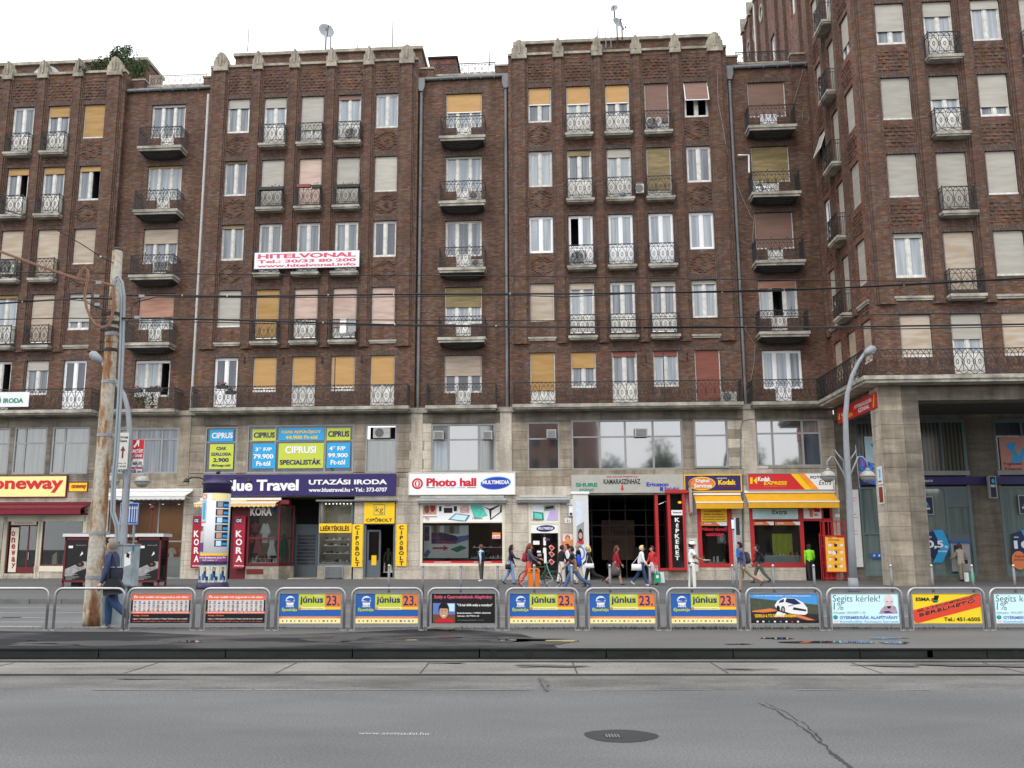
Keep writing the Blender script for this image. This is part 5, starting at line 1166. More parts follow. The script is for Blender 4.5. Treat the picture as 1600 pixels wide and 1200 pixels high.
ob('pane',MB().box(dr_+.1,w1-.12,.0,.01,.9,zt,GLASS).mesh('pane'),o); p=Pix(-.03,(0,0)); p.r(1262,793,1276,797,ORNG,2); p.r(1265,797,1270,808,ORNG,2); p.r(1272,794,1281,800,RED,3); p.r(1272,803,1278,806,ORNG,3); ob('print',p.b.mesh('print'),o,(0,-.03,0))
b=MB(); b.box(0,.08,0,.05,.05,2.3,REDP); b.box(.55,.63,0,.05,.05,2.3,REDP); b.box(.08,.55,0,.05,.05,.9,REDP); b.box(.08,.55,0,.05,2.22,2.3,REDP); o=f3.put('door',b,dr_-.1,.1,.15,rz=R(75)); ob('pane',MB().box(.08,.55,.02,.03,.9,2.22,GLASS).mesh('pane'),o)
awning(f3,(1167,769,1308,794),MT['yellow awning cloth'],.3,.8,slope=.5)
def kx(p):
    p.p([(1234,739),(1303,739),(1303,765),(1258,765)],YEL,1); p.p([(1245,739),(1304,739),(1304,765),(1268,765)],M('amber print',srgb((240,150,40))),2); p.p([(1256,739),(1304,739),(1304,765),(1280,765)],WHITE,3)
    p.p([(1172,746),(1176,746),(1176,756),(1172,756)],YEL,3); p.p([(1177,751),(1182,746),(1183,746),(1183,756),(1182,756)],YEL,3); p.t('Kodak',1184,745,1204,752,WHITE,.07,4); p.t('EXPRESS',1193,752,1229,757.5,YEL,.06,4,.2); p.t('FOTO & VIDEO STUDIO',1194,759,1229,761,ORNG,.01,4)
    p.t('FOTOLAB',1266,743.5,1300,748,NAVY,.06,5); p.t('Extra',1279,750,1298,757.5,BLKP,.0,5,.3)
sign('shop_sign','long red Kodak EXPRESS sign turning orange and white at its right end',(1169,740,1301,765),M('kodak red face',srgb((200,34,36)),.4,.03),kx,v=-.2,th=.15,edge=GREYF)
sign('window_poster','pale blue FOTO Extra panel across the top of the large red framed window',(1176,795,1247,811),M('aqua panel',srgb((190,222,220))),lambda p:(p.t('FOTO',1182,786,1204,795,BLKP,.05),p.t('Extra',1206,796.5,1229,803.5,BLKP,.01,3,.2)),v=-.07,th=.015,cat='poster')
for x0,x1,l in ((1178,1209,'left'),(1211,1250,'right')): sign('window_poster',l+' orange and white Kodak strip along the top of the large shop pane',(x0,815,x1,820.5),ORNG,lambda p,x0=x0,x1=x1:(p.p([(x1-12,815),(x1,815),(x1,820.5),(x1-5,820.5)],WHITE,1),p.t('Kodak',x0+4,816.3,x0+14,818.8,WHITE,.03)),v=-.07,th=.01,cat='poster')
b=MB(); g=rc(1207,834,1238,868,.5); Pn=[]
for i in range(9): t=i/8; Pn.append((g[0]+(g[1]-g[0])*t,.5+.05*math.sin(i*2)))
LC=M('lime curtain cloth',srgb((190,200,60)),.8,.1)
for p_,q_ in zip(Pn,Pn[1:]): b.face([(p_[0],p_[1],g[2]),(q_[0],q_[1],g[2]),(q_[0]-.15*(q_[0]-g[0])/(g[1]-g[0])*0,q_[1],g[3]),(p_[0],p_[1],g[3])],LC)
tag(b.build('hanging_cloth',None,FAC@Vector((0,0,0)),-TH),'lime yellow cloth hanging in the large red framed shop window','cloth')
for i,(x0,x1) in enumerate(((1194,1216),(1216.5,1243),(1243.5,1253))): sign('display_box',['left','middle','right'][i]+' pale blue display box standing along the bottom of the large shop window',(x0,869,x1,880.5),M('pale display box',srgb((175,190,190))),None,v=.3,th=.4,cat='display box')
goods('frame_shelf','row of small photo frames standing on the display boxes of the large window',fac(1196,868,.4)[0],fac(1250,868,.4)[0],fac(1220,868,.4)[1],1,.45,.6,10,[WHITE,RED,LBL,YEL,GREYF],'shelf',61,.2)
# folding gate with the yellow price board hung on it
a0,a1,q0,q1=rc(1284,814,1322,900,-.5); b=MB()
for i in range(7): x=a0+(a1-a0)*i/6; b.box(x-.015,x+.015,-.5,-.47,.2,q1,REDP)
for z in (.25,1.0,1.8,2.3,q1-.03): b.box(a0,a1,-.51,-.46,z,z+.04,REDP)
b.box(a1-.03,a1+.03,-.5,0,.22,.28,REDP); tag(b.build('folding_gate',None,FAC@Vector((0,0,0)),-TH),'red iron lattice gate standing open beside the photo shop door','gate')
def yb(p):
    p.t('Kodak',1294,839,1300,841,RED,.03); p.r(1307,838.5,1319,840,RED,1); p.t('FOTÓ ÁRAK',1294,842,1312,845,DRED,.02); rr=random.Random(4)
    for i in range(4):
        y=848+i*11; p.r(1296+(i%2)*8,y,1306+(i%2)*8,y+.8,RED,1); p.r(1304,y,1304.8,y+7,RED,1)
        for k_ in range(3): p.r(1294+k_*9+rr.uniform(0,2),y+2,1299+k_*9,y+6,WHITE if k_!=1 else BLKP,2)
    p.e(1300,861,1306,867,WHITE,3)
sign('price_board','yellow photo price board with small pictures hung on the red gate',(1290.5,838.5,1320.5,893),M('amber board face',srgb((244,182,60)),.5,.03),yb,v=-.56,th=.04,cat='price board',edge=REDP)
sign('notice_board','tall white board with faint red lines on the pier right of the photo shop',(1328,765,1345,886),M('white notice board',(.6,.6,.58)),lambda p:[p.r(1331,y,1331+w,y+1,PINK,1) for y,w in ((778,8),(782,6),(803,7),(808,9),(829,8),(834,9),(858,7),(872,9),(877,6))],v=-.14,th=.04,cat='notice board')
sign('house_number','small white number plate right of the photo shop door',(1305,803,1312,808),WHITE,None,v=-.07,th=.02,cat='number plate')
# ===== corner house signs =====
a0=side_=None
def sidept(x,y,u):
    r=ray(x,y);s,c=math.sin(TH),math.cos(TH); t=(u-D*s)/(r[0]*c-r[1]*s); X,Y,Z=t*r[0],t*r[1],EYE+t*r[2]
    return (X*s+(Y-D)*c, Z)
vl,zl=sidept(1309,650,17.85); vr,zr=sidept(1369,625,17.85); w=vl-vr
b=MB(); hh=sidept(1369,612,17.85)[1]-sidept(1369,637,17.85)[1]; zb=7.55
zb=sidept(1369,637,17.85)[1]
b.box(0,w,0,.08,0,hh,MT['kodak red face']); b.text('Kodak',.12*w,.3*w,.42*hh,.66*hh,WHITE,-.006,.06); b.text('EXPRESS',.14*w,.42*w,.16*hh,.38*hh,YEL,-.006,.06); b.text('FOTÓKIDOLGOZÁS',.47*w,.9*w,.52*hh,.8*hh,WHITE,-.006,.04); b.text('AZONNAL',.56*w,.84*w,.16*hh,.44*hh,WHITE,-.006,.04)
b.prism([(.92*w,.1*hh),(.96*w,.9*hh),(.98*w,.9*hh),(.95*w,.1*hh)],-.012,-.008,YEL); b.prism([(.02*w,.3*hh),(.05*w,.7*hh),(.09*w,.7*hh),(.06*w,.5*hh),(.09*w,.3*hh)],-.012,-.008,YEL)
tag(b.build('shop_sign',None,FAC@Vector((17.84,vl,zb)),-TH-math.pi/2),'red Kodak EXPRESS sign slanting away on the side beam of the corner arcade','sign')
KN=M('bank navy face',srgb((14,24,56)),.5,.02)
def kh(p,x0,y0,x1,y1):
    w=x1-x0; h=y1-y0; p.e(x0+w*.38,y0+h*.3,x0+w*.62,y0+h*.46,CYAN,2); p.r(x0+w*.3,y0+h*.47,x0+w*.7,y0+h*.53,CYAN,2); p.t('K&H',x0+w*.22,y0+h*.6,x0+w*.78,y0+h*.75,WHITE,.06)
sign('bank_sign','square navy K&H panel behind the green tinted glass right of the corner pillar',(1439,777,1457,803),KN,lambda p:kh(p,1439,777,1457,803),v=-.06,th=.03,edge=GREYF)
sign('bank_sign','narrow navy K&H panel behind the glass left of the corner pillar',(1376,777,1391,803),KN,lambda p:kh(p,1376,777,1394,803),v=-.06,th=.03,edge=GREYF)
sign('bank_sign','upright navy K&H box sign on the pier between the two bank windows',(1547,745,1556,777),KN,lambda p:(p.e(1549,748,1554,755,CYAN),p.t('K&H',1548,757,1555,761,WHITE,.04)),v=-.5,th=.2,edge=GREYF)
sign('bank_sign','square navy K&H panel in the right hand bank window at the picture edge',(1593,775,1612,802),KN,lambda p:kh(p,1593,775,1612,802),v=-.06,th=.03,edge=GREYF)
def off(px,main,sub,x,label):
    x0,y0,x1,y1=px
    o=thing('window_sticker',label,'sticker',(0,0,0),f=True)
    p=Pix(-.07,(0,0)); cy=(y0+y1)/2; w=x1-x0
    p.p([(x0,y0+6),(x0+w*.45,y0),(x0+w*.62,y0+2),(x0+w*.5,cy),(x0+w*.5,y1-4),(x0,cy+8)],DGRN,1)
    p.p([(x0+w*.3,y0),(x0+w*.68,y0),(x1,cy),(x0+w*.68,y1),(x0+w*.3,y1),(x0+w*.62,cy)],CYAN,2)
    p.t(main,x0+2,cy-9,x0+w*.72,cy+4,WHITE,.07,4); p.t('%',x0+w*.76,cy-1,x0+w*.9,cy+3,WHITE,.03,4); p.t('kamattal',x0+w*.5,cy+6,x0+w*.85,cy+9,WHITE,.02,4); p.t('akár',x0+2,cy-16,x0+10,cy-13,WHITE,.02,4)
    ob('print',p.b.mesh('print'),o,(0,-.07,0)); return o
off((1446,828,1485,879),'0,5','',0,'blue arrow shaped 0,5% sticker on the bank window right of the corner pillar')
off((1582,828,1624,879),'10','',0,'blue arrow shaped 10% sticker on the bank window at the right picture edge')
for px,l in (((1430,865,1454,890),'orange round sticker half hidden by the corner pillar at the bank window'),((1581,861,1604,890),'orange round sticker on the bank window at the right picture edge')):
    p=Pix(-.09,(0,0)); p.e(*px,ORNG,1); p.t('havi',px[0]+5,px[1]+6,px[2]-4,px[1]+10,DRED,.02,2); p.t('jóváírás',px[0]+3,px[1]+12,px[2]-3,px[1]+16,DRED,.02,2)
    tag(p.b.build('window_sticker',None,FAC@Vector((0,-.09,0)),-TH),l,'sticker')
sign('window_band','blue band with small white arrows across the bank glass left of the pillar',(1361,864,1388,872),BLUE,lambda p:[p.p([(x,866),(x+3,868),(x,870)],WHITE,1) for x in (1365,1373,1381)],v=-.06,th=.012,cat='window band')
sign('window_poster','small framed notice on the bank glass just left of the corner pillar',(1379,834,1392,862),GREYF,lambda p:p.r(1381.5,838,1391,857,DGRN,1),v=-.08,th=.02,cat='notice')
for x0,l,c in ((1352,'Fogászati Központ poster in the arcade upper window left of the corner pillar',SKYB),(1563,'Fogászati Központ poster in the arcade upper window at the right edge',M('salmon fade print',srgb((190,140,125))))):
    sign('window_poster',l,(x0,682,x0+44,736),c,lambda p,x0=x0:(p.p([(x0+8,694),(x0+24,690),(x0+22,702),(x0+30,712),(x0+34,698),(x0+40,702),(x0+34,722),(x0+16,726),(x0+20,712)],CYAN,1),p.t('Fogászati',x0+5,722,x0+34,728,DRED,.03),p.t('Központ',x0+7,730,x0+34,736,DRED,.03)),v=-.02,th=.01,cat='window poster')
for y0,y1,l,k_ in ((726,755,'pale poster strip with blue figure on the narrow left side of the corner pillar',0),(757,786,'dark portrait poster strip below the pale one on the corner pillar',1)):
    za=sidept(1385,y1,17.86)[1]; zb_=sidept(1385,y0,17.86)[1]; b=MB(); w=.62; h_=zb_-za
    b.box(0,w,0,.012,0,h_,WHITE); b.face([(.06,-.002,.05),(w-.06,-.002,.05),(w-.06,-.002,h_-.05),(.06,-.002,h_-.05)],BRN if k_ else SKYB)
    if k_: b.prism([(.2,.1),(.45,.1),(.42,h_*.7),(.3,h_*.85),(.22,h_*.7)],-.006,-.004,DRED)
    else: b.prism([(.25,h_*.35),(.4,h_*.4),(.45,h_*.8),(.2,h_*.85),(.32,h_*.7)],-.006,-.004,CYAN); b.box(.1,.5,-.005,-.003,.1,.16,DRED)
    tag(b.build('pillar_poster',None,FAC@Vector((17.875,-6.0,za)),-TH-math.pi/2),l,'poster')
# cash machine
a=rc(1487,845,1516,893,-.1); b=MB(); b.box(a[0],a[1],-.12,.0,a[2],a[3],GREYF); o=tag(b.build('cash_machine',None,FAC@Vector((0,0,0)),-TH),'grey cash machine set in the bank wall under the arcade','cash machine')
ob('screen',MB().box(a[0]+.12,a[0]+.5,-.135,-.12,a[3]-.55,a[3]-.2,DGRN).mesh('screen'),o); ob('keypad',MB().box(a[0]+.1,a[1]-.2,-.25,-.12,a[3]-.8,a[3]-.7,STEEL).mesh('keypad'),o); ob('canopy',MB().box(a[0]-.02,a[1]+.02,-.2,-.12,a[3]-.1,a[3],BLUE).mesh('canopy'),o)
# banner lines hung on the houses
def hit(p):
    p.t('HITELVONAL',401,394,556,403,PINK,.1); p.t('Tel.: 30/33 80 200',401,404.5,556,411,PINK,.05); p.t('www.hitelvonal.info',401,412,556,417.5,PINK,.05)
v=-.62; HRED=flat('faded red print',(205,70,96))
u0,z0=fac(397,420,v); u1,_=fac(561,416,v); z1=fac(561,391,v)[1]; zb=fac(561,416.5,v)[1]
b=MB(); b.box(u0,u1,-.0,.02,zb,z1,M('white banner cloth',(.72,.74,.76),.7,.05,2)); tb=MB()
W_=u1-u0; H_=z1-zb
tb.text('HITELVONAL',u0+.03*W_,u0+.97*W_,zb+.62*H_,zb+.9*H_,HRED,-.004,.12); tb.text('Tel.: 30/33 80 200',u0+.03*W_,u0+.97*W_,zb+.34*H_,zb+.53*H_,HRED,-.004,.08); tb.text('www.hitelvonal.info',u0+.03*W_,u0+.97*W_,zb+.08*H_,zb+.26*H_,HRED,-.004,.08)
o=tag(b.build('hanging_banner',None,FAC@Vector((0,v,0)),-TH),'white banner with pink HITELVONAL lettering hung across three balconies','banner'); ob('lettering',tb.mesh('lettering'),o)
sign('hanging_banner','white IRODA banner with green letters on the gallery railing at the far left',(-60,613,45,636),MT['white banner cloth'],lambda p:p.t('KÖNYVELŐ IRODA',-50,620,37,630,TEAL,.06),v=-.98,th=.02,cat='banner')
# ---------------- things on balconies ----------------
CHG=M('dark fan grille',(.10,.10,.10),.6,.2)
MDG=M('mid fan grille',(.17,.17,.165),.6,.2)
def ac(px,v,label,fan=True,big=False):
    u0,u1,z0,z1=rc(*px,v); w=u1-u0; h=z1-z0
    o=thing('air_conditioner',label,'air conditioner',((u0+u1)/2,v,z0),f=True)
    b=MB(); b.box(-w/2,w/2,0,.32,0,h,M('dirty white appliance',(.4,.39,.36),.6,.25,6)); ob('casing',b.mesh('casing'),o)
    b=MB()
    if fan: 
        r=h*.42; c=-w*.12; P=[(c+r*math.cos(i*math.pi/8),h/2+r*math.sin(i*math.pi/8)) for i in range(16)]; b.prism(P,-.012,.0,CHG)
        for i in range(6): t=i*math.pi/3; b.prism([(c,h/2),(c+r*.8*math.cos(t),h/2+r*.8*math.sin(t)),(c+r*.8*math.cos(t+.4),h/2+r*.8*math.sin(t+.4))],-.02,-.013,MDG)
        ob('fan',b.mesh('fan'),o)
    else:
        for i in range(6): ob('slat',MB().box(-w*.4,w*.4,-.02,0,0,h*.07,ZINC).mesh('slat'),o,(0,0,h*(.1+.14*i)))
    return o
for px,v,l,f in (((1008,183,1036,203),-.4,'air conditioner on the fourth small balcony of the top floor, right house',1),((994,287,1006,301),-.4,'small cooling unit on a third column balcony one floor below the top',1),((893,391,916,414),-.4,'air conditioner behind the railing below the open dark window',1),
 ((732,299,752,311),-.4,'air conditioner on the deep balcony one floor under the middle yellow blind',1),((735,405,755,416),-.4,'air conditioner on the deep balcony two floors under the middle yellow blind',1),((539,199,560,218),-.4,'air conditioner on the right small balcony of the middle house top floor',1),
 ((0,405,22,428),-.4,'air conditioner on the balcony at the left picture edge',1),((1127,612,1151,628),-.5,'air conditioner on the gallery beside the red brown shutter',1),((1178,286,1198,300),-.4,'air conditioner on the deep balcony under the olive blind',1),((240,408,262,422),-.4,'white appliance on the deep balcony of the left house',0),((583,668,609,684),-.1,'round fan unit set in the small mezzanine window over the purple sign',1)):
    ac(px,v,l,bool(f))
for px,l in (((677,673,693,686),'left window air conditioner of the mezzanine window over the Photo hall sign'),((754,673,769,686),'right window air conditioner of the mezzanine window over the Photo hall sign'),((854,671,869,684),'window air conditioner in the narrow mezzanine window left of the passage'),((992,669,1012,682),'window air conditioner in the wide mezzanine window over the passage')):
    ac(px,-.35,l,False)
LEAF=M('dark leaf green',(.035,.07,.02),.7,.4,20); LEAF2=M('olive leaf green',(.07,.10,.03),.7,.4,20); FL=flat('pink petals',(225,90,130)); 
def leaves(b,c,r,n,rr,ms,s=.06,sz=(1,1,1)):
    for i in range(n):
        d=Vector((rr.gauss(0,1),rr.gauss(0,1),rr.gauss(0,1))); d=d.normalized()*r*rr.random()**.5
        p=Vector(c)+Vector((d.x*sz[0],d.y*sz[1],d.z*sz[2])); a=Vector((rr.gauss(0,1),rr.gauss(0,1),rr.gauss(0,1))).normalized()*s; e=a.orthogonal().normalized()*s*.6
        b.face([p-a,p+e,p+a,p-e],rr.choice(ms))
def flowerbox(px,v,label,fl=True,col=None,leafy=1):
    u0,u1,z0,z1=rc(*px,v); o=thing('flower_box',label,'flower box',((u0+u1)/2,v,z0),f=True); w=u1-u0
    b=MB(); b.prism([(-w/2+.03,0),(w/2-.03,0),(w/2,.17),(-w/2,.17)],-.08,.1,col or IRON); ob('trough',b.mesh('trough'),o)
    if leafy:
        rr=random.Random(int(px[0])); b=MB(); leaves(b,(0,0,.24),.5,int(60*leafy),rr,[LEAF,LEAF2]+([FL] if fl else []),.05,(w*.95,.2,.22)); ob('plant',b.mesh('plant'),o)
    return o
TER=flat('terracotta',(120,50,44))
flowerbox((404,291,444,297),-.55,'dark trough on the left balcony rail under a grey shutter, middle house',False,leafy=.4); flowerbox((464,288,486,293),-.55,'terracotta trough on the left of the balcony rail under the pinkish shutter',False,TER,0); flowerbox((487,288,502,294),-.55,'short dark trough with thin plant on the rail under the pinkish shutter',False,leafy=.3); flowerbox((526,287,562,293),-.55,'long dark trough with green plant on the third balcony rail of the middle house',False,leafy=.6)
flowerbox((200,606,222,613),-.95,'left flower box with pink blooms on the gallery railing behind the rusty mast',True,leafy=1.3); flowerbox((228,604,256,612),-.95,'right flower box with pink blooms on the gallery railing behind the rusty mast',True,leafy=1.5)
flowerbox((338,600,356,607),-.95,'flower box with pink blooms by the first door of the middle gallery',True,leafy=1.3); flowerbox((352,608,369,616),-.9,'hanging green plant box beside the pink flower box on the middle gallery',False,leafy=1.2)
for (px,py,l) in ((212,628,'low green pot plant on the left gallery floor'),(224,632,'second pot plant with yellow leaves on the left gallery floor'),(238,628,'dark pot plant before the white gallery door')):
    u,z=fac(px,py,-.55); o=thing('pot_plant',l,'pot plant',(u,-.55,9.0),f=True); b=MB(); b.lathe([(.08,0),(.12,.22)],TER,sd=8); ob('pot',b.mesh('pot'),o); b=MB(); leaves(b,(0,0,.5),.3,70,random.Random(px),[LEAF,LEAF2],.06,(1,1,1.2)); ob('plant',b.mesh('plant'),o)
for px,v,l,m in (((968,300,978,310),-.4,'dark bundle standing behind a small balcony rail of the right house',GREYP),):
    u0,u1,z0,z1=rc(*px,v); b=MB(); b.ball(((u0+u1)/2,0,.18),.17,m); tag(b.build('bundle',None,FAC@Vector((0,v,z0)),-TH),l,'bundle')
# laundry on the deep balcony and on the middle house balcony
for px,v,l,m in (((1180,291,1190,302),-.55,'white washing hanging on the deep balcony rail below the olive blind',WHITE),((1192,290,1206,303),-.55,'second white cloth hanging on the same deep balcony rail',WHITE),((1188,178,1214,194),-.5,'white sheet drying on the top right deep balcony',WHITE),((531,498,541,520),-.5,'white garment drying on the fourth balcony below the pink shutter',WHITE),((543,498,556,518),-.5,'pale garment drying beside the white one',GREYF)):
    u0,u1,z0,z1=rc(*px,v); n=5; b=MB(); w=(u1-u0)/n
    for i in range(n): b.face([(i*w,.03*(i%2),0),(i*w+w,.03*((i+1)%2),0),(i*w+w,.03*((i+1)%2),z1-z0),(i*w,.03*(i%2),z1-z0)],m)
    tag(b.build('laundry',None,FAC@Vector((u0,v,z0)),-TH),l,'laundry','washing on the balconies')
# iron lamp brackets on first-floor walls, slanted street banner by the corner
for x,y,l in ((382,566,'first'),(443,567,'second'),(504,566,'third'),(565,565,'fourth'),(1009,563,'fifth'),(1074,560,'last')):
    u,z=fac(x,y,-.02); b=MB(); b.tube([(0,0,0),(0,-.22,.05),(0,-.25,-.12)],.02,IRON,5); b.tube([(0,0,.2),(0,-.12,.3),(0,-.2,.2)],.015,IRON,5); b.box(-.03,.03,-.02,0,-.1,.3,IRON)
    tag(b.build('wall_bracket',None,FAC@Vector((u,-.001,z)),-TH),l+' black iron bracket from the left between the first floor windows','bracket','iron brackets on the first floor wall')
# rooftop things
def antenna(px,py0,py1,v,label,arms=0):
    u,z=fac(px,py1,v); zt=fac(px,py0,v)[1]; b=MB(); b.tube([(0,0,0),(0,0,zt-z)],.03,ZINC,5,rs=[.04,.02])
    for i in range(arms): h=(zt-z)*(.86-.12*i); b.tube([(-.5+.1*i,0,h),(.6,0,h+.02)],.012,ZINC,4)
    tag(b.build('antenna',None,FAC@Vector((u,v,z)),-TH),label,'antenna')
antenna(387,37,80,3.3,'thin aerial mast at the left end of the middle roof'); antenna(613,10,74,3.5,'tallest lone aerial mast on the middle roof'); antenna(516,22,76,3.4,'aerial with side arms just behind the middle satellite dish',3); antenna(559,62,76,3.4,'shortest aerial stub on the middle roof')
antenna(765,78,103,1.6,'aerial on the terrace parapet between the two towers'); antenna(934,38,75,2.6,'left aerial of the group on the right house roof'); antenna(947,42,75,2.6,'second aerial of the group on the right house roof'); antenna(955,48,75,2.6,'dark short aerial of the group on the right house roof'); 
def dish(px,py,r,v,label,base_y,yaw=-.5,tilt=.35):
    u,z=fac(px,py,v); zb=fac(px,base_y,v)[1]; o=thing('satellite_dish',label,'satellite dish',(u,v,zb),f=True)
    b=MB(); b.tube([(0,.1,0),(0,.1,z-zb+.3)],.045,IRON,6); ob('mast',b.mesh('mast'),o)
    b=MB(); T=Matrix.Translation((0,0,z-zb))@Matrix.Rotation(yaw,4,'Z')@Matrix.Rotation(R(90)-tilt,4,'X'); b.lathe([(.001,-.12*r),(r*.4,-.09*r),(r*.75,.05*r),(r,.22*r),(r*1.01,.24*r),(r*.75,.09*r),(.001,-.08*r)],M('pale grey dish',(.27,.29,.32),.6,.05),sd=24,sx=.86,T=T)
    ob('reflector',b.mesh('reflector',True),o)
    b=MB(); p0=T@Vector((0,-r,.2)); p1=T@Vector((0,-.1,r*1.1)); b.tube([p0,p1],.025,IRON,5); b.ball(p1,.07,GREYF); ob('feed_arm',b.mesh('feed_arm'),o)
dish(509,50,.55,3.0,'large pale satellite dish on the middle roof',80,.5,.3); dish(964,36,.36,2.6,'main satellite dish of the pair on the right house roof',76,.5,.3); dish(960,14,.26,2.6,'small upper satellite dish above the main one on the right roof',30,-.3,.3); dish(972,44,.2,2.6,'smallest dish right of the pair on the right house roof',60,.9,.3)
# roof garden of the left house
o=thing('rooftop_shrub','green bushes hanging over the cornice of the left house roof garden','shrub',(fac(185,95,1.2)[0],1.2,28.8),f=True)
u0=fac(185,95,1.2)[0]; rr=random.Random(6); b=MB(); bs=MB()
for (x,y,r) in ((190,92,.75),(175,98,.55),(160,100,.5),(205,100,.8),(218,108,.6),(185,82,.45),(200,78,.35),(225,103,.4),(150,104,.4),(212,112,.5),(196,88,.55),(178,88,.4)):
    u,z=fac(x,y,1.3); leaves(b,(u-u0,.1,z-28.8),r*.95,int(420*r),rr,[LEAF,LEAF2,LEAF],.07,(1.1,.8,1)); bs.tube([(u-u0,.3,-.2),((u-u0)*1.02,.2,(z-28.8)*.6),(u-u0,.1,z-28.8)],.03,BRN,5)
ob('foliage',b.mesh('foliage'),o); ob('branches',bs.mesh('branches'),o)
b=MB(); u0,z0=fac(130,108,-.1); leaves(b,(0,0,0),.4,120,rr,[M('blue green needles',(.02,.06,.05),.8,.3,20),LEAF],.06,(1.1,.6,.6)); b.tube([(0,.4,0),(0,0,0)],.03,BRN,5); tag(b.build('conifer_sprig',None,FAC@Vector((u0,-.15,z0)),-TH),'blue green conifer sprig poking over the left cornice','plant')
u0,z0=fac(85,104,1.2); b=MB(); P=[(math.cos(t*math.pi/10)*.85,math.sin(t*math.pi/10)*.75) for t in range(11)]; b.prism(P,-.1,.9,M('arched grey roof light',(.42,.45,.46),.4,.1)); o=f1.put('roof_light',b,u0,.5,28.85)
# slanted grey awning arm
# ---------------- reflections: what stands across the square behind the camera ----------------
RM=random.Random(9)
def tree(x,y,h,label,r=4.2):
    o=thing('street_tree',label,'tree',(x,y,0),group='trees across the street behind the camera'); b=MB(); b.tube([(0,0,0),(.1,0,h*.3),(0,.1,h*.6),(0,0,h*.9)],.25,BRN,8,rs=[.3,.22,.15,.05])
    for i in range(6): t=i*1.05; b.tube([(0,0,h*.3+i*.5),(math.cos(t)*r*.6,math.sin(t)*r*.6,h*.55+i*.5)],.08,BRN,5,rs=[.1,.03])
    ob('trunk',b.mesh('trunk'),o); b=MB()
    for i in range(30): t=RM.uniform(0,6.28); q=RM.uniform(0,r*.8); leaves(b,(math.cos(t)*q,math.sin(t)*q,h*(.3+.63*RM.random()*(1-.35*q/r))),r*.42,130,RM,[LEAF,LEAF2],.24)
    ob('crown',b.mesh('crown'),o)
for x,y,h,n_ds in ((6,-34,15,'first'),(12,-31,16.5,'second'),(18,-36,14,'third'),(24,-31,16,'fourth'),(31,-34,15,'fifth'),(38,-34,16,'last')): tree(x,y,h,n_ds+' leafy tree in the row across the street behind the viewpoint')
o=thing('opposite_building','reddish apartment block across the street behind the viewpoint','building',(-4,-44,0))
b=MB(); b.box(-9,7.4,-10,0,0,21,M('red plaster',(.22,.11,.09),.9,.1)); ob('wall',b.mesh('wall'),o)
wm=MB().box(-.6,.6,0,.05,0,1.6,G_DARK).mesh('window')
for i in range(5):
    for j in range(5): ob('window',wm,o,(-7.5+i*2.8,.0,2.5+j*3.6))
sheet('road',-120,120,-60,-22,.0,PAV)
for i,(x0,x1,h_,c) in enumerate(((-80,-34,11,(.20,.18,.15)),(-33,-14,13,(.16,.12,.09)),(11,60,10,(.19,.16,.13)),(61,110,12,(.15,.14,.13)))):  # low row added out of view to dim what the shop glass reflects
    o=thing('opposite_building',['long low pale','brown','long sand coloured','grey brown'][i]+' building added out of view across the street for reflections','building',((x0+x1)/2,-52,0)); w=(x1-x0)/2; ob('wall',MB().box(-w,w,-10,0,0,h_,M('opposite plaster %d'%i,c,.9,.15)).mesh('wall'),o)
    for k in range(int((x1-x0)/3.2)):
        for q in range(3): ob('window',wm,o,(-w+1.6+k*3.2,.0,1.2+q*3.3))
# ---------------- street furniture ----------------
# barriers along the platform with poster panels
BY=18.6; BZ=.13
def barrier(x0,x1,label,draw=None):
    X0=at(x0,955,BY).x; X1=at(x1,955,BY).x; w=X1-X0; h=.80; r=.09
    o=thing('barrier',label,'barrier',((X0+X1)/2,BY,BZ),0,'steel street barriers along the platform')
    b=MB(); P=[(-w/2,0,0),(-w/2,0,h-.14)]+[(-w/2+.14-.14*math.cos(t*math.pi/10),0,h-.14+.14*math.sin(t*math.pi/10)) for t in range(1,6)]
    P+= [(-p[0],0,p[2]) for p in P[::-1]]
    b.tube(P,.026,STEEL,8); 
    for s in (-1,1): b.box(s*w/2-.05,s*w/2+.05,-.04,.04,0,.012,STEEL)
    ob('rail',b.mesh('rail',True),o)
    if draw:
        b=MB(); b.tube([(-w/2+.055,0,0),(-w/2+.055,0,h-.1)],.012,STEEL,6); b.tube([(w/2-.055,0,0),(w/2-.055,0,h-.1)],.012,STEEL,6); a=w/2-.07; e=.018
        b.box(-a-e,a+e,-.015,.02,.12,.12+e,STEEL); b.box(-a-e,a+e,-.015,.02,.70,.70+e,STEEL); b.box(-a-e,-a,-.015,.02,.12+e,.70,STEEL); b.box(a,a+e,-.015,.02,.12+e,.70,STEEL); ob('panel_frame',b.mesh('panel_frame'),o)
        b=MB(); k=Unit(b,-a,.138,2*a,.562); draw(k); b.box(-a,a,-.0,.015,.138,.70,GREYF); ob('poster',b.mesh('poster'),o)
    return o
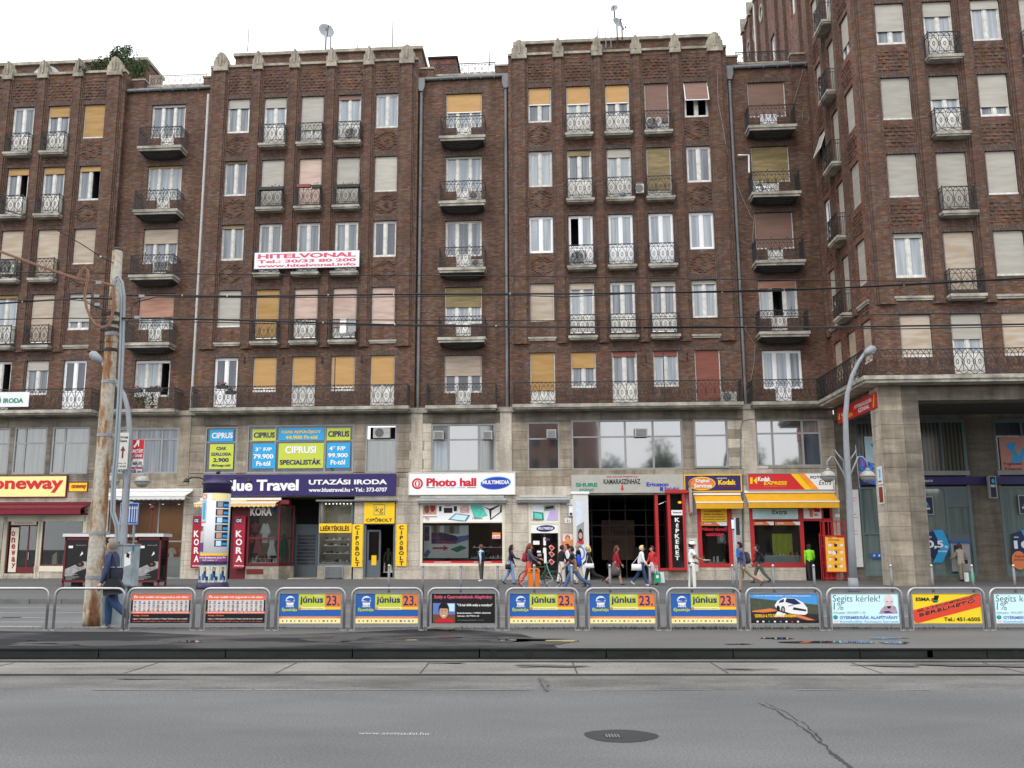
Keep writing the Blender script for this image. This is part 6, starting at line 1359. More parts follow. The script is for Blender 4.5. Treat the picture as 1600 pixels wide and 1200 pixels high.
class Unit:
    def __init__(s,b,x,z,w,h,y=-.001): s.b,s.x,s.z,s.w,s.h,s.y=b,x,z,w,h,y
    def r(s,x0,z0,x1,z1,m,l=1): s.p([(x0,z0),(x1,z0),(x1,z1),(x0,z1)],m,l)
    def p(s,P,m,l=1): s.b.face([(s.x+p[0]*s.w,s.y-.0015*l,s.z+p[1]*s.h) for p in P],m)
    def t(s,t,x0,z0,x1,z1,m,bold=.03,l=4,skew=0): s.b.text(t,s.x+x0*s.w,s.x+x1*s.w,s.z+z0*s.h,s.z+z1*s.h,m,s.y-.0015*l,bold,skew)
    def e(s,cx,cz,rx,rz,m,l=2,a0=0,a1=360,n=20): s.p([(cx+rx*math.cos(R(a0+(a1-a0)*i/n)),cz+rz*math.sin(R(a0+(a1-a0)*i/n))) for i in range(n+(1 if a1-a0<360 else 0))],m,l)
def jun(k):
    k.r(0,0,1,1,BLUE); k.r(.31,.45,.74,1,LIME,2); k.r(.74,.55,1,1,ORNG,2); k.r(.74,.46,1,.55,YEL,2); k.r(.31,.46,.74,.55,CRM,3); k.r(.31,.46,.355,.54,ORNG,4)
    k.t('június',.33,.62,.71,.9,NAVY,.03); k.t('2007.',.56,.9,.7,.95,WHITE,.02); k.t('23.',.76,.6,.97,.93,NAVY,.01); k.e(.17,.76,.075,.16,WHITE,2); k.p([(.10,.78),(.15,.86),(.22,.86),(.245,.78),(.2,.74)],BLUE,3)
    for i in range(5): k.r(.115+i*.024,.55,.128+i*.024,.72,WHITE,3)
    k.r(.09,.70,.25,.74,BLUE,4); k.t('MÚZEUMOK',.1,.54,.24,.575,WHITE,.02,5); k.t('Éjszakája',.04,.38,.29,.53,LIME,.04); k.r(0,.16,1,.235,ORNG,2); k.r(0,0,1,.16,CRM,2)
    k.t('Az éj szaka egyik legizgalmasabb kulturális eseménye országszerte',.05,.18,.93,.215,WHITE,.0); k.t('kutatók múzeumok utcai előadások',.36,.48,.72,.52,BRN,.0)
    rr=random.Random(3)
    for i in range(14): x=.05+i*.066; k.r(x,.05,x+rr.uniform(.015,.035),.1,rr.choice([BLUE,GREYF,RED,TEAL,NAVY]),3)
def rak(k):
    OR2=M('salmon red print',srgb((226,108,76)),.5,.03); k.r(0,0,1,1,BLKP); k.r(0,.78,1,1,OR2,2); k.r(0,.32,1,.4,OR2,2); k.t('Ők már tudják mit tegyenek a rák ellen.',.04,.83,.96,.94,WHITE,.04); k.t('Segítségre adunk és tesztünk a rák elleni küzdelemben',.04,.335,.97,.385,WHITE,.02)
    k.r(.03,.4,.97,.78,M('photo grid white',(.6,.6,.6)),2); rr=random.Random(4)
    for j in range(3):
        for i in range(12):
            x=.065+i*.078; z=.72-j*.125; k.e(x,z,.018,.035,rr.choice([BRN,SKINP,BLKP]),3,n=8); k.e(x,z-.01,.013,.025,SKINP,4,n=8); k.p([(x-.028,z-.06),(x+.028,z-.06),(x+.015,z-.035),(x-.015,z-.035)],rr.choice([DGRN,BLKP,GREYF,LBL]),5)
    k.t('Adója 1%-ával',.04,.22,.3,.29,OR2,.03); k.t('segítse a rákbetegségek leküzdését a Magyar Rákellenes Liga munkáját!',.04,.12,.96,.17,WHITE,.01); k.t('Számlaszám: 10300002-20330007  Adószám: 18052171-1-42  www.rakliga.hu',.04,.04,.96,.08,OR2,.01)
def gyer(k):
    k.r(0,0,1,1,BLKP); k.t('Esély a Gyermekeknek Alapítvány',.04,.8,.96,.95,PINK,.04); k.r(.02,.02,.37,.68,LBL,2); k.r(.02,.02,.37,.3,BRN,3); k.r(.25,.4,.36,.66,SKYB,3)
    k.e(.19,.46,.085,.25,BLKP,4); k.e(.19,.38,.07,.22,SKINP,5); k.p([(.04,.02),(.36,.02),(.3,.16),(.1,.16)],RED,6); k.p([(.165,.27),(.215,.27),(.205,.23),(.175,.23)],WHITE,6); k.r(.155,.41,.175,.43,BLKP,6); k.r(.205,.41,.225,.43,BLKP,6); k.p([(.11,.5),(.27,.5),(.24,.66),(.15,.68)],BLKP,6)
    k.t('"1%-kal több esély a mosolyra"',.4,.55,.96,.66,WHITE,.03); k.t('Bankszámlaszám: 11708001-20530443',.4,.32,.93,.37,WHITE,.02); k.t('Adószám: 18177903-1-42',.4,.22,.75,.27,WHITE,.02); k.t('www.eselyagyermekeknek.hu  Tel.: 36-1',.4,.08,.82,.12,GREYF,.0)
def car(k):
    k.r(0,0,1,1,M('sky print',srgb((70,150,215)),.5,.1)); k.p([(0,0),(1,0),(1,.62),(.6,.72),(0,.86)],M('track print',srgb((70,78,60)),.5,.25,9),2); k.p([(0,0),(1,0),(1,.3),(0,.45)],M('dark tarmac print',srgb((44,34,34)),.5,.3,9),3)
    k.p([(.02,.42),(.3,.5),(.42,.42),(.2,.36),(.02,.38)],ORNG,4); k.p([(.5,.28),(.7,.3),(.95,.1),(.86,.08),(.66,.22),(.5,.24)],ORNG,4); k.p([(.34,.22),(.4,.4),(.5,.34),(.56,.22)],WHITE,4)
    k.p([(.36,.6),(.4,.75),(.5,.86),(.66,.84),(.78,.7),(.84,.52),(.84,.34),(.8,.28),(.6,.32),(.46,.42),(.38,.52)],WHITE,5); k.p([(.52,.72),(.54,.84),(.66,.83),(.75,.66),(.66,.62)],DGRN,6); k.p([(.42,.68),(.44,.76),(.5,.83),(.5,.72)],DGRN,6)
    k.e(.41,.5,.025,.1,BLKP,7); k.e(.48,.46,.03,.12,BLKP,7); k.e(.48,.46,.018,.07,GREYF,8); k.p([(.62,.46),(.82,.4),(.82,.46),(.64,.54)],BLKP,7); k.p([(.56,.56),(.64,.6),(.64,.64),(.56,.6)],GREYF,7); k.r(0,0,1,.1,BLKP,5)
    k.t('A PÁLYÁT HÓDÍTÓ LEGJOBBJA',.06,.9,.5,.95,WHITE,.03); k.t('EZ MOST MINDENKIT ELKÁPRÁZTAT',.52,.9,.9,.95,WHITE,.02); k.t('SZERELD & TÖLTSD A TUNINGBAN',.06,.2,.66,.32,YEL,.03,8,-.1)
    for i in range(8): k.r(.08+i*.085,.03,.11+i*.085,.08,[WHITE,WHITE,TEAL,WHITE,LBL,WHITE,RED,WHITE][i],8)
def seg(k):
    k.r(0,0,1,1,M('pale cyan print',srgb((205,240,246)),.5,.02)); k.t('Segíts kérlek!',.02,.66,.72,.95,BLKP,-.01,3,.1); k.t('1%',.03,.45,.17,.7,BLKP,-.012,3,.1); k.t('Adószám: 18161007-1-42',.02,.32,.5,.4,GREYF,.0)
    k.t('GYERMEKRÁK ALAPÍTVÁNY',.11,.14,.98,.27,LBL,.03); k.t('Kiemelkedően Közhasznú Szervezet',.11,.02,.98,.1,LBL,.0); k.e(.05,.2,.035,.07,TEAL,2); k.e(.048,.21,.02,.04,CYAN,3); k.p([(.02,.02),(.09,.02),(.09,.1),(.02,.1)],M('rose tint',srgb((230,190,195))),2)
    k.e(.86,.78,.075,.2,M('sepia light',srgb((222,210,212))),2); k.p([(.7,.32),(.98,.32),(.96,.55),(.9,.62),(.8,.6),(.74,.48)],M('sepia mid',srgb((170,150,165)),.5,.4,20),2); k.e(.86,.62,.06,.1,M('sepia skin',srgb((214,196,200))),3); k.p([(.82,.58),(.9,.58),(.87,.5),(.84,.5)],BLKP,4); k.r(.82,.72,.845,.74,BLKP,4); k.r(.885,.72,.91,.74,BLKP,4); k.p([(.76,.4),(.85,.42),(.9,.36),(.8,.33)],PURP,4)
def esma(k):
    Y2=M('deep yellow print',srgb((236,206,34)),.5,.03); R2=M('vermilion print',srgb((216,66,40)),.5,.03); k.r(0,0,1,1,Y2); k.p([(.02,.02),(.06,.0),(1,.56),(1,.98),(.96,1),(.0,.44),(.0,.1)],R2,2)
    k.t('ESMA',.05,.75,.26,.87,BLKP,.05); k.p([(.27,.76),(.36,.76),(.36,.83),(.29,.86)],RED,3); k.p([(.28,.74),(.38,.74),(.38,.79),(.3,.79)],TEAL,4); k.p([(.33,.94),(.4,.94),(.36,.7),(.3,.7)],BLKP,3)
    # slanted line of text on the red band
    for s,z0,h,x0,x1 in (('EZ A REKLÁMFELÜLET',.34,.09,.06,.94),('BÉRELHETŐ',.17,.14,.08,.92)):
        tb=MB(); tb.text(s,x0*k.w,x1*k.w,0,h*k.h,WHITE,0,.06); ang=.56*k.h/(.94*k.w); n=len(k.b.v); i=k.b.mi(WHITE)
        k.b.v+=[(k.x+v[0],k.y-.007,k.z+z0*k.h+v[2]+v[0]*ang) for v in tb.v]
        for f in tb.f: k.b.f.append(tuple(n+q for q in f)); k.b.m.append(i)
    k.t('Tel.: 451-6505',.44,.07,.97,.2,BLKP,.04)
barrier(-30,74,'bare steel barrier with no poster at the left picture edge'); barrier(85,193,'bare steel barrier behind the rusty mast and the walking man')
BAR=[(199,303,rak,'barrier with a red and black poster of small portraits, next to the walking man'),(316,420,rak,'barrier with the second red and black portrait poster, left of the first június poster'),(431,538,jun,'barrier with the leftmost június 23. poster'),(550,659,jun,'barrier with a június 23. poster just left of the black foundation poster'),(669,779,gyer,'barrier with black Esély a Gyermekeknek poster showing a smiling child'),
 (791,903,jun,'barrier with a június 23. poster just right of the black foundation poster'),(916,1029,jun,'barrier with the middle június 23. poster of the right three'),(1043,1156,jun,'barrier with the rightmost június 23. poster beside the car poster'),(1167,1284,car,'barrier with a poster of a white racing car'),(1294,1410,seg,'barrier with pale blue Segíts kérlek poster, next to the yellow ESMA one'),(1421,1539,esma,'barrier with yellow and red ESMA poster'),(1549,1668,seg,'barrier with pale blue Segíts kérlek poster cut by the right picture edge')]
for x0,x1,d,l in BAR: barrier(x0,x1,l,d)
p=at(690,986,BY-.12); b=MB(); b.tube([(-.28,0,.05),(-.1,0,.06),(.1,.02,.05),(.26,.02,.06)],.05,M('grey brown rolled rag',(.16,.15,.13),.9,.3,8),8,rs=[.03,.045,.05,.035]); b.tube([(-.3,.03,.02),(.2,.05,.02)],.03,MT['grey brown rolled rag'],6); tag(b.build('rolled_mat',None,(p.x,BY-.1,BZ)),'grey rolled mat lying at the foot of the black poster barrier','mat')
# bollards at the pavement edge
BL=['beside the shoe shop door','right of the second CIPŐBOLT board','before the left half of the photo shop window','right of the man in the black waistcoat','behind the orange litter bin','beside the man with the blue rucksack','left of the woman in the dark red jacket','beside the woman with the green shopping bag','before the man in white clothes','left of the blue bus stop pole','right of the man in the dark hooded top','left of the large street lamp','before the corner pillar','right of the corner pillar','beside the woman at the cash machine','at the right picture edge']
b=MB(); BST=M('dull bollard steel',(.20,.20,.205),.55,.15,4,metal=.5); b.tube([(0,0,0),(0,0,.97)],.04,BST,10); b.lathe([(.046,.97),(.046,1.0),(.036,1.035),(.012,1.055)],STEEL,sd=10); b.lathe([(.07,0),(.07,.012)],BST,sd=10); bm=b.mesh('bollard',True)
for x,l in zip((608,661,720,777.5,834.5,893,952.5,1015,1079.5,1144,1207.5,1271,1391.5,1455,1518,1583),BL):
    P=at(x,885,30.3); tag(ob('bollard',bm,None,(P.x,30.3,.15)),'steel bollard '+l,'bollard','steel bollards along the kerb')
# rusty mast with conduits
MX=at(160,985,19.6).x
def rustmat():
    m,p,k=base('rusty flaking paint',.8); tc=k('TexCoord'); mp=k('Mapping'); mp.inputs['Scale'].default_value=(2.5,2.5,.55); k.l(tc.outputs['Object'],mp.inputs[0])
    n=k('TexNoise'); n.inputs['Scale'].default_value=1.6; n.inputs['Detail'].default_value=8; n.inputs['Roughness'].default_value=.62; k.l(mp.outputs[0],n.inputs['Vector'])
    r=k('ValToRGB'); e=r.color_ramp.elements; e[0].position=.42; e[0].color=(.40,.385,.33,1); e[1].position=.68; e[1].color=(.10,.04,.02,1); e.new(.50).color=(.36,.31,.23,1); e.new(.54).color=(.27,.15,.075,1); e.new(.61).color=(.18,.08,.035,1)
    k.l(n.outputs[0],r.inputs[0]); n2=k('TexNoise'); n2.inputs['Scale'].default_value=14; n2.inputs['Detail'].default_value=4; k.l(tc.outputs['Object'],n2.inputs['Vector']); mr=k('MapRange'); mr.inputs[1].default_value=.3; mr.inputs[2].default_value=.7; mr.inputs[3].default_value=.75; mr.inputs[4].default_value=1.2; k.l(n2.outputs[0],mr.inputs[0])
    vm=k('VectorMath',operation='SCALE'); k.l(r.outputs[0],vm.inputs[0]); k.l(mr.outputs[0],vm.inputs['Scale']); k.l(vm.outputs[0],p.inputs['Base Color']); return m
RUST=rustmat()
def mpt(x,y,Y=19.6): return at(x,y,Y)
B0=mpt(142,985); T0=mpt(184,392); rb_=abs(mpt(185,985).x-mpt(131,985).x)/2; rt_=abs(mpt(191,400).x-mpt(176,400).x)/2
o=thing('catenary_mast','rusty flaking steel mast carrying the overhead wires at the left','mast',(B0.x,19.6,.13))
hz=T0.z-.13; dx=T0.x-B0.x; b=MB(); Z=[0,.2,.26,1.7,1.74,3.6,3.64,5.2,5.24,hz-.02,hz]; n_r=[1.02,1.0,.97,.86,.84,.72,.7,.6,.585,.42,.38]
b.tube([(dx*z/hz*.0+dx*z/hz,0,z) for z in Z],.2,RUST,20,rs=[.182,.178,.176,.168,.164,.152,.149,.136,.133,.108,.102]); ob('shaft',b.mesh('shaft',True),o)
for z,rr_ in ((.95,.172),(1.85,.166),(3.9,.149),(5.05,.137),(6.1,.125)):
    b=MB(); b.tube([(dx*z/hz,0,z),(dx*(z+.07)/hz,0,z+.07)],rr_+.008,GALV,20); b.box(dx*z/hz+rr_,dx*z/hz+rr_+.08,-.03,.03,z,z+.07,GALV); ob('clamp',b.mesh('clamp'),o)
for z in (5.75,5.95,6.2,6.35,6.55): b=MB(); b.tube([(dx*z/hz,0,z),(dx*(z+.05)/hz,0,z+.07)],.14,IRON if z!=5.95 else RUST,16); b.box(dx*z/hz-.25,dx*z/hz-.13,-.05,0,z,z+.05,IRON); ob('clamp',b.mesh('clamp'),o)
b=MB(); b.lathe([(.11,hz),(.112,hz+.03),(.07,hz+.07)],IRON,(dx,0,0),14); ob('cap',b.mesh('cap'),o)
CON=M('plastic conduit grey',(.24,.28,.31),.5,.06)
PC=[(182,846),(181,822),(174,800),(175.5,755),(180,705),(183,655),(185.5,610),(188,555),(189.5,500),(190.5,465),(189,446),(184.5,436),(180,440),(178,452)]
for k_,(ox,oy) in enumerate(((0,0),(6,6))):
    pts=[mpt(x+(4.2 if i<10 else 2.5 if i==10 else 0)*k_,y-(5 if i>9 else 0)*k_,19.35) for i,(x,y) in enumerate(PC)]
    b=MB(); b.tube(pts,.027,CON,8); tag(b.build('cable_conduit'),['grey plastic conduit hooked over at the top of the rusty mast, nearer the mast','second grey conduit beside it, further from the rusty mast'][k_],'conduit')
# control cabinet behind the walking man
A=at(153,985,19.95); w=at(207,900,19.95).x-A.x; z1=at(180,852,19.95).z-.13; z0=at(180,916,19.95).z-.13
CAB=M('dented pale blue cabinet paint',(.27,.33,.35),.6,.3,3)
o=thing('control_cabinet','pale blue grey control cabinet with torn stickers behind the walking man','cabinet',(A.x,19.95,.13))
b=MB(); b.box(0,w,0,.35,z0,z1,CAB); b.box(-.02,w+.02,-.02,.37,z1,z1+.03,STEEL); ob('box',b.mesh('box'),o); b=MB(); b.box(.05,w-.12,.03,.32,0,z0,CAB); b.box(w-.1,w-.04,.1,.16,0,z0,GALV); ob('pedestal',b.mesh('pedestal'),o)
ob('door',MB().box(.02,w*.62,-.015,0,z0+.03,z1-.03,CAB).mesh('door'),o); ob('door',MB().box(w*.65,w-.02,-.015,0,z0+.03,z1-.03,CAB).mesh('door'),o)
b=MB(); rr=random.Random(5)
for i in range(16): x=rr.uniform(.03,w*.9); z=rr.choice([z1-rr.uniform(.02,.12),rr.uniform(z0+.05,z1-.1)]); s=rr.uniform(.01,.035); b.prism([(x+s*math.cos(t)*rr.uniform(.6,1.4),z+s*.8*math.sin(t)*rr.uniform(.6,1.4)) for t in (0,1,2,3,4,5)],-.0175,-.0155,RUST)
b.prism([(w*.7,z1-.2),(w*.9,z1-.12),(w*.92,z1-.4),(w*.72,z1-.45)],-.019,-.016,WHITE); b.prism([(w*.78,z1-.15),(w*.88,z1-.18),(w*.86,z1-.27),(w*.76,z1-.24)],-.021,-.0195,BLKP); b.prism([(w*.95,z1-.02),(w+.01,z1-.02),(w+.01,z1-.12),(w*.95,z1-.12)],-.02,-.0165,BLUE); ob('stickers',b.mesh('stickers'),o)
# street lamps with arm globes
def lamp(bx,by,pts,heads,label,glob,bands=(),col=GALV):
    X,Y=gnd(bx,by,.15); o=thing('street_lamp',label,'street lamp',(X,Y,.15)); L=lambda x,y:at(x,y,Y)-Vector((X,Y,.15))
    P=[Vector((0,0,0))]+[L(*p) for p in pts]; n=len(P); b=MB(); b.tube(P,.1,col,12,rs=[.16]+[max(.055,.135-.09*i/n) for i in range(1,n)]); b.tube([(0,0,0),(0,0,.5)],.2,col,12,rs=[.21,.165]); ob('pole',b.mesh('pole',True),o)
    hd=L(*heads[0]); he=L(*heads[1]); d=(he-hd); b=MB(); b.tube([hd,hd+d*.35,hd+d*.8,he],.1,col,10,rs=[.07,.15,.17,.08]); q=hd+d*.6; b.ball(q-Vector((0,0,.1)),.13,M('clear lamp bowl',(.3,.32,.33),.15,0,ior=1.5),sz=.5); ob('lamp_head',b.mesh('lamp_head',True),o)
    for (gx,gy,ax,ay) in glob:
        g=L(gx,gy); a=L(ax,ay); s=1 if g.x>a.x else -1; top=L(gx,gy-25); b=MB()
        b.tube([a+Vector((0,0,-.15)),a+Vector((s*.12,0,.45)),Vector((a.x+s*.45,0,top.z+.12)),Vector((g.x-s*.15,0,top.z+.12)),Vector((g.x,0,top.z-.05)),Vector((g.x,0,g.z+.22))],.03,col,8)
        b.tube([a+Vector((s*.1,0,-.5)),a+Vector((s*.12,0,1.0)),a+Vector((s*.35,0,1.25))],.02,col,6); b.tube([a+Vector((s*.12,0,.9)),a+Vector((s*.4,0,1.35))],.02,col,6); ob('arm',b.mesh('arm',True),o)
        b=MB(); b.ball(g,.27,M('clouded globe glass',(.33,.32,.27),.2,.1,ior=1.5),sz=.82,sd=16); b.lathe([(.28,-.03),(.29,0),(.28,.03)],col,g,16); b.lathe([(.12,.2),(.05,.3)],col,g,10); ob('globe',b.mesh('globe',True),o)
    return o
lamp(1334,925,[(1330,840),(1326,760),(1322,690),(1321,650),(1324,615),(1332,585),(1342,565),(1350,553)],[(1350,554),(1367,543)],'tall grey street lamp before the corner pillar with two glass globes',[(1294,744,1325,760),(1356,744,1325,760)])
LX,LY=gnd(192,926,.15)
lamp(196,928,[(193,845),(197,772),(201,722),(203,672),(200,640),(194,617),(181,597),(168,578),(159,566)],[(160,567),(142,551)],'grey street lamp behind the rusty mast at the left with two glass globes',[(222,752,197,760),(174,752,197,760)])
# signs on the left lamp
def roadsign(px,Y,label,bm,draw,cat='sign',th=.04,pole=None):
    a=at(px[0],(px[1]+px[3])/2,Y); c=at(px[2],(px[1]+px[3])/2,Y); m=(px[0]+px[2])/2; z0=at(m,px[3],Y).z; z1=at(m,px[1],Y).z; w=c.x-a.x; h=z1-z0
    o=thing('road_sign' if cat=='road sign' else 'sign',label,cat,((a.x+c.x)/2,Y,z0)); b=MB(); b.box(-w/2,w/2,0,th,0,h,bm); ob('board',b.mesh('board'),o); b=MB(); k=Unit(b,-w/2,0,w,h,-.002); draw(k); ob('lettering',b.mesh('lettering'),o)
    if pole: b=MB(); b.tube([(pole,th+.02,-z0+.15),(pole,th+.02,h*.8)],.03,GALV,8); ob('post',b.mesh('post'),o)
    return o
roadsign((184,676,200,733),32.6,'white K+K Hotel Opera sign with an upward arrow on the left lamp',M('off white sign enamel',(.52,.51,.47),.5,.06),lambda k:(k.t('K+K Hotel',.08,.84,.92,.91,BLKP,.03),k.t('Opera',.14,.72,.86,.81,BLKP,.03),k.p([(.42,.3),(.58,.3),(.58,.5),(.75,.5),(.5,.64),(.25,.5),(.42,.5)],MAROON,2),k.t('Révay u. 24.',.1,.13,.9,.18,BLKP,.01),k.t('T: 269 0222',.1,.05,.9,.1,BLKP,.01)))
roadsign((204.5,687,224,741),33.2,'red and white UNICREDIT BANK sign hung on the left lamp',WHITE,lambda k:(k.r(0,.45,1,1,RED),k.p([(.15,.8),(.38,.93),(.38,.98),(.6,.98),(.6,.8),(.54,.8),(.5,.88),(.25,.76)],WHITE,2),k.t('UNICREDIT',.05,.62,.95,.72,WHITE,.05),k.t('BANK',.35,.49,.95,.58,WHITE,.05),k.t('Deák tér',.05,.27,.95,.38,BLKP,.02),k.r(0,.16,1,.21,RED,2),k.t('58 m',.1,.03,.9,.13,PURP,.03)))
roadsign((187,785,216.5,820),33.4,'blue lane sign with white arrows low on the left lamp',BLUE,lambda k:(k.r(.03,.03,.97,.97,WHITE,1),k.r(.05,.05,.95,.95,BLUE,2),[k.p([(x-.02,.12),(x+.02,.12),(x+.02,.72),(x+.055,.72),(x,.86),(x-.055,.72),(x-.02,.72)],WHITE,3) for x in (.52,.66,.78,.9)],k.p([(.12,.42),(.18,.42),(.18,.62),(.24,.72),(.3,.62),(.3,.12),(.36,.12),(.36,.66),(.24,.84),(.12,.66)],WHITE,3),k.p([(.07,.42),(.23,.42),(.15,.22)],WHITE,3)),'road sign',pole=.2)
# blue flag on the right lamp
b=MB(); q=at(1342,735,34); rr=random.Random(2)
for i in range(6):
    for j in range(5):
        def pt(i,j): return Vector((i*.078+j*.02+.035*math.sin(j*2.),.06*math.sin(i*1.9+j*.8),-j*.215-i*.07*(1-j/7)))
        b.face([pt(i,j),pt(i,j+1),pt(i+1,j+1),pt(i+1,j)],BLUE if j!=1 or i>3 else PURP)
T=MB(); T.text('TOUR',.14,.42,-1.05,-.94,WHITE,-.09,.03); n_v=len(b.v); b.v+=T.v; b.f+=[tuple(n_v+t for t in f) for f in T.f]; i_=b.mi(WHITE); b.m+=[i_]*len(T.f)
b.tube([(-.1,0,.3),(-.05,.02,-1.3)],.015,GALV,5); tag(b.build('flag',None,(at(1341,700,34.9).x,34.9,at(1345,708,34.9).z)),'crumpled blue flag hanging under the right globe of the right street lamp','flag')
# telephone booths
def booth(x0,x1,x2,yt,yb,label):
    X,Y=gnd(x0,yb,.15); f=lambda x:at(x,880,Y).x-X; z1=at(x0,yt,Y).z-.15; w=f(x1); w2=f(x2); d=.95
    o=thing('telephone_booth',label,'telephone booth',(X,Y,.15),0,'telephone booths on the pavement'); BR_=MAROON
    b=MB()
    for x in (0,w-.07): b.box(x,x+.07,0,.07,0,z1-.12,BR_); b.box(x,x+.07,d-.07,d,0,z1-.12,BR_)
    b.box(0,w,0,.06,.18,.26,BR_); b.box(0,w,0,.06,z1-.26,z1-.12,BR_); b.box(w-.06,w,.07,d-.07,.18,.26,BR_); b.box(w-.06,w,.07,d-.07,z1-.26,z1-.12,BR_); ob('frame',b.mesh('frame'),o)
    b=MB(); b.box(-.08,w+.1,-.08,d+.08,z1-.12,z1,M('white booth roof',(.6,.6,.58),.5,.08)); b.box(-.05,w+.05,-.05,d,z1,z1+.03,ZINC); ob('roof',b.mesh('roof'),o)
    b=MB(); b.box(.07,w-.07,.03,.05,.26,z1-.26,BLKP); k=Unit(b,.07,.26,w-.14,z1-.52,.029)
    k.t('koncert',.45,.86,.9,.89,GREYF,.01); k.r(.1,.8,.3,.86,WHITE,1); k.p([(0,.28),(.45,.38),(.55,.44),(.8,.47),(1,.46),(1,.3),(.6,.22),(.3,.12),(0,.1)],M('booth advert light',(.32,.31,.3),.5,.5,6),1); k.e(.68,.4,.2,.07,BLKP,2); k.e(.68,.4,.07,.03,BRN,3); k.p([(.65,.6),(.8,.66),(.74,.72)],WHITE,2)
    for i in range(7): k.r(.06,.02+i*.03,.06+.3+.08*((i*7)%5),.032+i*.03,GREYF,3)
    ob('advert',b.mesh('advert'),o)
    for (a,b_,c,d_) in ((w-.035,w-.03,.07,d-.07),(.03,.035,.07,d-.07)): ob('pane',MB().box(a,b_,c,d_,.26,z1-.26,GLASS).mesh('pane'),o)
    b=MB(); b.box(w*.3,w*.6,d-.3,d-.1,.9,1.5,BLKP); ob('telephone',b.mesh('telephone'),o); ob('foot',MB().box(w*.3,w*.6,.2,.6,.0,.18,IRON).mesh('foot'),o)
booth(96,138,150,834,917,'maroon telephone booth with black advert, left of the rusty mast'); booth(209,250,263,834,917,'maroon telephone booth with black advert, right of the control cabinet'); booth(155,196,206,835,912,'maroon telephone booth mostly hidden behind the control cabinet')
X,Y=gnd(231,912,.15); b=MB(); b.tube([(0,0,0),(0,0,at(231,797,Y).z-.15)],.035,MAROON,8); b.ball((0,0,at(231,795,Y).z-.1),.11,MAROON); tag(b.build('red_post',None,(X,Y,.15)),'thin dark red post with a knob standing behind the right booth','post')
# advertising column
X,Y=gnd(332,920,.15); f=lambda x:at(x,850,Y).x-X; zz=lambda y:at(332,y,Y).z-.15
o=thing('advertising_column','round advertising column with purple cap covered in posters','advertising column',(X,Y,.15))
PV=M('dark purple enamel',srgb((48,40,76)),.4,.06); b=MB(); b.lathe([(.62,0),(.64,.06),(.60,.2),(.57,.26)],PV,sd=32); ob('base',b.mesh('base',True),o)
r=.54; b=MB(); b.lathe([(r,.26),(r,zz(771))],M('white column drum',(.62,.63,.66),.6,.05),sd=32); ob('drum',b.mesh('drum',True),o)
b=MB(); z=zz(771); b.lathe([(.55,z),(.55,z+.3),(.57,z+.32),(.60,z+.37),(.60,z+.41),(.46,z+.52),(.38,z+.55),(.18,z+.64),(.05,z+.70)],PV,sd=32); b.ball((0,0,z+.84),.09,PV); ob('cap',b.mesh('cap',True),o)
def wrap(a0,a1,z0,z1,m,n=6,k=0):
    b=MB()
    for i in range(n):
        t0=R(a0+(a1-a0)*i/n); t1=R(a0+(a1-a0)*(i+1)/n); q=r+.006+.004*k
        b.face([(q*math.sin(t0),-q*math.cos(t0),z0),(q*math.sin(t1),-q*math.cos(t1),z0),(q*math.sin(t1),-q*math.cos(t1),z1),(q*math.sin(t0),-q*math.cos(t0),z1)],m)
    return b
def poster(*a,**k): return ob('poster',wrap(*a,**k).mesh('poster'),o)
def wtext(t,a0,a1,z0,z1,m,bold=.03,k=2):
    T=MB(); T.text(t,0,1,z0,z1,m,0,bold); q=r+.006+.004*k; T.v=[(q*math.sin(R(a0+(a1-a0)*v[0])),-q*math.cos(R(a0+(a1-a0)*v[0])),v[2]) for v in T.v]; ob('lettering',T.mesh('lettering'),o)
poster(-80,-28,zz(780),zz(773),ORNG); wtext('Olasz',-62,-30,zz(779),zz(774),WHITE,.05); poster(-80,-28,zz(816),zz(781),M('pale flyer print',srgb((180,200,220)),.6,.4,9)); poster(-52,-34,zz(812),zz(786),CYAN,k=1); poster(-80,-30,zz(817.5),zz(815.5),ORNG,k=1); poster(-75,-35,zz(848),zz(822),M('grey flyer print',srgb((190,190,185)),.6,.5,12)); poster(-70,-45,zz(830),zz(822),DRED,k=1); poster(-78,-35,zz(862),zz(848),PURP)
for i in range(6): poster(14,75,zz(784+i*12+10),zz(784+i*12),BLKP if i%2 else DGRN,k=0); poster(20,42,zz(784+i*12+9),zz(784+i*12+1),[GREYF,SKINP,SKYB][i%3],k=1); poster(46,74,zz(784+i*12+8),zz(784+i*12+4),CYAN,k=1)
poster(-5,70,zz(782),zz(772),CRM); poster(-85,85,zz(868),zz(864.5),YEL,16); poster(-85,85,zz(877),zz(868),M('magenta print',srgb((140,60,130)),.5,.1),16); wtext('Különös Budapest Jazz Bár',-70,70,zz(873),zz(869.5),WHITE,.03); wtext('2007. június 11.',-35,30,zz(876.5),zz(874),WHITE,.02)
poster(-85,85,zz(882),zz(877),PV,16,k=2)
for i in range(4):
    a=-72+i*38; poster(a,a+36,zz(918),zz(884),M('pale lower poster',srgb((200,206,190)),.6,.3,8)); poster(a+8,a+20,zz(902),zz(886),BLKP,k=1); poster(a+10,a+17,zz(892),zz(887),SKINP,k=2); poster(a+2,a+14,zz(906),zz(896),BLUE,k=2); poster(a+18,a+30,zz(916),zz(900),DGRN,k=1); wtext('H',a+20,a+28,zz(914),zz(906),WHITE,.03,3); wtext('1.',a+2,a+9,zz(915),zz(908),YEL,.02,3)
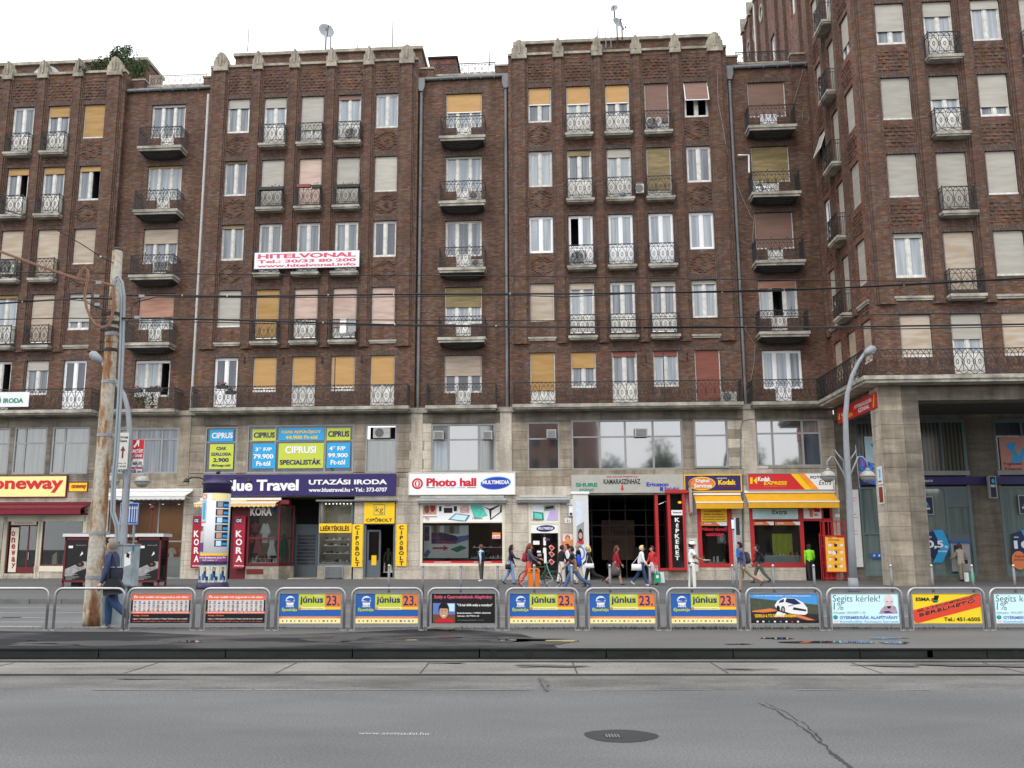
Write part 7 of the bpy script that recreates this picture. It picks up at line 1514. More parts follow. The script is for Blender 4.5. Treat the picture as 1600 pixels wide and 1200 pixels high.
for s in (-1,1):
    b=MB(); z=zz(752); b.tube([(s*.3,0,z+.0),(s*.8,0,z+.16),(s*1.05,0,z+.16),(s*1.25,0,z+.05)],.03,IRON,6); b.lathe([(.04,.12),(.13,.0),(.12,-.04)],IRON,(s*1.25,0,z),10); ob('lamp_arm',b.mesh('lamp_arm'),o)
# bus stop pole
X,Y=gnd(1152,926,.15); zz=lambda y:at(1148,y,Y).z-.15; o=thing('bus_stop_pole','grey blue bus stop pole with timetable box beside the man in shorts','bus stop',(X,Y,.15)); dx=at(1146,815,Y).x-at(1150,925,Y).x
b=MB(); b.tube([(0,0,0),(dx,0,zz(809))],.045,M('pale blue pole paint',(.30,.36,.40),.5,.1),10); ob('pole',b.mesh('pole',True),o); b=MB(); b.box(dx-.14,dx+.04,-.03,.0,zz(828),zz(810),NAVY); b.box(dx-.13,dx-.02,-.035,-.03,zz(826),zz(812),WHITE); b.box(dx+.05,dx+.16,-.04,.04,zz(836),zz(809),IRON); ob('stop_flag',b.mesh('stop_flag'),o); b=MB(); b.box(.02,.12,-.05,.0,zz(871),zz(857),BLUE); ob('plate',b.mesh('plate'),o)
# orange litter bin on its post
X,Y=gnd(834.5,930,.15); X=at(834.5,900,30.6).x; Y=30.55; zz=lambda y:at(834,y,Y).z-.15; o=thing('litter_bin','orange litter bin fixed to a steel post by the bicycle','litter bin',(X,Y,.15)); OB=M('orange plastic',(.75,.17,.01),.4,.04)
b=MB(); w=.185; P=[(-w*.88,zz(918)),(-w*.8,zz(919)),(w*.8,zz(919)),(w*.88,zz(918)),(w,zz(893)),(w*.97,zz(890)),(w*.8,zz(888)),(-w*.8,zz(888)),(-w*.97,zz(890)),(-w,zz(893))]; b.prism(P,.06,.42,OB); ob('body',b.mesh('body'),o); b=MB(); b.box(-w*1.04,w*1.04,.03,.45,zz(893.6),zz(892.6),OB); ob('rim',b.mesh('rim'),o); b=MB(); b.box(-w*.6,w*.6,.045,.06,zz(892),zz(890),BLKP); ob('slot',b.mesh('slot'),o)
# overhead wires
def wire(pts,r,label,Y=19.3,clamps=(),Y2=None):
    n=len(pts); P=[at(x,y,Y+((Y2-Y)*i/(n-1) if Y2 else 0)) for i,(x,y) in enumerate(pts)]
    Q=[]
    for i in range(n-1):
        for t in range(4): Q.append(P[i].lerp(P[i+1],t/4))
    Q.append(P[-1]); b=MB(); b.tube(Q,r,M('black cable',(.012,.012,.012),.6,0),6)
    for x in clamps:
        for i in range(n-1):
            if pts[i][0]<=x<=pts[i+1][0]: t=(x-pts[i][0])/(pts[i+1][0]-pts[i][0]); c=P[i].lerp(P[i+1],t); b.ball(c,.022,M('pale insulator',(.6,.58,.5),.5,0),sd=8)
    tag(b.build('overhead_wire'),label,'wire','overhead wires across the street front')
wire([(-60,424),(200,427),(500,430),(800,431),(1100,436),(1400,439),(1700,438)],.011,'topmost thin wire running straight across the whole street front',19.9)
wire([(198,461),(380,463),(600,460),(800,459),(900,459),(1200,455),(1420,445),(1560,437),(1700,430)],.02,'upper thick cable to the right of the rusty mast, with pale clamps',19.3,(285,355,513,615,797,927,1025,1128,1225,1412))
wire([(205,474),(245,464),(380,465),(600,464),(797,461),(880,464),(1000,458),(1300,450),(1600,434)],.011,'thin cable twisting with the upper thick cable',19.28)
wire([(-60,478),(0,474),(60,470),(120,466),(150,466),(178,467)],.02,'thick cable running to the left picture edge from the mast',19.3,(35,))
wire([(-60,470),(0,468),(60,470),(110,468),(130,470),(175,492)],.011,'thin cable sagging along the left thick cable',19.28)
wire([(-60,498),(0,499),(100,497),(180,498)],.011,'lower cable to the left picture edge from the mast',19.3)
wire([(190,497),(330,499),(600,507),(800,510),(1000,512),(1300,511),(1500,508),(1700,505)],.02,'lower thick cable to the right of the rusty mast',19.3,(505,617,775,1003,1165))
wire([(185,502),(320,499),(600,500),(900,501),(1200,495),(1450,490),(1700,488)],.011,'thin straight wire just above the lower thick cable',19.9)
wire([(300,503),(600,509),(900,512),(1100,510),(1400,514),(1700,508)],.011,'thin cable twisting with the lower thick cable',19.27)
wire([(-10,322),(50,341),(90,360),(130,383),(160,403),(178,411)],.011,'black wire slanting down from the upper left to the mast head',18.5,(157,),19.5)
BC=M('brown rubber cable',(.20,.105,.065),.6,.08)
b=MB(); 
for oz in (0,.03): b.tube([at(x,y+oz*60,19.3) for x,y in ((-60,372),(0,392),(60,414),(121,435),(140,438),(158,440),(178,446))],.017,BC if oz==0 else BC,7)
tag(b.build('feeder_cable'),'brown feeder cable slanting from the left to the rusty mast','cable')
b=MB()
LP=[(121,433),(126,423),(132,418),(136,421),(137,432),(134,446),(131,462),(134,480),(140,495),(148,506),(158,511),(168,508),(174,496),(176,478),(177,460),(177,450)]
for s in (0,2.2): b.tube([at(x+s,y+s*.6,19.15) for x,y in LP],.017,BC,7)
tag(b.build('feeder_cable'),'brown cable hanging in a deep loop beside the rusty mast','cable')
b=MB()
for P in ([(152,476),(160,474),(175,478)],[(150,464),(165,462),(180,466)],[(200,470),(206,480),(205,495),(198,505)],[(196,455),(210,462),(218,470),(204,480)],[(146,462),(152,490),(165,505)],[(120,465),(140,472),(150,480),(175,485)]): b.tube([at(x,y,19.2) for x,y in P],.008,MT['black cable'],5)
for x,y in ((153,476),(155,442),(152,463),(222,463),(215,496)): c=at(x,y,19.2); b.box(c.x-.06,c.x+.05,c.y-.03,c.y+.03,c.z-.03,c.z+.03,GALV)
tag(b.build('insulator_set'),'tangle of short wires and grey insulators clamped round the rusty mast','insulators')
# ---------------- people ----------------
def cloth(n,c,v=.15): return M(n,srgb(c),.85,v,9)
SK=M('skin',(.42,.25,.17),.55,.08,8); SKD=M('tanned skin',(.27,.14,.085),.55,.08,8)
EYE_=M('eye dark',(.02,.015,.012),.3,0); LIP=M('lips',(.3,.1,.08),.5,0)
NV=[0]
def person(x,fy,H,head,label,top,bot,shoe,hair,hairlen=0,skin=SK,stride=(22,-20),knee=(6,30),arm=(-18,15),elbow=(12,15),sleeve=True,short=False,skirt=None,lean=4,cap=None,bulk=1.0,spread=.0,look=0,turnup=0,far=True,Yf=None,z0=.15,coat=0,nod=0):
    X,Y=gnd(x,fy,z0) if Yf is None else (at(x,fy,Yf).x,Yf)
    o=thing('person',label,'person',(X,Y,z0),R(head)); 
    J={}; E=[]
    def j(n,p,r): J[n]=(Vector(p),r)
    ln=math.tan(R(lean)); k=bulk
    # legs: s=-1 right, +1 left ; forward = +x
    def leg(s,a,kn,tag_):
        hip=Vector((0,s*.052,.515)); th=.245; sh=.235; a=R(a); 
        kp=hip+Vector((math.sin(a)*th,s*spread*.5,-math.cos(a)*th)); b_=a-R(kn); an=kp+Vector((math.sin(b_)*sh,s*spread*.4,-math.cos(b_)*sh)); return hip,kp,an,b_
    L=[leg(-1,stride[0],knee[0],'r'),leg(1,stride[1],knee[1],'l')]
    low=min(l[2].z-.035 for l in L); dz=-low
    def U(v): return Vector((v.x,v.y,v.z+dz))
    j('pel',(0,0,.53+dz),.078*k); j('wai',(ln*.06,0,.60+dz),.070*k); j('che',(ln*.16,0,.70+dz),.085*k); j('sho',(ln*.26,0,.785+dz),.072*k); j('nec',(ln*.32+.004,0,.845+dz),.031)
    hx=ln*.34+.012+.02*math.sin(R(nod)); j('jaw',(hx+.012,0,.878+dz),.043); j('hea',(hx+.004,0,.925+dz),.056); j('top',(hx-.002,0,.962+dz),.042)
    E+= [('pel','wai'),('wai','che'),('che','sho'),('sho','nec'),('nec','jaw'),('jaw','hea'),('hea','top')]
    for s,(hip,kp,an,ang) in ((-1,L[0]),(1,L[1])):
        n='r' if s<0 else 'l'; toe=ang*.6
        j('hip'+n,U(hip),.062*k); j('thi'+n,U(hip.lerp(kp,.5)),.057*k); tr=not(short or skirt); j('kne'+n,U(kp),.049 if tr else .041); j('cal'+n,U(kp.lerp(an,.35)),.045 if tr else .038); j('ank'+n,U(an),.036 if tr else .026); 
        h_=Vector((-math.sin(toe*0+0),0,0)); f=Vector((math.cos(min(ang,0)*.8 if ang<-.3 else 0),0,math.sin(min(ang,0)*.8 if ang<-.3 else 0)))
        j('hee'+n,U(an)+Vector((-.012,0,-.022)),.021); j('toe'+n,U(an)+f*.085+Vector((0,s*.008,-.024)),.018)
        E+= [('pel','hip'+n),('hip'+n,'thi'+n),('thi'+n,'kne'+n),('kne'+n,'cal'+n),('cal'+n,'ank'+n),('ank'+n,'hee'+n),('hee'+n,'toe'+n)]
        a=R(arm[0] if s<0 else arm[1]); e=R(elbow[0] if s<0 else elbow[1]); sp=Vector((ln*.24,s*.10*k,.80+dz)); el=sp+Vector((math.sin(a)*.165,s*.025,-math.cos(a)*.165)); a2=a+e; wr=el+Vector((math.sin(a2)*.145,-s*.004,-math.cos(a2)*.145))
        j('sh'+n,sp,.044*k); j('up'+n,sp.lerp(el,.5),.034*k); j('el'+n,el,.029*k); j('fo'+n,el.lerp(wr,.4),.027); j('wr'+n,wr,.019); 
        J['hand'+n]=(wr,a2)
        E+= [('sho','sh'+n),('sh'+n,'up'+n),('up'+n,'el'+n),('el'+n,'fo'+n),('fo'+n,'wr'+n)]
    names=[q for q in J if not q.startswith('hand')]; idx={q:i for i,q in enumerate(names)}
    me=bpy.data.meshes.new('body'); me.from_pydata([tuple(J[q][0]*H) for q in names],[(idx[a],idx[b]) for a,b in E],[])
    t=bpy.data.objects.new('tmp',me); COL.objects.link(t); sm=t.modifiers.new('s','SKIN'); sm.use_smooth_shade=True
    sv=me.skin_vertices[0].data
    for q in names:
        r=J[q][1]*H; rx,ry=(r,r); 
        if q in('pel','wai','che','sho'): rx,ry=(r*1.12,r*.86)
        sv[idx[q]].radius=(rx,ry)
    sv[idx['pel']].use_root=True
    ss=t.modifiers.new('d','SUBSURF'); ss.levels=ss.render_levels=1 if far else 2
    dg=bpy.context.evaluated_depsgraph_get(); ev=t.evaluated_get(dg); bm_=bpy.data.meshes.new_from_object(ev)
    bpy.data.objects.remove(t); bpy.data.meshes.remove(me)
    # materials by the nearest bone
    mats=[skin,top,bot,shoe]; 
    for m in mats: bm_.materials.append(m)
    segs=[]
    for a,b in E:
        q=b; 
        if a in('ank'+c for c in 'rl') or a in('hee'+c for c in 'rl'): mi=3
        elif q[:3] in('hip','thi','kne','cal','ank'): mi=2
        elif q[:2] in('fo','wr') or (q[:2]=='el' and not sleeve): mi=1 if sleeve else 0
        elif q in('jaw','hea','top') : mi=0
        elif q=='nec': mi=1
        else: mi=1
        if short and (q[:3] in('cal','ank') ): mi=0
        segs.append((J[a][0]*H,J[b][0]*H,mi))
    wz=(.575+dz)*H; nz=(.845+dz)*H
    for p in bm_.polygons:
        c=p.center; best=9;mi=0
        for a,b,m_ in segs:
            ab=b-a; u=max(0,min(1,(c-a).dot(ab)/max(ab.length_squared,1e-9))); dd=(c-a-ab*u).length
            if dd<best: best=dd; mi=m_
        if mi==1 and c.z<wz-.02*H and abs(c.y)<.09*H and (c-J['handr'][0]*H).length>.08*H and (c-J['handl'][0]*H).length>.08*H: mi=2 if not coat else 1
        if mi==2 and coat and c.z>(.53-coat+dz)*H and c.z<wz: mi=1
        p.material_index=mi; p.use_smooth=True
    body=ob('body',bm_,o)
    hc=J['hea'][0]*H; hr=.062*H
    T=Matrix.Translation(hc)@Matrix.Rotation(R(look),4,'Z')@Matrix.Rotation(R(nod),4,'Y')
    # face
    b=MB(); b.prism([(0,0)],0,0,skin) if False else None
    b.tube([T@Vector((hr*.88,0,hr*.15)),T@Vector((hr*1.2,0,-hr*.22)),T@Vector((hr*.9,0,-hr*.3))],.01*H,skin,6,rs=[.004*H,.0085*H,.006*H])
    for s in (-1,1): b.ball(T@Vector((hr*.86,s*hr*.34,hr*.12)),.0062*H,EYE_,sd=6); b.ball(T@Vector((-hr*.02,s*hr*.93,-hr*.08)),.014*H,skin,sx=.7,sy=.4,sz=1.2,sd=8); b.tube([T@Vector((hr*.86,s*hr*.18,hr*.36)),T@Vector((hr*.8,s*hr*.5,hr*.36))],.0035*H,hair,4)
    b.tube([T@Vector((hr*.84,-hr*.24,-hr*.62)),T@Vector((hr*.9,0,-hr*.63)),T@Vector((hr*.84,hr*.24,-hr*.62))],.0045*H,LIP,5); ob('face',b.mesh('face',True),o)
    # hair: shell over the back and top of the head
    if hair:
        b=MB(); i=b.mi(hair); rows=8; cols=14; base_=len(b.v); rr=random.Random(int(x))
        for a in range(rows+1):
            ph=math.pi*.5-(math.pi*(.70 if hairlen==0 else .8))*a/rows
            for c in range(cols+1):
                th_=R(78)+R(204)*c/cols if a>3 else R(48)+R(264)*c/cols if a>2 else R(5)+R(350)*c/cols
                rr_=hr*(1.13+.04*rr.random()); zz_=math.sin(ph)*rr_*1.08; q=math.cos(ph)*rr_
                b.v.append(tuple(T@Vector((q*math.cos(th_)*1.05-.004*H,q*math.sin(th_)*.93,zz_+.008*H))))
        for a in range(rows):
            for c in range(cols): q=base_+a*(cols+1)+c; b.f.append((q,q+1,q+cols+2,q+cols+1)); b.m.append(i)
        if hairlen>0:
            b.tube([T@Vector((-hr*.55,0,hr*.2)),T@Vector((-hr*.95,0,-hr*.6)),T@Vector((-hr*1.0,0,-hr*1.3)),T@Vector((-hr*1.05,0,-hr*1.3-hairlen*H))],.05*H,hair,8,rs=[hr*.7,hr*.62,hr*.5,hr*.25])
        ob('hair',b.mesh('hair',True),o)
    if cap: b=MB(); b.lathe([(hr*1.16,0),(hr*1.15,hr*.4),(hr*.9,hr*.95),(hr*.3,hr*1.2)],cap,sd=14,T=T@Matrix.Translation((0,0,hr*.3))); b.box(hr*.8,hr*1.8,-hr*.7,hr*.7,hr*.34,hr*.42,cap,T); ob('cap',b.mesh('cap',True),o)
    # hands: palm, four unequal fingers and a thumb
    for n,s in (('r',-1),('l',1)):
        wr,a2=J['hand'+n]; TT=Matrix.Translation(wr*H)@Matrix.Rotation(-a2,4,'Y'); b=MB(); q=H*.011
        b.tube([TT@Vector((0,0,.012*H)),TT@Vector((0,0,-.02*H)),TT@Vector((0,0,-.045*H))],q,skin,8,rs=[q*1.4,q*1.9,q*1.6])
        for f,(yx,l) in enumerate(((-.014,.034),(-.005,.040),(.005,.038),(.013,.028))):
            b.tube([TT@Vector((yx*H,0,-.042*H)),TT@Vector((yx*H*1.05,s*-.004*H,-(.042+l*.55)*H)),TT@Vector((yx*H*1.0,s*-.013*H,-(.042+l)*H))],q*.5,skin,5,rs=[q*.55,q*.48,q*.38])
        b.tube([TT@Vector((.012*H,0,-.008*H)),TT@Vector((.026*H,s*-.006*H,-.026*H)),TT@Vector((.028*H,s*-.012*H,-.044*H))],q*.6,skin,5,rs=[q*.7,q*.6,q*.45]); ob('hand',b.mesh('hand',True),o)
    if skirt:
        m,ln_,fl=skirt; b=MB(); b.lathe([(.088*H*fl*1.15,-ln_*H),(.10*H*fl,-ln_*.6*H),(.092*H,-.05*H),(.074*H,.04*H)],m,(0,0,(.545+dz)*H),16,sx=1.15); ob('skirt',b.mesh('skirt',True),o)
    o_['J']={q:(J[q][0]*H) for q in names}; o_['T']=T; o_['dz']=dz; o_['hand']={n:J['hand'+n][0]*H for n in 'rl'}
    return o
o_={'J':None}
def carried(o,name,label,cat,fn,smooth=True):
    """a thing carried by the last person: built in the person's own frame but standing as its own object"""
    b=MB(); fn(b,o_['J'],o_['hand']); t=b.build(name,None,o.location,o.rotation_euler.z,smooth); tag(t,label,cat); return t
def pack(col,strap,sz=1.0,side=0):
    def f(b,J,h):
        c=(J['che']+J['wai'])/2+Vector((-.2*sz,side,.06)); 
        b.lathe([(.03,-.22*sz),(.15*sz,-.2*sz),(.165*sz,-.05*sz),(.15*sz,.12*sz),(.09*sz,.21*sz),(.02,.24*sz)],col,c,12,sx=.68); b.ball(c+Vector((-.09*sz,0,-.08)),.09*sz,col,sx=.6,sz=1.1)
        for s in (-1,1): b.tube([c+Vector((.05,s*.09,.18*sz)),J['sho']+Vector((.02,s*.10,.10)),J['che']+Vector((.17,s*.11,0)),c+Vector((.08,s*.13,-.16*sz))],.018,strap,5)
    return f
def bag(col,hand=None,w=.3,hh=.24,strap=True,side=-.2,off=(0,0,0),dep=.1):
    def f(b,J,h):
        p=(h[hand] if hand else J['pel']+Vector((0,side,.02)))+Vector(off); T=Matrix.Translation(p)
        b.prism([(-w/2,-hh-.1),(w/2,-hh-.1),(w/2*.9,-.1),(-w/2*.9,-.1)],-dep/2,dep/2,col,T)
        if strap and not hand: b.tube([p+Vector((-w*.4,0,-.1)),J['shr' if side<0 else 'shl']+Vector((0,0,.09)),p+Vector((w*.4,0,-.1))],.012,col,5)
        else: b.tube([p+Vector((-w*.3,0,-.1)),p+Vector((0,0,.02)),p+Vector((w*.3,0,-.1))],.01,col,5)
    return f
HB=cloth('dark hair',(38,28,26)); HBR=cloth('brown hair',(88,52,38)); HBL=cloth('blond hair',(206,180,140)); HGR=cloth('grey hair',(122,116,108)); HRD=cloth('reddish brown hair',(112,58,40))
BLKC=cloth('black cloth',(30,30,34)); WHC=cloth('white cloth',(228,228,226),.05); JN=cloth('blue denim',(68,92,130)); JNL=cloth('light denim',(120,146,186)); JND=cloth('dark denim',(44,66,108)); CHC=cloth('charcoal cloth',(72,70,66)); BGC=cloth('beige cloth',(190,178,158)); SHB=cloth('dark shoe leather',(44,38,36)); WSH=cloth('white shoe',(220,220,220)); NVC=cloth('navy cloth',(38,42,62))
# by the photo shop
p=person(752,908,1.74,150,'person in black waistcoat over a light blue shirt looking into the photo shop window',cloth('light blue shirt',(170,200,226)),CHC,WSH,cloth('short brown hair',(96,66,54)),stride=(4,-4),knee=(2,2),arm=(25,-18),elbow=(15,20),lean=0,spread=.03)
def vest(b,J,h):
    b.lathe([(.19,-.02),(.205,.1),(.20,.3),(.17,.42)],BLKC,J['wai']-Vector((0,0,.08)),14,sx=.85)
def wearable(o,name,fn): b=MB(); fn(b,o_['J'],o_['hand']); ob(name,b.mesh(name,True),o)
wearable(p,'waistcoat',vest)
p=person(798,913,1.72,0,'person with dark ponytail, navy top and jeans walking right past the photo shop',NVC,JNL,SHB,HB,.08,stride=(12,-14),knee=(6,20),arm=(35,12),elbow=(45,10),far=True)
carried(p,'shoulder_bag','black shoulder bag on the hip of the ponytailed person in navy','bag',bag(BLKC,side=-.2,off=(-.12,0,.05),w=.26,hh=.22,dep=.12))
# woman with bicycle
p=person(826,918,1.76,0,'person with long reddish hair and orange trousers pushing a green bicycle',cloth('violet grey cardigan',(82,72,88)),cloth('orange red trousers',(200,84,66)),cloth('red shoe',(190,60,50)),HRD,.10,stride=(10,-20),knee=(4,16),arm=(30,45),elbow=(25,30),nod=14)
carried(p,'backpack','dark red backpack worn by the person pushing the bicycle','backpack',pack(cloth('dark red cloth',(150,30,48)),BLKC,.85))
BX,BY2=gnd(842,920,.15); BY2-=.0
def bike():
    o=thing('bicycle','green framed bicycle pushed along behind the orange litter bin','bicycle',(at(811,900,BY2+.35).x,BY2+.35,.15)); s=1.0; r=.345; x2=1.08*1.0
    x2=at(864,900,BY2+.35).x-at(824,900,BY2+.35).x; x1=at(824,900,BY2+.35).x-at(811,900,BY2+.35).x
    gfr=M('dark green bicycle paint',(.02,.10,.06),.35,.05); mint=M('mint bicycle paint',(.15,.55,.35),.4,.05)
    for cx in (x1,x1+x2):
        b=MB(); n=28
        b.tube([(cx+r*math.cos(i*2*math.pi/n),0,r+r*math.sin(i*2*math.pi/n)) for i in range(n+1)],.017,BLKP,6,False); b.tube([(cx+(r-.025)*math.cos(i*2*math.pi/n),0,r+(r-.025)*math.sin(i*2*math.pi/n)) for i in range(n+1)],.009,STEEL,5,False)
        for i in range(12): t=i*math.pi/6; b.tube([(cx,0,r),(cx+(r-.03)*math.cos(t),0,r+(r-.03)*math.sin(t))],.003,STEEL,3,False)
        b.tube([(cx,-.04,r),(cx,.04,r)],.025,STEEL,8); ob('wheel',b.mesh('wheel'),o)
    A=(x1,0,r); B=(x1+.45,0,.28); C=(x1+.33,0,.82); Dp=(x1+x2-.22,0,.84); F_=(x1+x2,0,r); b=MB()
    for P,m in (((A,B),gfr),((B,C),gfr),((A,C),gfr),((B,Dp),gfr),((C,Dp),gfr)): b.tube(P,.016,m,6)
    ob('frame',b.mesh('frame'),o); b=MB(); b.tube([(Dp[0]-.03,0,.95),Dp,(Dp[0]+.04,0,.7),F_],.016,mint,6); ob('fork',b.mesh('fork'),o)
    b=MB(); b.tube([(Dp[0]-.02,-.26,1.02),(Dp[0]+.05,-.2,.99),(Dp[0]-.03,0,.96),(Dp[0]+.05,.2,.99),(Dp[0]-.02,.26,1.02)],.013,STEEL,6); b.tube([(Dp[0]-.1,-.26,1.03),(Dp[0],-.26,1.02)],.018,mint,6); ob('handlebar',b.mesh('handlebar'),o)
    b=MB(); b.tube([C,(C[0]-.02,0,.93)],.013,STEEL,6); b.prism([(C[0]-.16,.93),(C[0]+.13,.95),(C[0]+.13,.97),(C[0]-.14,.99)],-.06,.06,SHB); ob('saddle',b.mesh('saddle'),o)
    b=MB(); b.tube([(B[0],-.05,.28),(B[0],.05,.28)],.08,GREYF,10); b.tube([(B[0],-.06,.28),(B[0]+.12,-.06,.16)],.01,STEEL,5); b.box(B[0]+.07,B[0]+.17,-.14,-.06,.15,.17,BLKP); ob('crank',b.mesh('crank'),o)
bike()
# group at the passage
p=person(878,912,1.70,20,'person in black and white top and white trousers beside the shop stickers',BLKC,cloth('off white trousers',(206,200,190)),SHB,HB,0,stride=(6,-8),knee=(4,8),arm=(20,-10),elbow=(40,10),lean=2)
carried(p,'shopping_bag','blue and white shopping bag held by the person in black and white top','bag',bag(cloth('sky blue bag',(70,150,215)),'r',.2,.3,dep=.08),False)
p=person(888,909,1.76,180,'person with long dark hair, white top and black trousers facing left at the passage pillar',WHC,BLKC,SHB,HB,.09,stride=(6,-8),knee=(4,10),arm=(15,-8),elbow=(60,15),lean=1)
p=person(905,913,1.78,180,'older bald person in black jacket and beige trousers walking beside the passage pillar',BLKC,BGC,SHB,None if False else cloth('thin grey hair',(150,130,118)),stride=(8,-10),knee=(5,12),arm=(8,-8),elbow=(20,12),bulk=1.12,lean=2,coat=.05)
p=person(897,923,1.72,180,'person with blue rucksack, black t shirt and jeans striding left by a bollard',BLKC,JN,cloth('blue trainers',(60,74,96)),HB,0,skin=SKD,stride=(30,-34),knee=(8,26),arm=(18,-22),elbow=(30,20),sleeve=False,lean=7)
carried(p,'backpack','bright blue rucksack worn by the person in black t shirt','backpack',pack(cloth('bright blue cloth',(34,74,190)),BLKC,1.0))
p=person(921,917,1.70,180,'blonde person in black clothes with a white bag stepping left into the passage front',BLKC,BLKC,SHB,HBL,.02,stride=(14,-30),knee=(5,40),arm=(10,-12),elbow=(35,20),lean=3)
carried(p,'handbag','white handbag under the arm of the blonde person in black','bag',bag(WHC,side=.2,off=(.0,0,.14),w=.36,hh=.18))
p=person(963,914,1.70,0,'person in dark red jacket and patterned skirt walking right in front of the passage',cloth('dark red jacket',(150,24,44)),SK,SHB,HBR,.06,stride=(18,-20),knee=(6,26),arm=(14,-22),elbow=(20,12),skirt=(M('black and white patterned skirt',(.09,.085,.08),.8,.95,22),.29,1.15),coat=.08)
carried(p,'handbag','black handbag behind the person in the dark red jacket','bag',bag(BLKC,side=.16,off=(-.25,0,.12),w=.24,hh=.24))
p=person(1003,915,1.70,0,'blond person in white top and jeans with a white bag walking right',WHC,JND,WSH,HBL,.0,stride=(16,-18),knee=(5,24),arm=(10,-20),elbow=(25,20),lean=3)
carried(p,'handbag','large white bag behind the person in white top and jeans','bag',bag(WHC,side=-.2,off=(-.24,0,.1),w=.44,hh=.26))
p=person(1022,914,1.66,200,'person in bright red top and pale skirt carrying green and white shopping bags',cloth('bright red top',(206,56,60)),SK,SHB,cloth('dark red hair',(96,30,34)),.0,stride=(6,-6),knee=(4,6),arm=(14,-8),elbow=(30,10),skirt=(cloth('pale pink skirt',(200,180,186)),.24,1.05),bulk=1.1)
carried(p,'shopping_bag','green and white shopping bag held low by the person in bright red top','bag',lambda b,J,h:(b.box(-.16,.14,.22,.3,.12,.5,M('green bag print',srgb((20,150,110)))),b.box(-.06,.06,.301,.305,.3,.42,WHITE),b.tube([(-.08,.26,.5),h['l'],(.08,.26,.5)],.01,WHITE,4)),False)
carried(p,'shopping_bag','pale plastic bag beside the green one by the person in bright red top','bag',lambda b,J,h:b.prism([(-.42,.1),(-.18,.1),(-.2,.55),(-.38,.55)],.1,.2,cloth('pale plastic bag',(205,212,220))),False)
p=person(1083,921,1.80,0,'person with white cap dressed all in white holding a paper before the red framed shop',WHC,cloth('white trousers',(214,212,202),.05),WSH,None or HB,0,skin=SKD,stride=(3,-5),knee=(2,3),arm=(30,-10),elbow=(45,70),sleeve=False,lean=0,cap=cloth('cream cap',(226,220,196)),spread=.04)
wearable(p,'belt_bag',lambda b,J,h:b.lathe([(.145,-.03),(.15,0),(.145,.04)],BLKC,J['pel']+Vector((0,0,.04)),12,sx=1.05))
carried(p,'paper','folded white paper in the hand of the person dressed in white','paper',lambda b,J,h:b.box(h['r'].x-.02,h['r'].x+.22,h['r'].y-.1,h['r'].y+.1,h['r'].z-.01,h['r'].z+.01,WHITE),False)
p=person(1163,925,1.78,180,'person in grey blue hooded top and beige shorts with a backpack walking left',cloth('grey blue top',(86,88,118)),cloth('beige shorts',(150,144,124)),cloth('brown trainers',(74,66,50)),HB,0,stride=(10,-40),knee=(3,22),arm=(8,-14),elbow=(20,25),short=True,lean=8)
carried(p,'backpack','dark grey backpack worn by the person in shorts','backpack',pack(cloth('dark grey backpack',(56,54,66)),BLKC,.95))
p=person(1187,911,1.76,170,'person in black hooded top and dark grey trousers walking left past the large red window',BLKC,cloth('grey green trousers',(84,88,80)),SHB,BLKC,.02,stride=(20,-24),knee=(5,18),arm=(10,-10),elbow=(30,20),lean=3,bulk=1.08)
carried(p,'backpack','small black pack on the back of the person in black hooded top','backpack',pack(BLKC,BLKC,.8))
p=person(1267,903.5,1.76,80,'person in bright green shirt and black trousers entering the red photo shop door',cloth('bright green shirt',(130,210,40)),BLKC,SHB,HB,0,stride=(10,-14),knee=(8,10),arm=(12,-6),elbow=(50,20),lean=2,Yf=46.1)
p=person(1504,904,1.78,100,'person in beige jacket at the cash machine under the arcade',cloth('beige jacket',(176,166,146)),cloth('taupe trousers',(140,132,118)),SHB,HBR,0,stride=(3,-3),knee=(2,4),arm=(30,25),elbow=(60,50),lean=2,coat=.06,Yf=45.5)
carried(p,'shopping_bag','green and white shopping bag standing at the feet of the person at the cash machine','bag',lambda b,J,h:(b.box(-.32,-.2,-.42,-.1,.0,.42,M('green bag print',srgb((20,150,110)))),b.box(-.32,-.2,-.1,.06,.0,.42,WHITE)),False)
carried(p,'handbag','small black bag on the shoulder of the person at the cash machine','bag',bag(BLKC,side=-.24,off=(0,0,.15),w=.2,hh=.18))
p=person(606,900,1.65,-90,'person standing in the dark just inside the shoe shop door',cloth('dim olive top',(96,100,80)),CHC,SHB,HB,0,stride=(2,-2),knee=(1,1),arm=(5,-5),elbow=(20,20),lean=0,Yf=50.2)
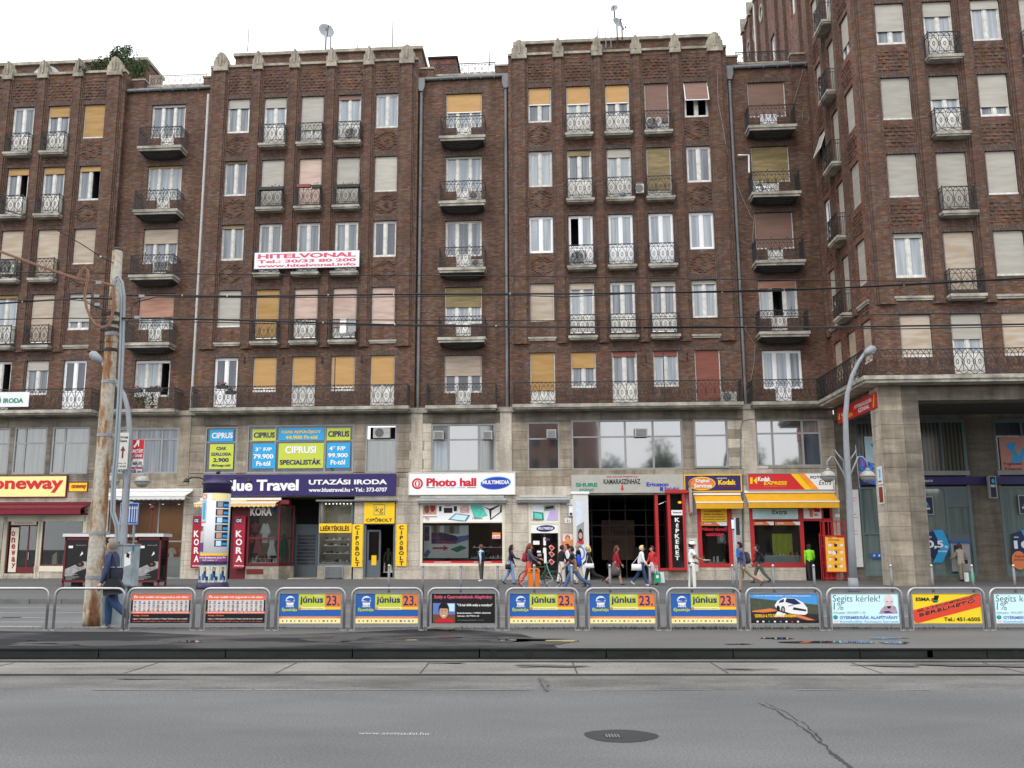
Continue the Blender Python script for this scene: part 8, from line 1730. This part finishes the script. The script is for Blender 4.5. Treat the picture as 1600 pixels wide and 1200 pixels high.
# the man walking in front of the mast and cabinet
p=person(170,985,1.77,180,'person with grey hair, blue fleece and jeans walking left past the rusty mast',cloth('blue fleece',(50,60,92),.15),cloth('blue jeans',(40,64,98),.3),cloth('grey trainers',(130,128,120)),HGR,0,stride=(10,-16),knee=(12,34),arm=(-2,4),elbow=(6,16),lean=3,bulk=1.1,far=False,Yf=18.95,z0=.13,coat=.02)
wearable(p,'jacket_hem',lambda b,J,h:(b.lathe([(.178,-.02),(.2,.04),(.205,.16),(.19,.24)],NVC,J['pel']+Vector((0,0,.02)),18,sx=1.0,sy=.88),b.lathe([(.207,.235),(.209,.26)],GREYF,J['pel']+Vector((0,0,.02)),18,sx=1.0,sy=.88)))
wearable(p,'collar',lambda b,J,h:b.lathe([(.085,-.03),(.075,.03)],NVC,J['nec']+Vector((-.005,0,-.01)),14))
def sat(b,J,h):
    m=cloth('dark grey canvas',(52,54,60),.1); c=J['pel']+Vector((-.13,.24,-.08)); T=Matrix.Translation(c)
    b.prism([(-.20,-.15),(.17,-.20),(.20,-.02),(.10,.13),(-.10,.13),(-.21,-.02)],-.05,.06,m,T); b.prism([(-.195,-.01),(.185,-.03),(.10,.135),(-.10,.135)],.061,.070,BLKC,T)
    b.tube([c+Vector((-.12,.02,.12)),J['shl']+Vector((-.06,.02,.06)),J['nec']+Vector((.0,.0,.0)),J['che']+Vector((.14,-.1,0)),c+Vector((.12,-.12,.05))],.016,BLKC,6)
    b.tube([c+Vector((.12,.02,.12)),J['che']+Vector((-.02,.2,.1)),J['shl']+Vector((-.03,-.04,.075))],.016,BLKC,6)
carried(p,'shoulder_bag','dark grey shoulder bag hanging at the side of the person in blue fleece','bag',sat,False)

# loose cables and small repairs on the right house
def cable(pts,label,m=GREYF,r=.018):
    b=MB(); P=[]
    for x,y,v in pts: u,z=fac(x,y,v); P.append((u,v,z))
    b.tube(P,r,m,5); tag(b.build('loose_cable',None,FAC@Vector((0,0,0)),-TH),label,'cable')
CGR=M('greyed cable sheath',(.22,.20,.18),.7,.1)
cable([(1121,110,-.2),(1122,160,-.2),(1128,190,-.2),(1134,225,-.2),(1142,262,.2),(1160,310,.3),(1172,335,.3),(1178,345,.3),(1176,375,.3),(1185,410,.3)],'grey cable wandering down past the right hand grey downpipe',CGR)
cable([(1150,455,.3),(1155,500,.3),(1180,540,.3),(1178,570,.3),(1172,600,.3),(1165,622,.3)],'thin grey cable hanging beside the lowest window of the right recess',CGR)
cable([(1255,108,.3),(1248,135,.3),(1240,160,.3),(1256,165,.3),(1253,190,.3),(1262,193,.3),(1264,183,.3)],'thin looped cable at the top right of the recess wall',CGR,.014)
cable([(1153,242.5,.18),(1170,242.5,.18),(1170.5,270,.18)],'white angled pipe beside the olive blind of the right recess',WHITE,.05)
cable([(1157,731,-.09),(1157,670,-.09),(1160,658,-.09),(1172,655,-.09),(1180,655,-.09)],'dark conduit climbing the pier right of the Digital Services sign',ZINC,.03)
cable([(1160,742,-.09),(1161,850,-.09),(1161,903,-.09)],'grey pipe down the pier between the two photo shops',PIPEG,.05)
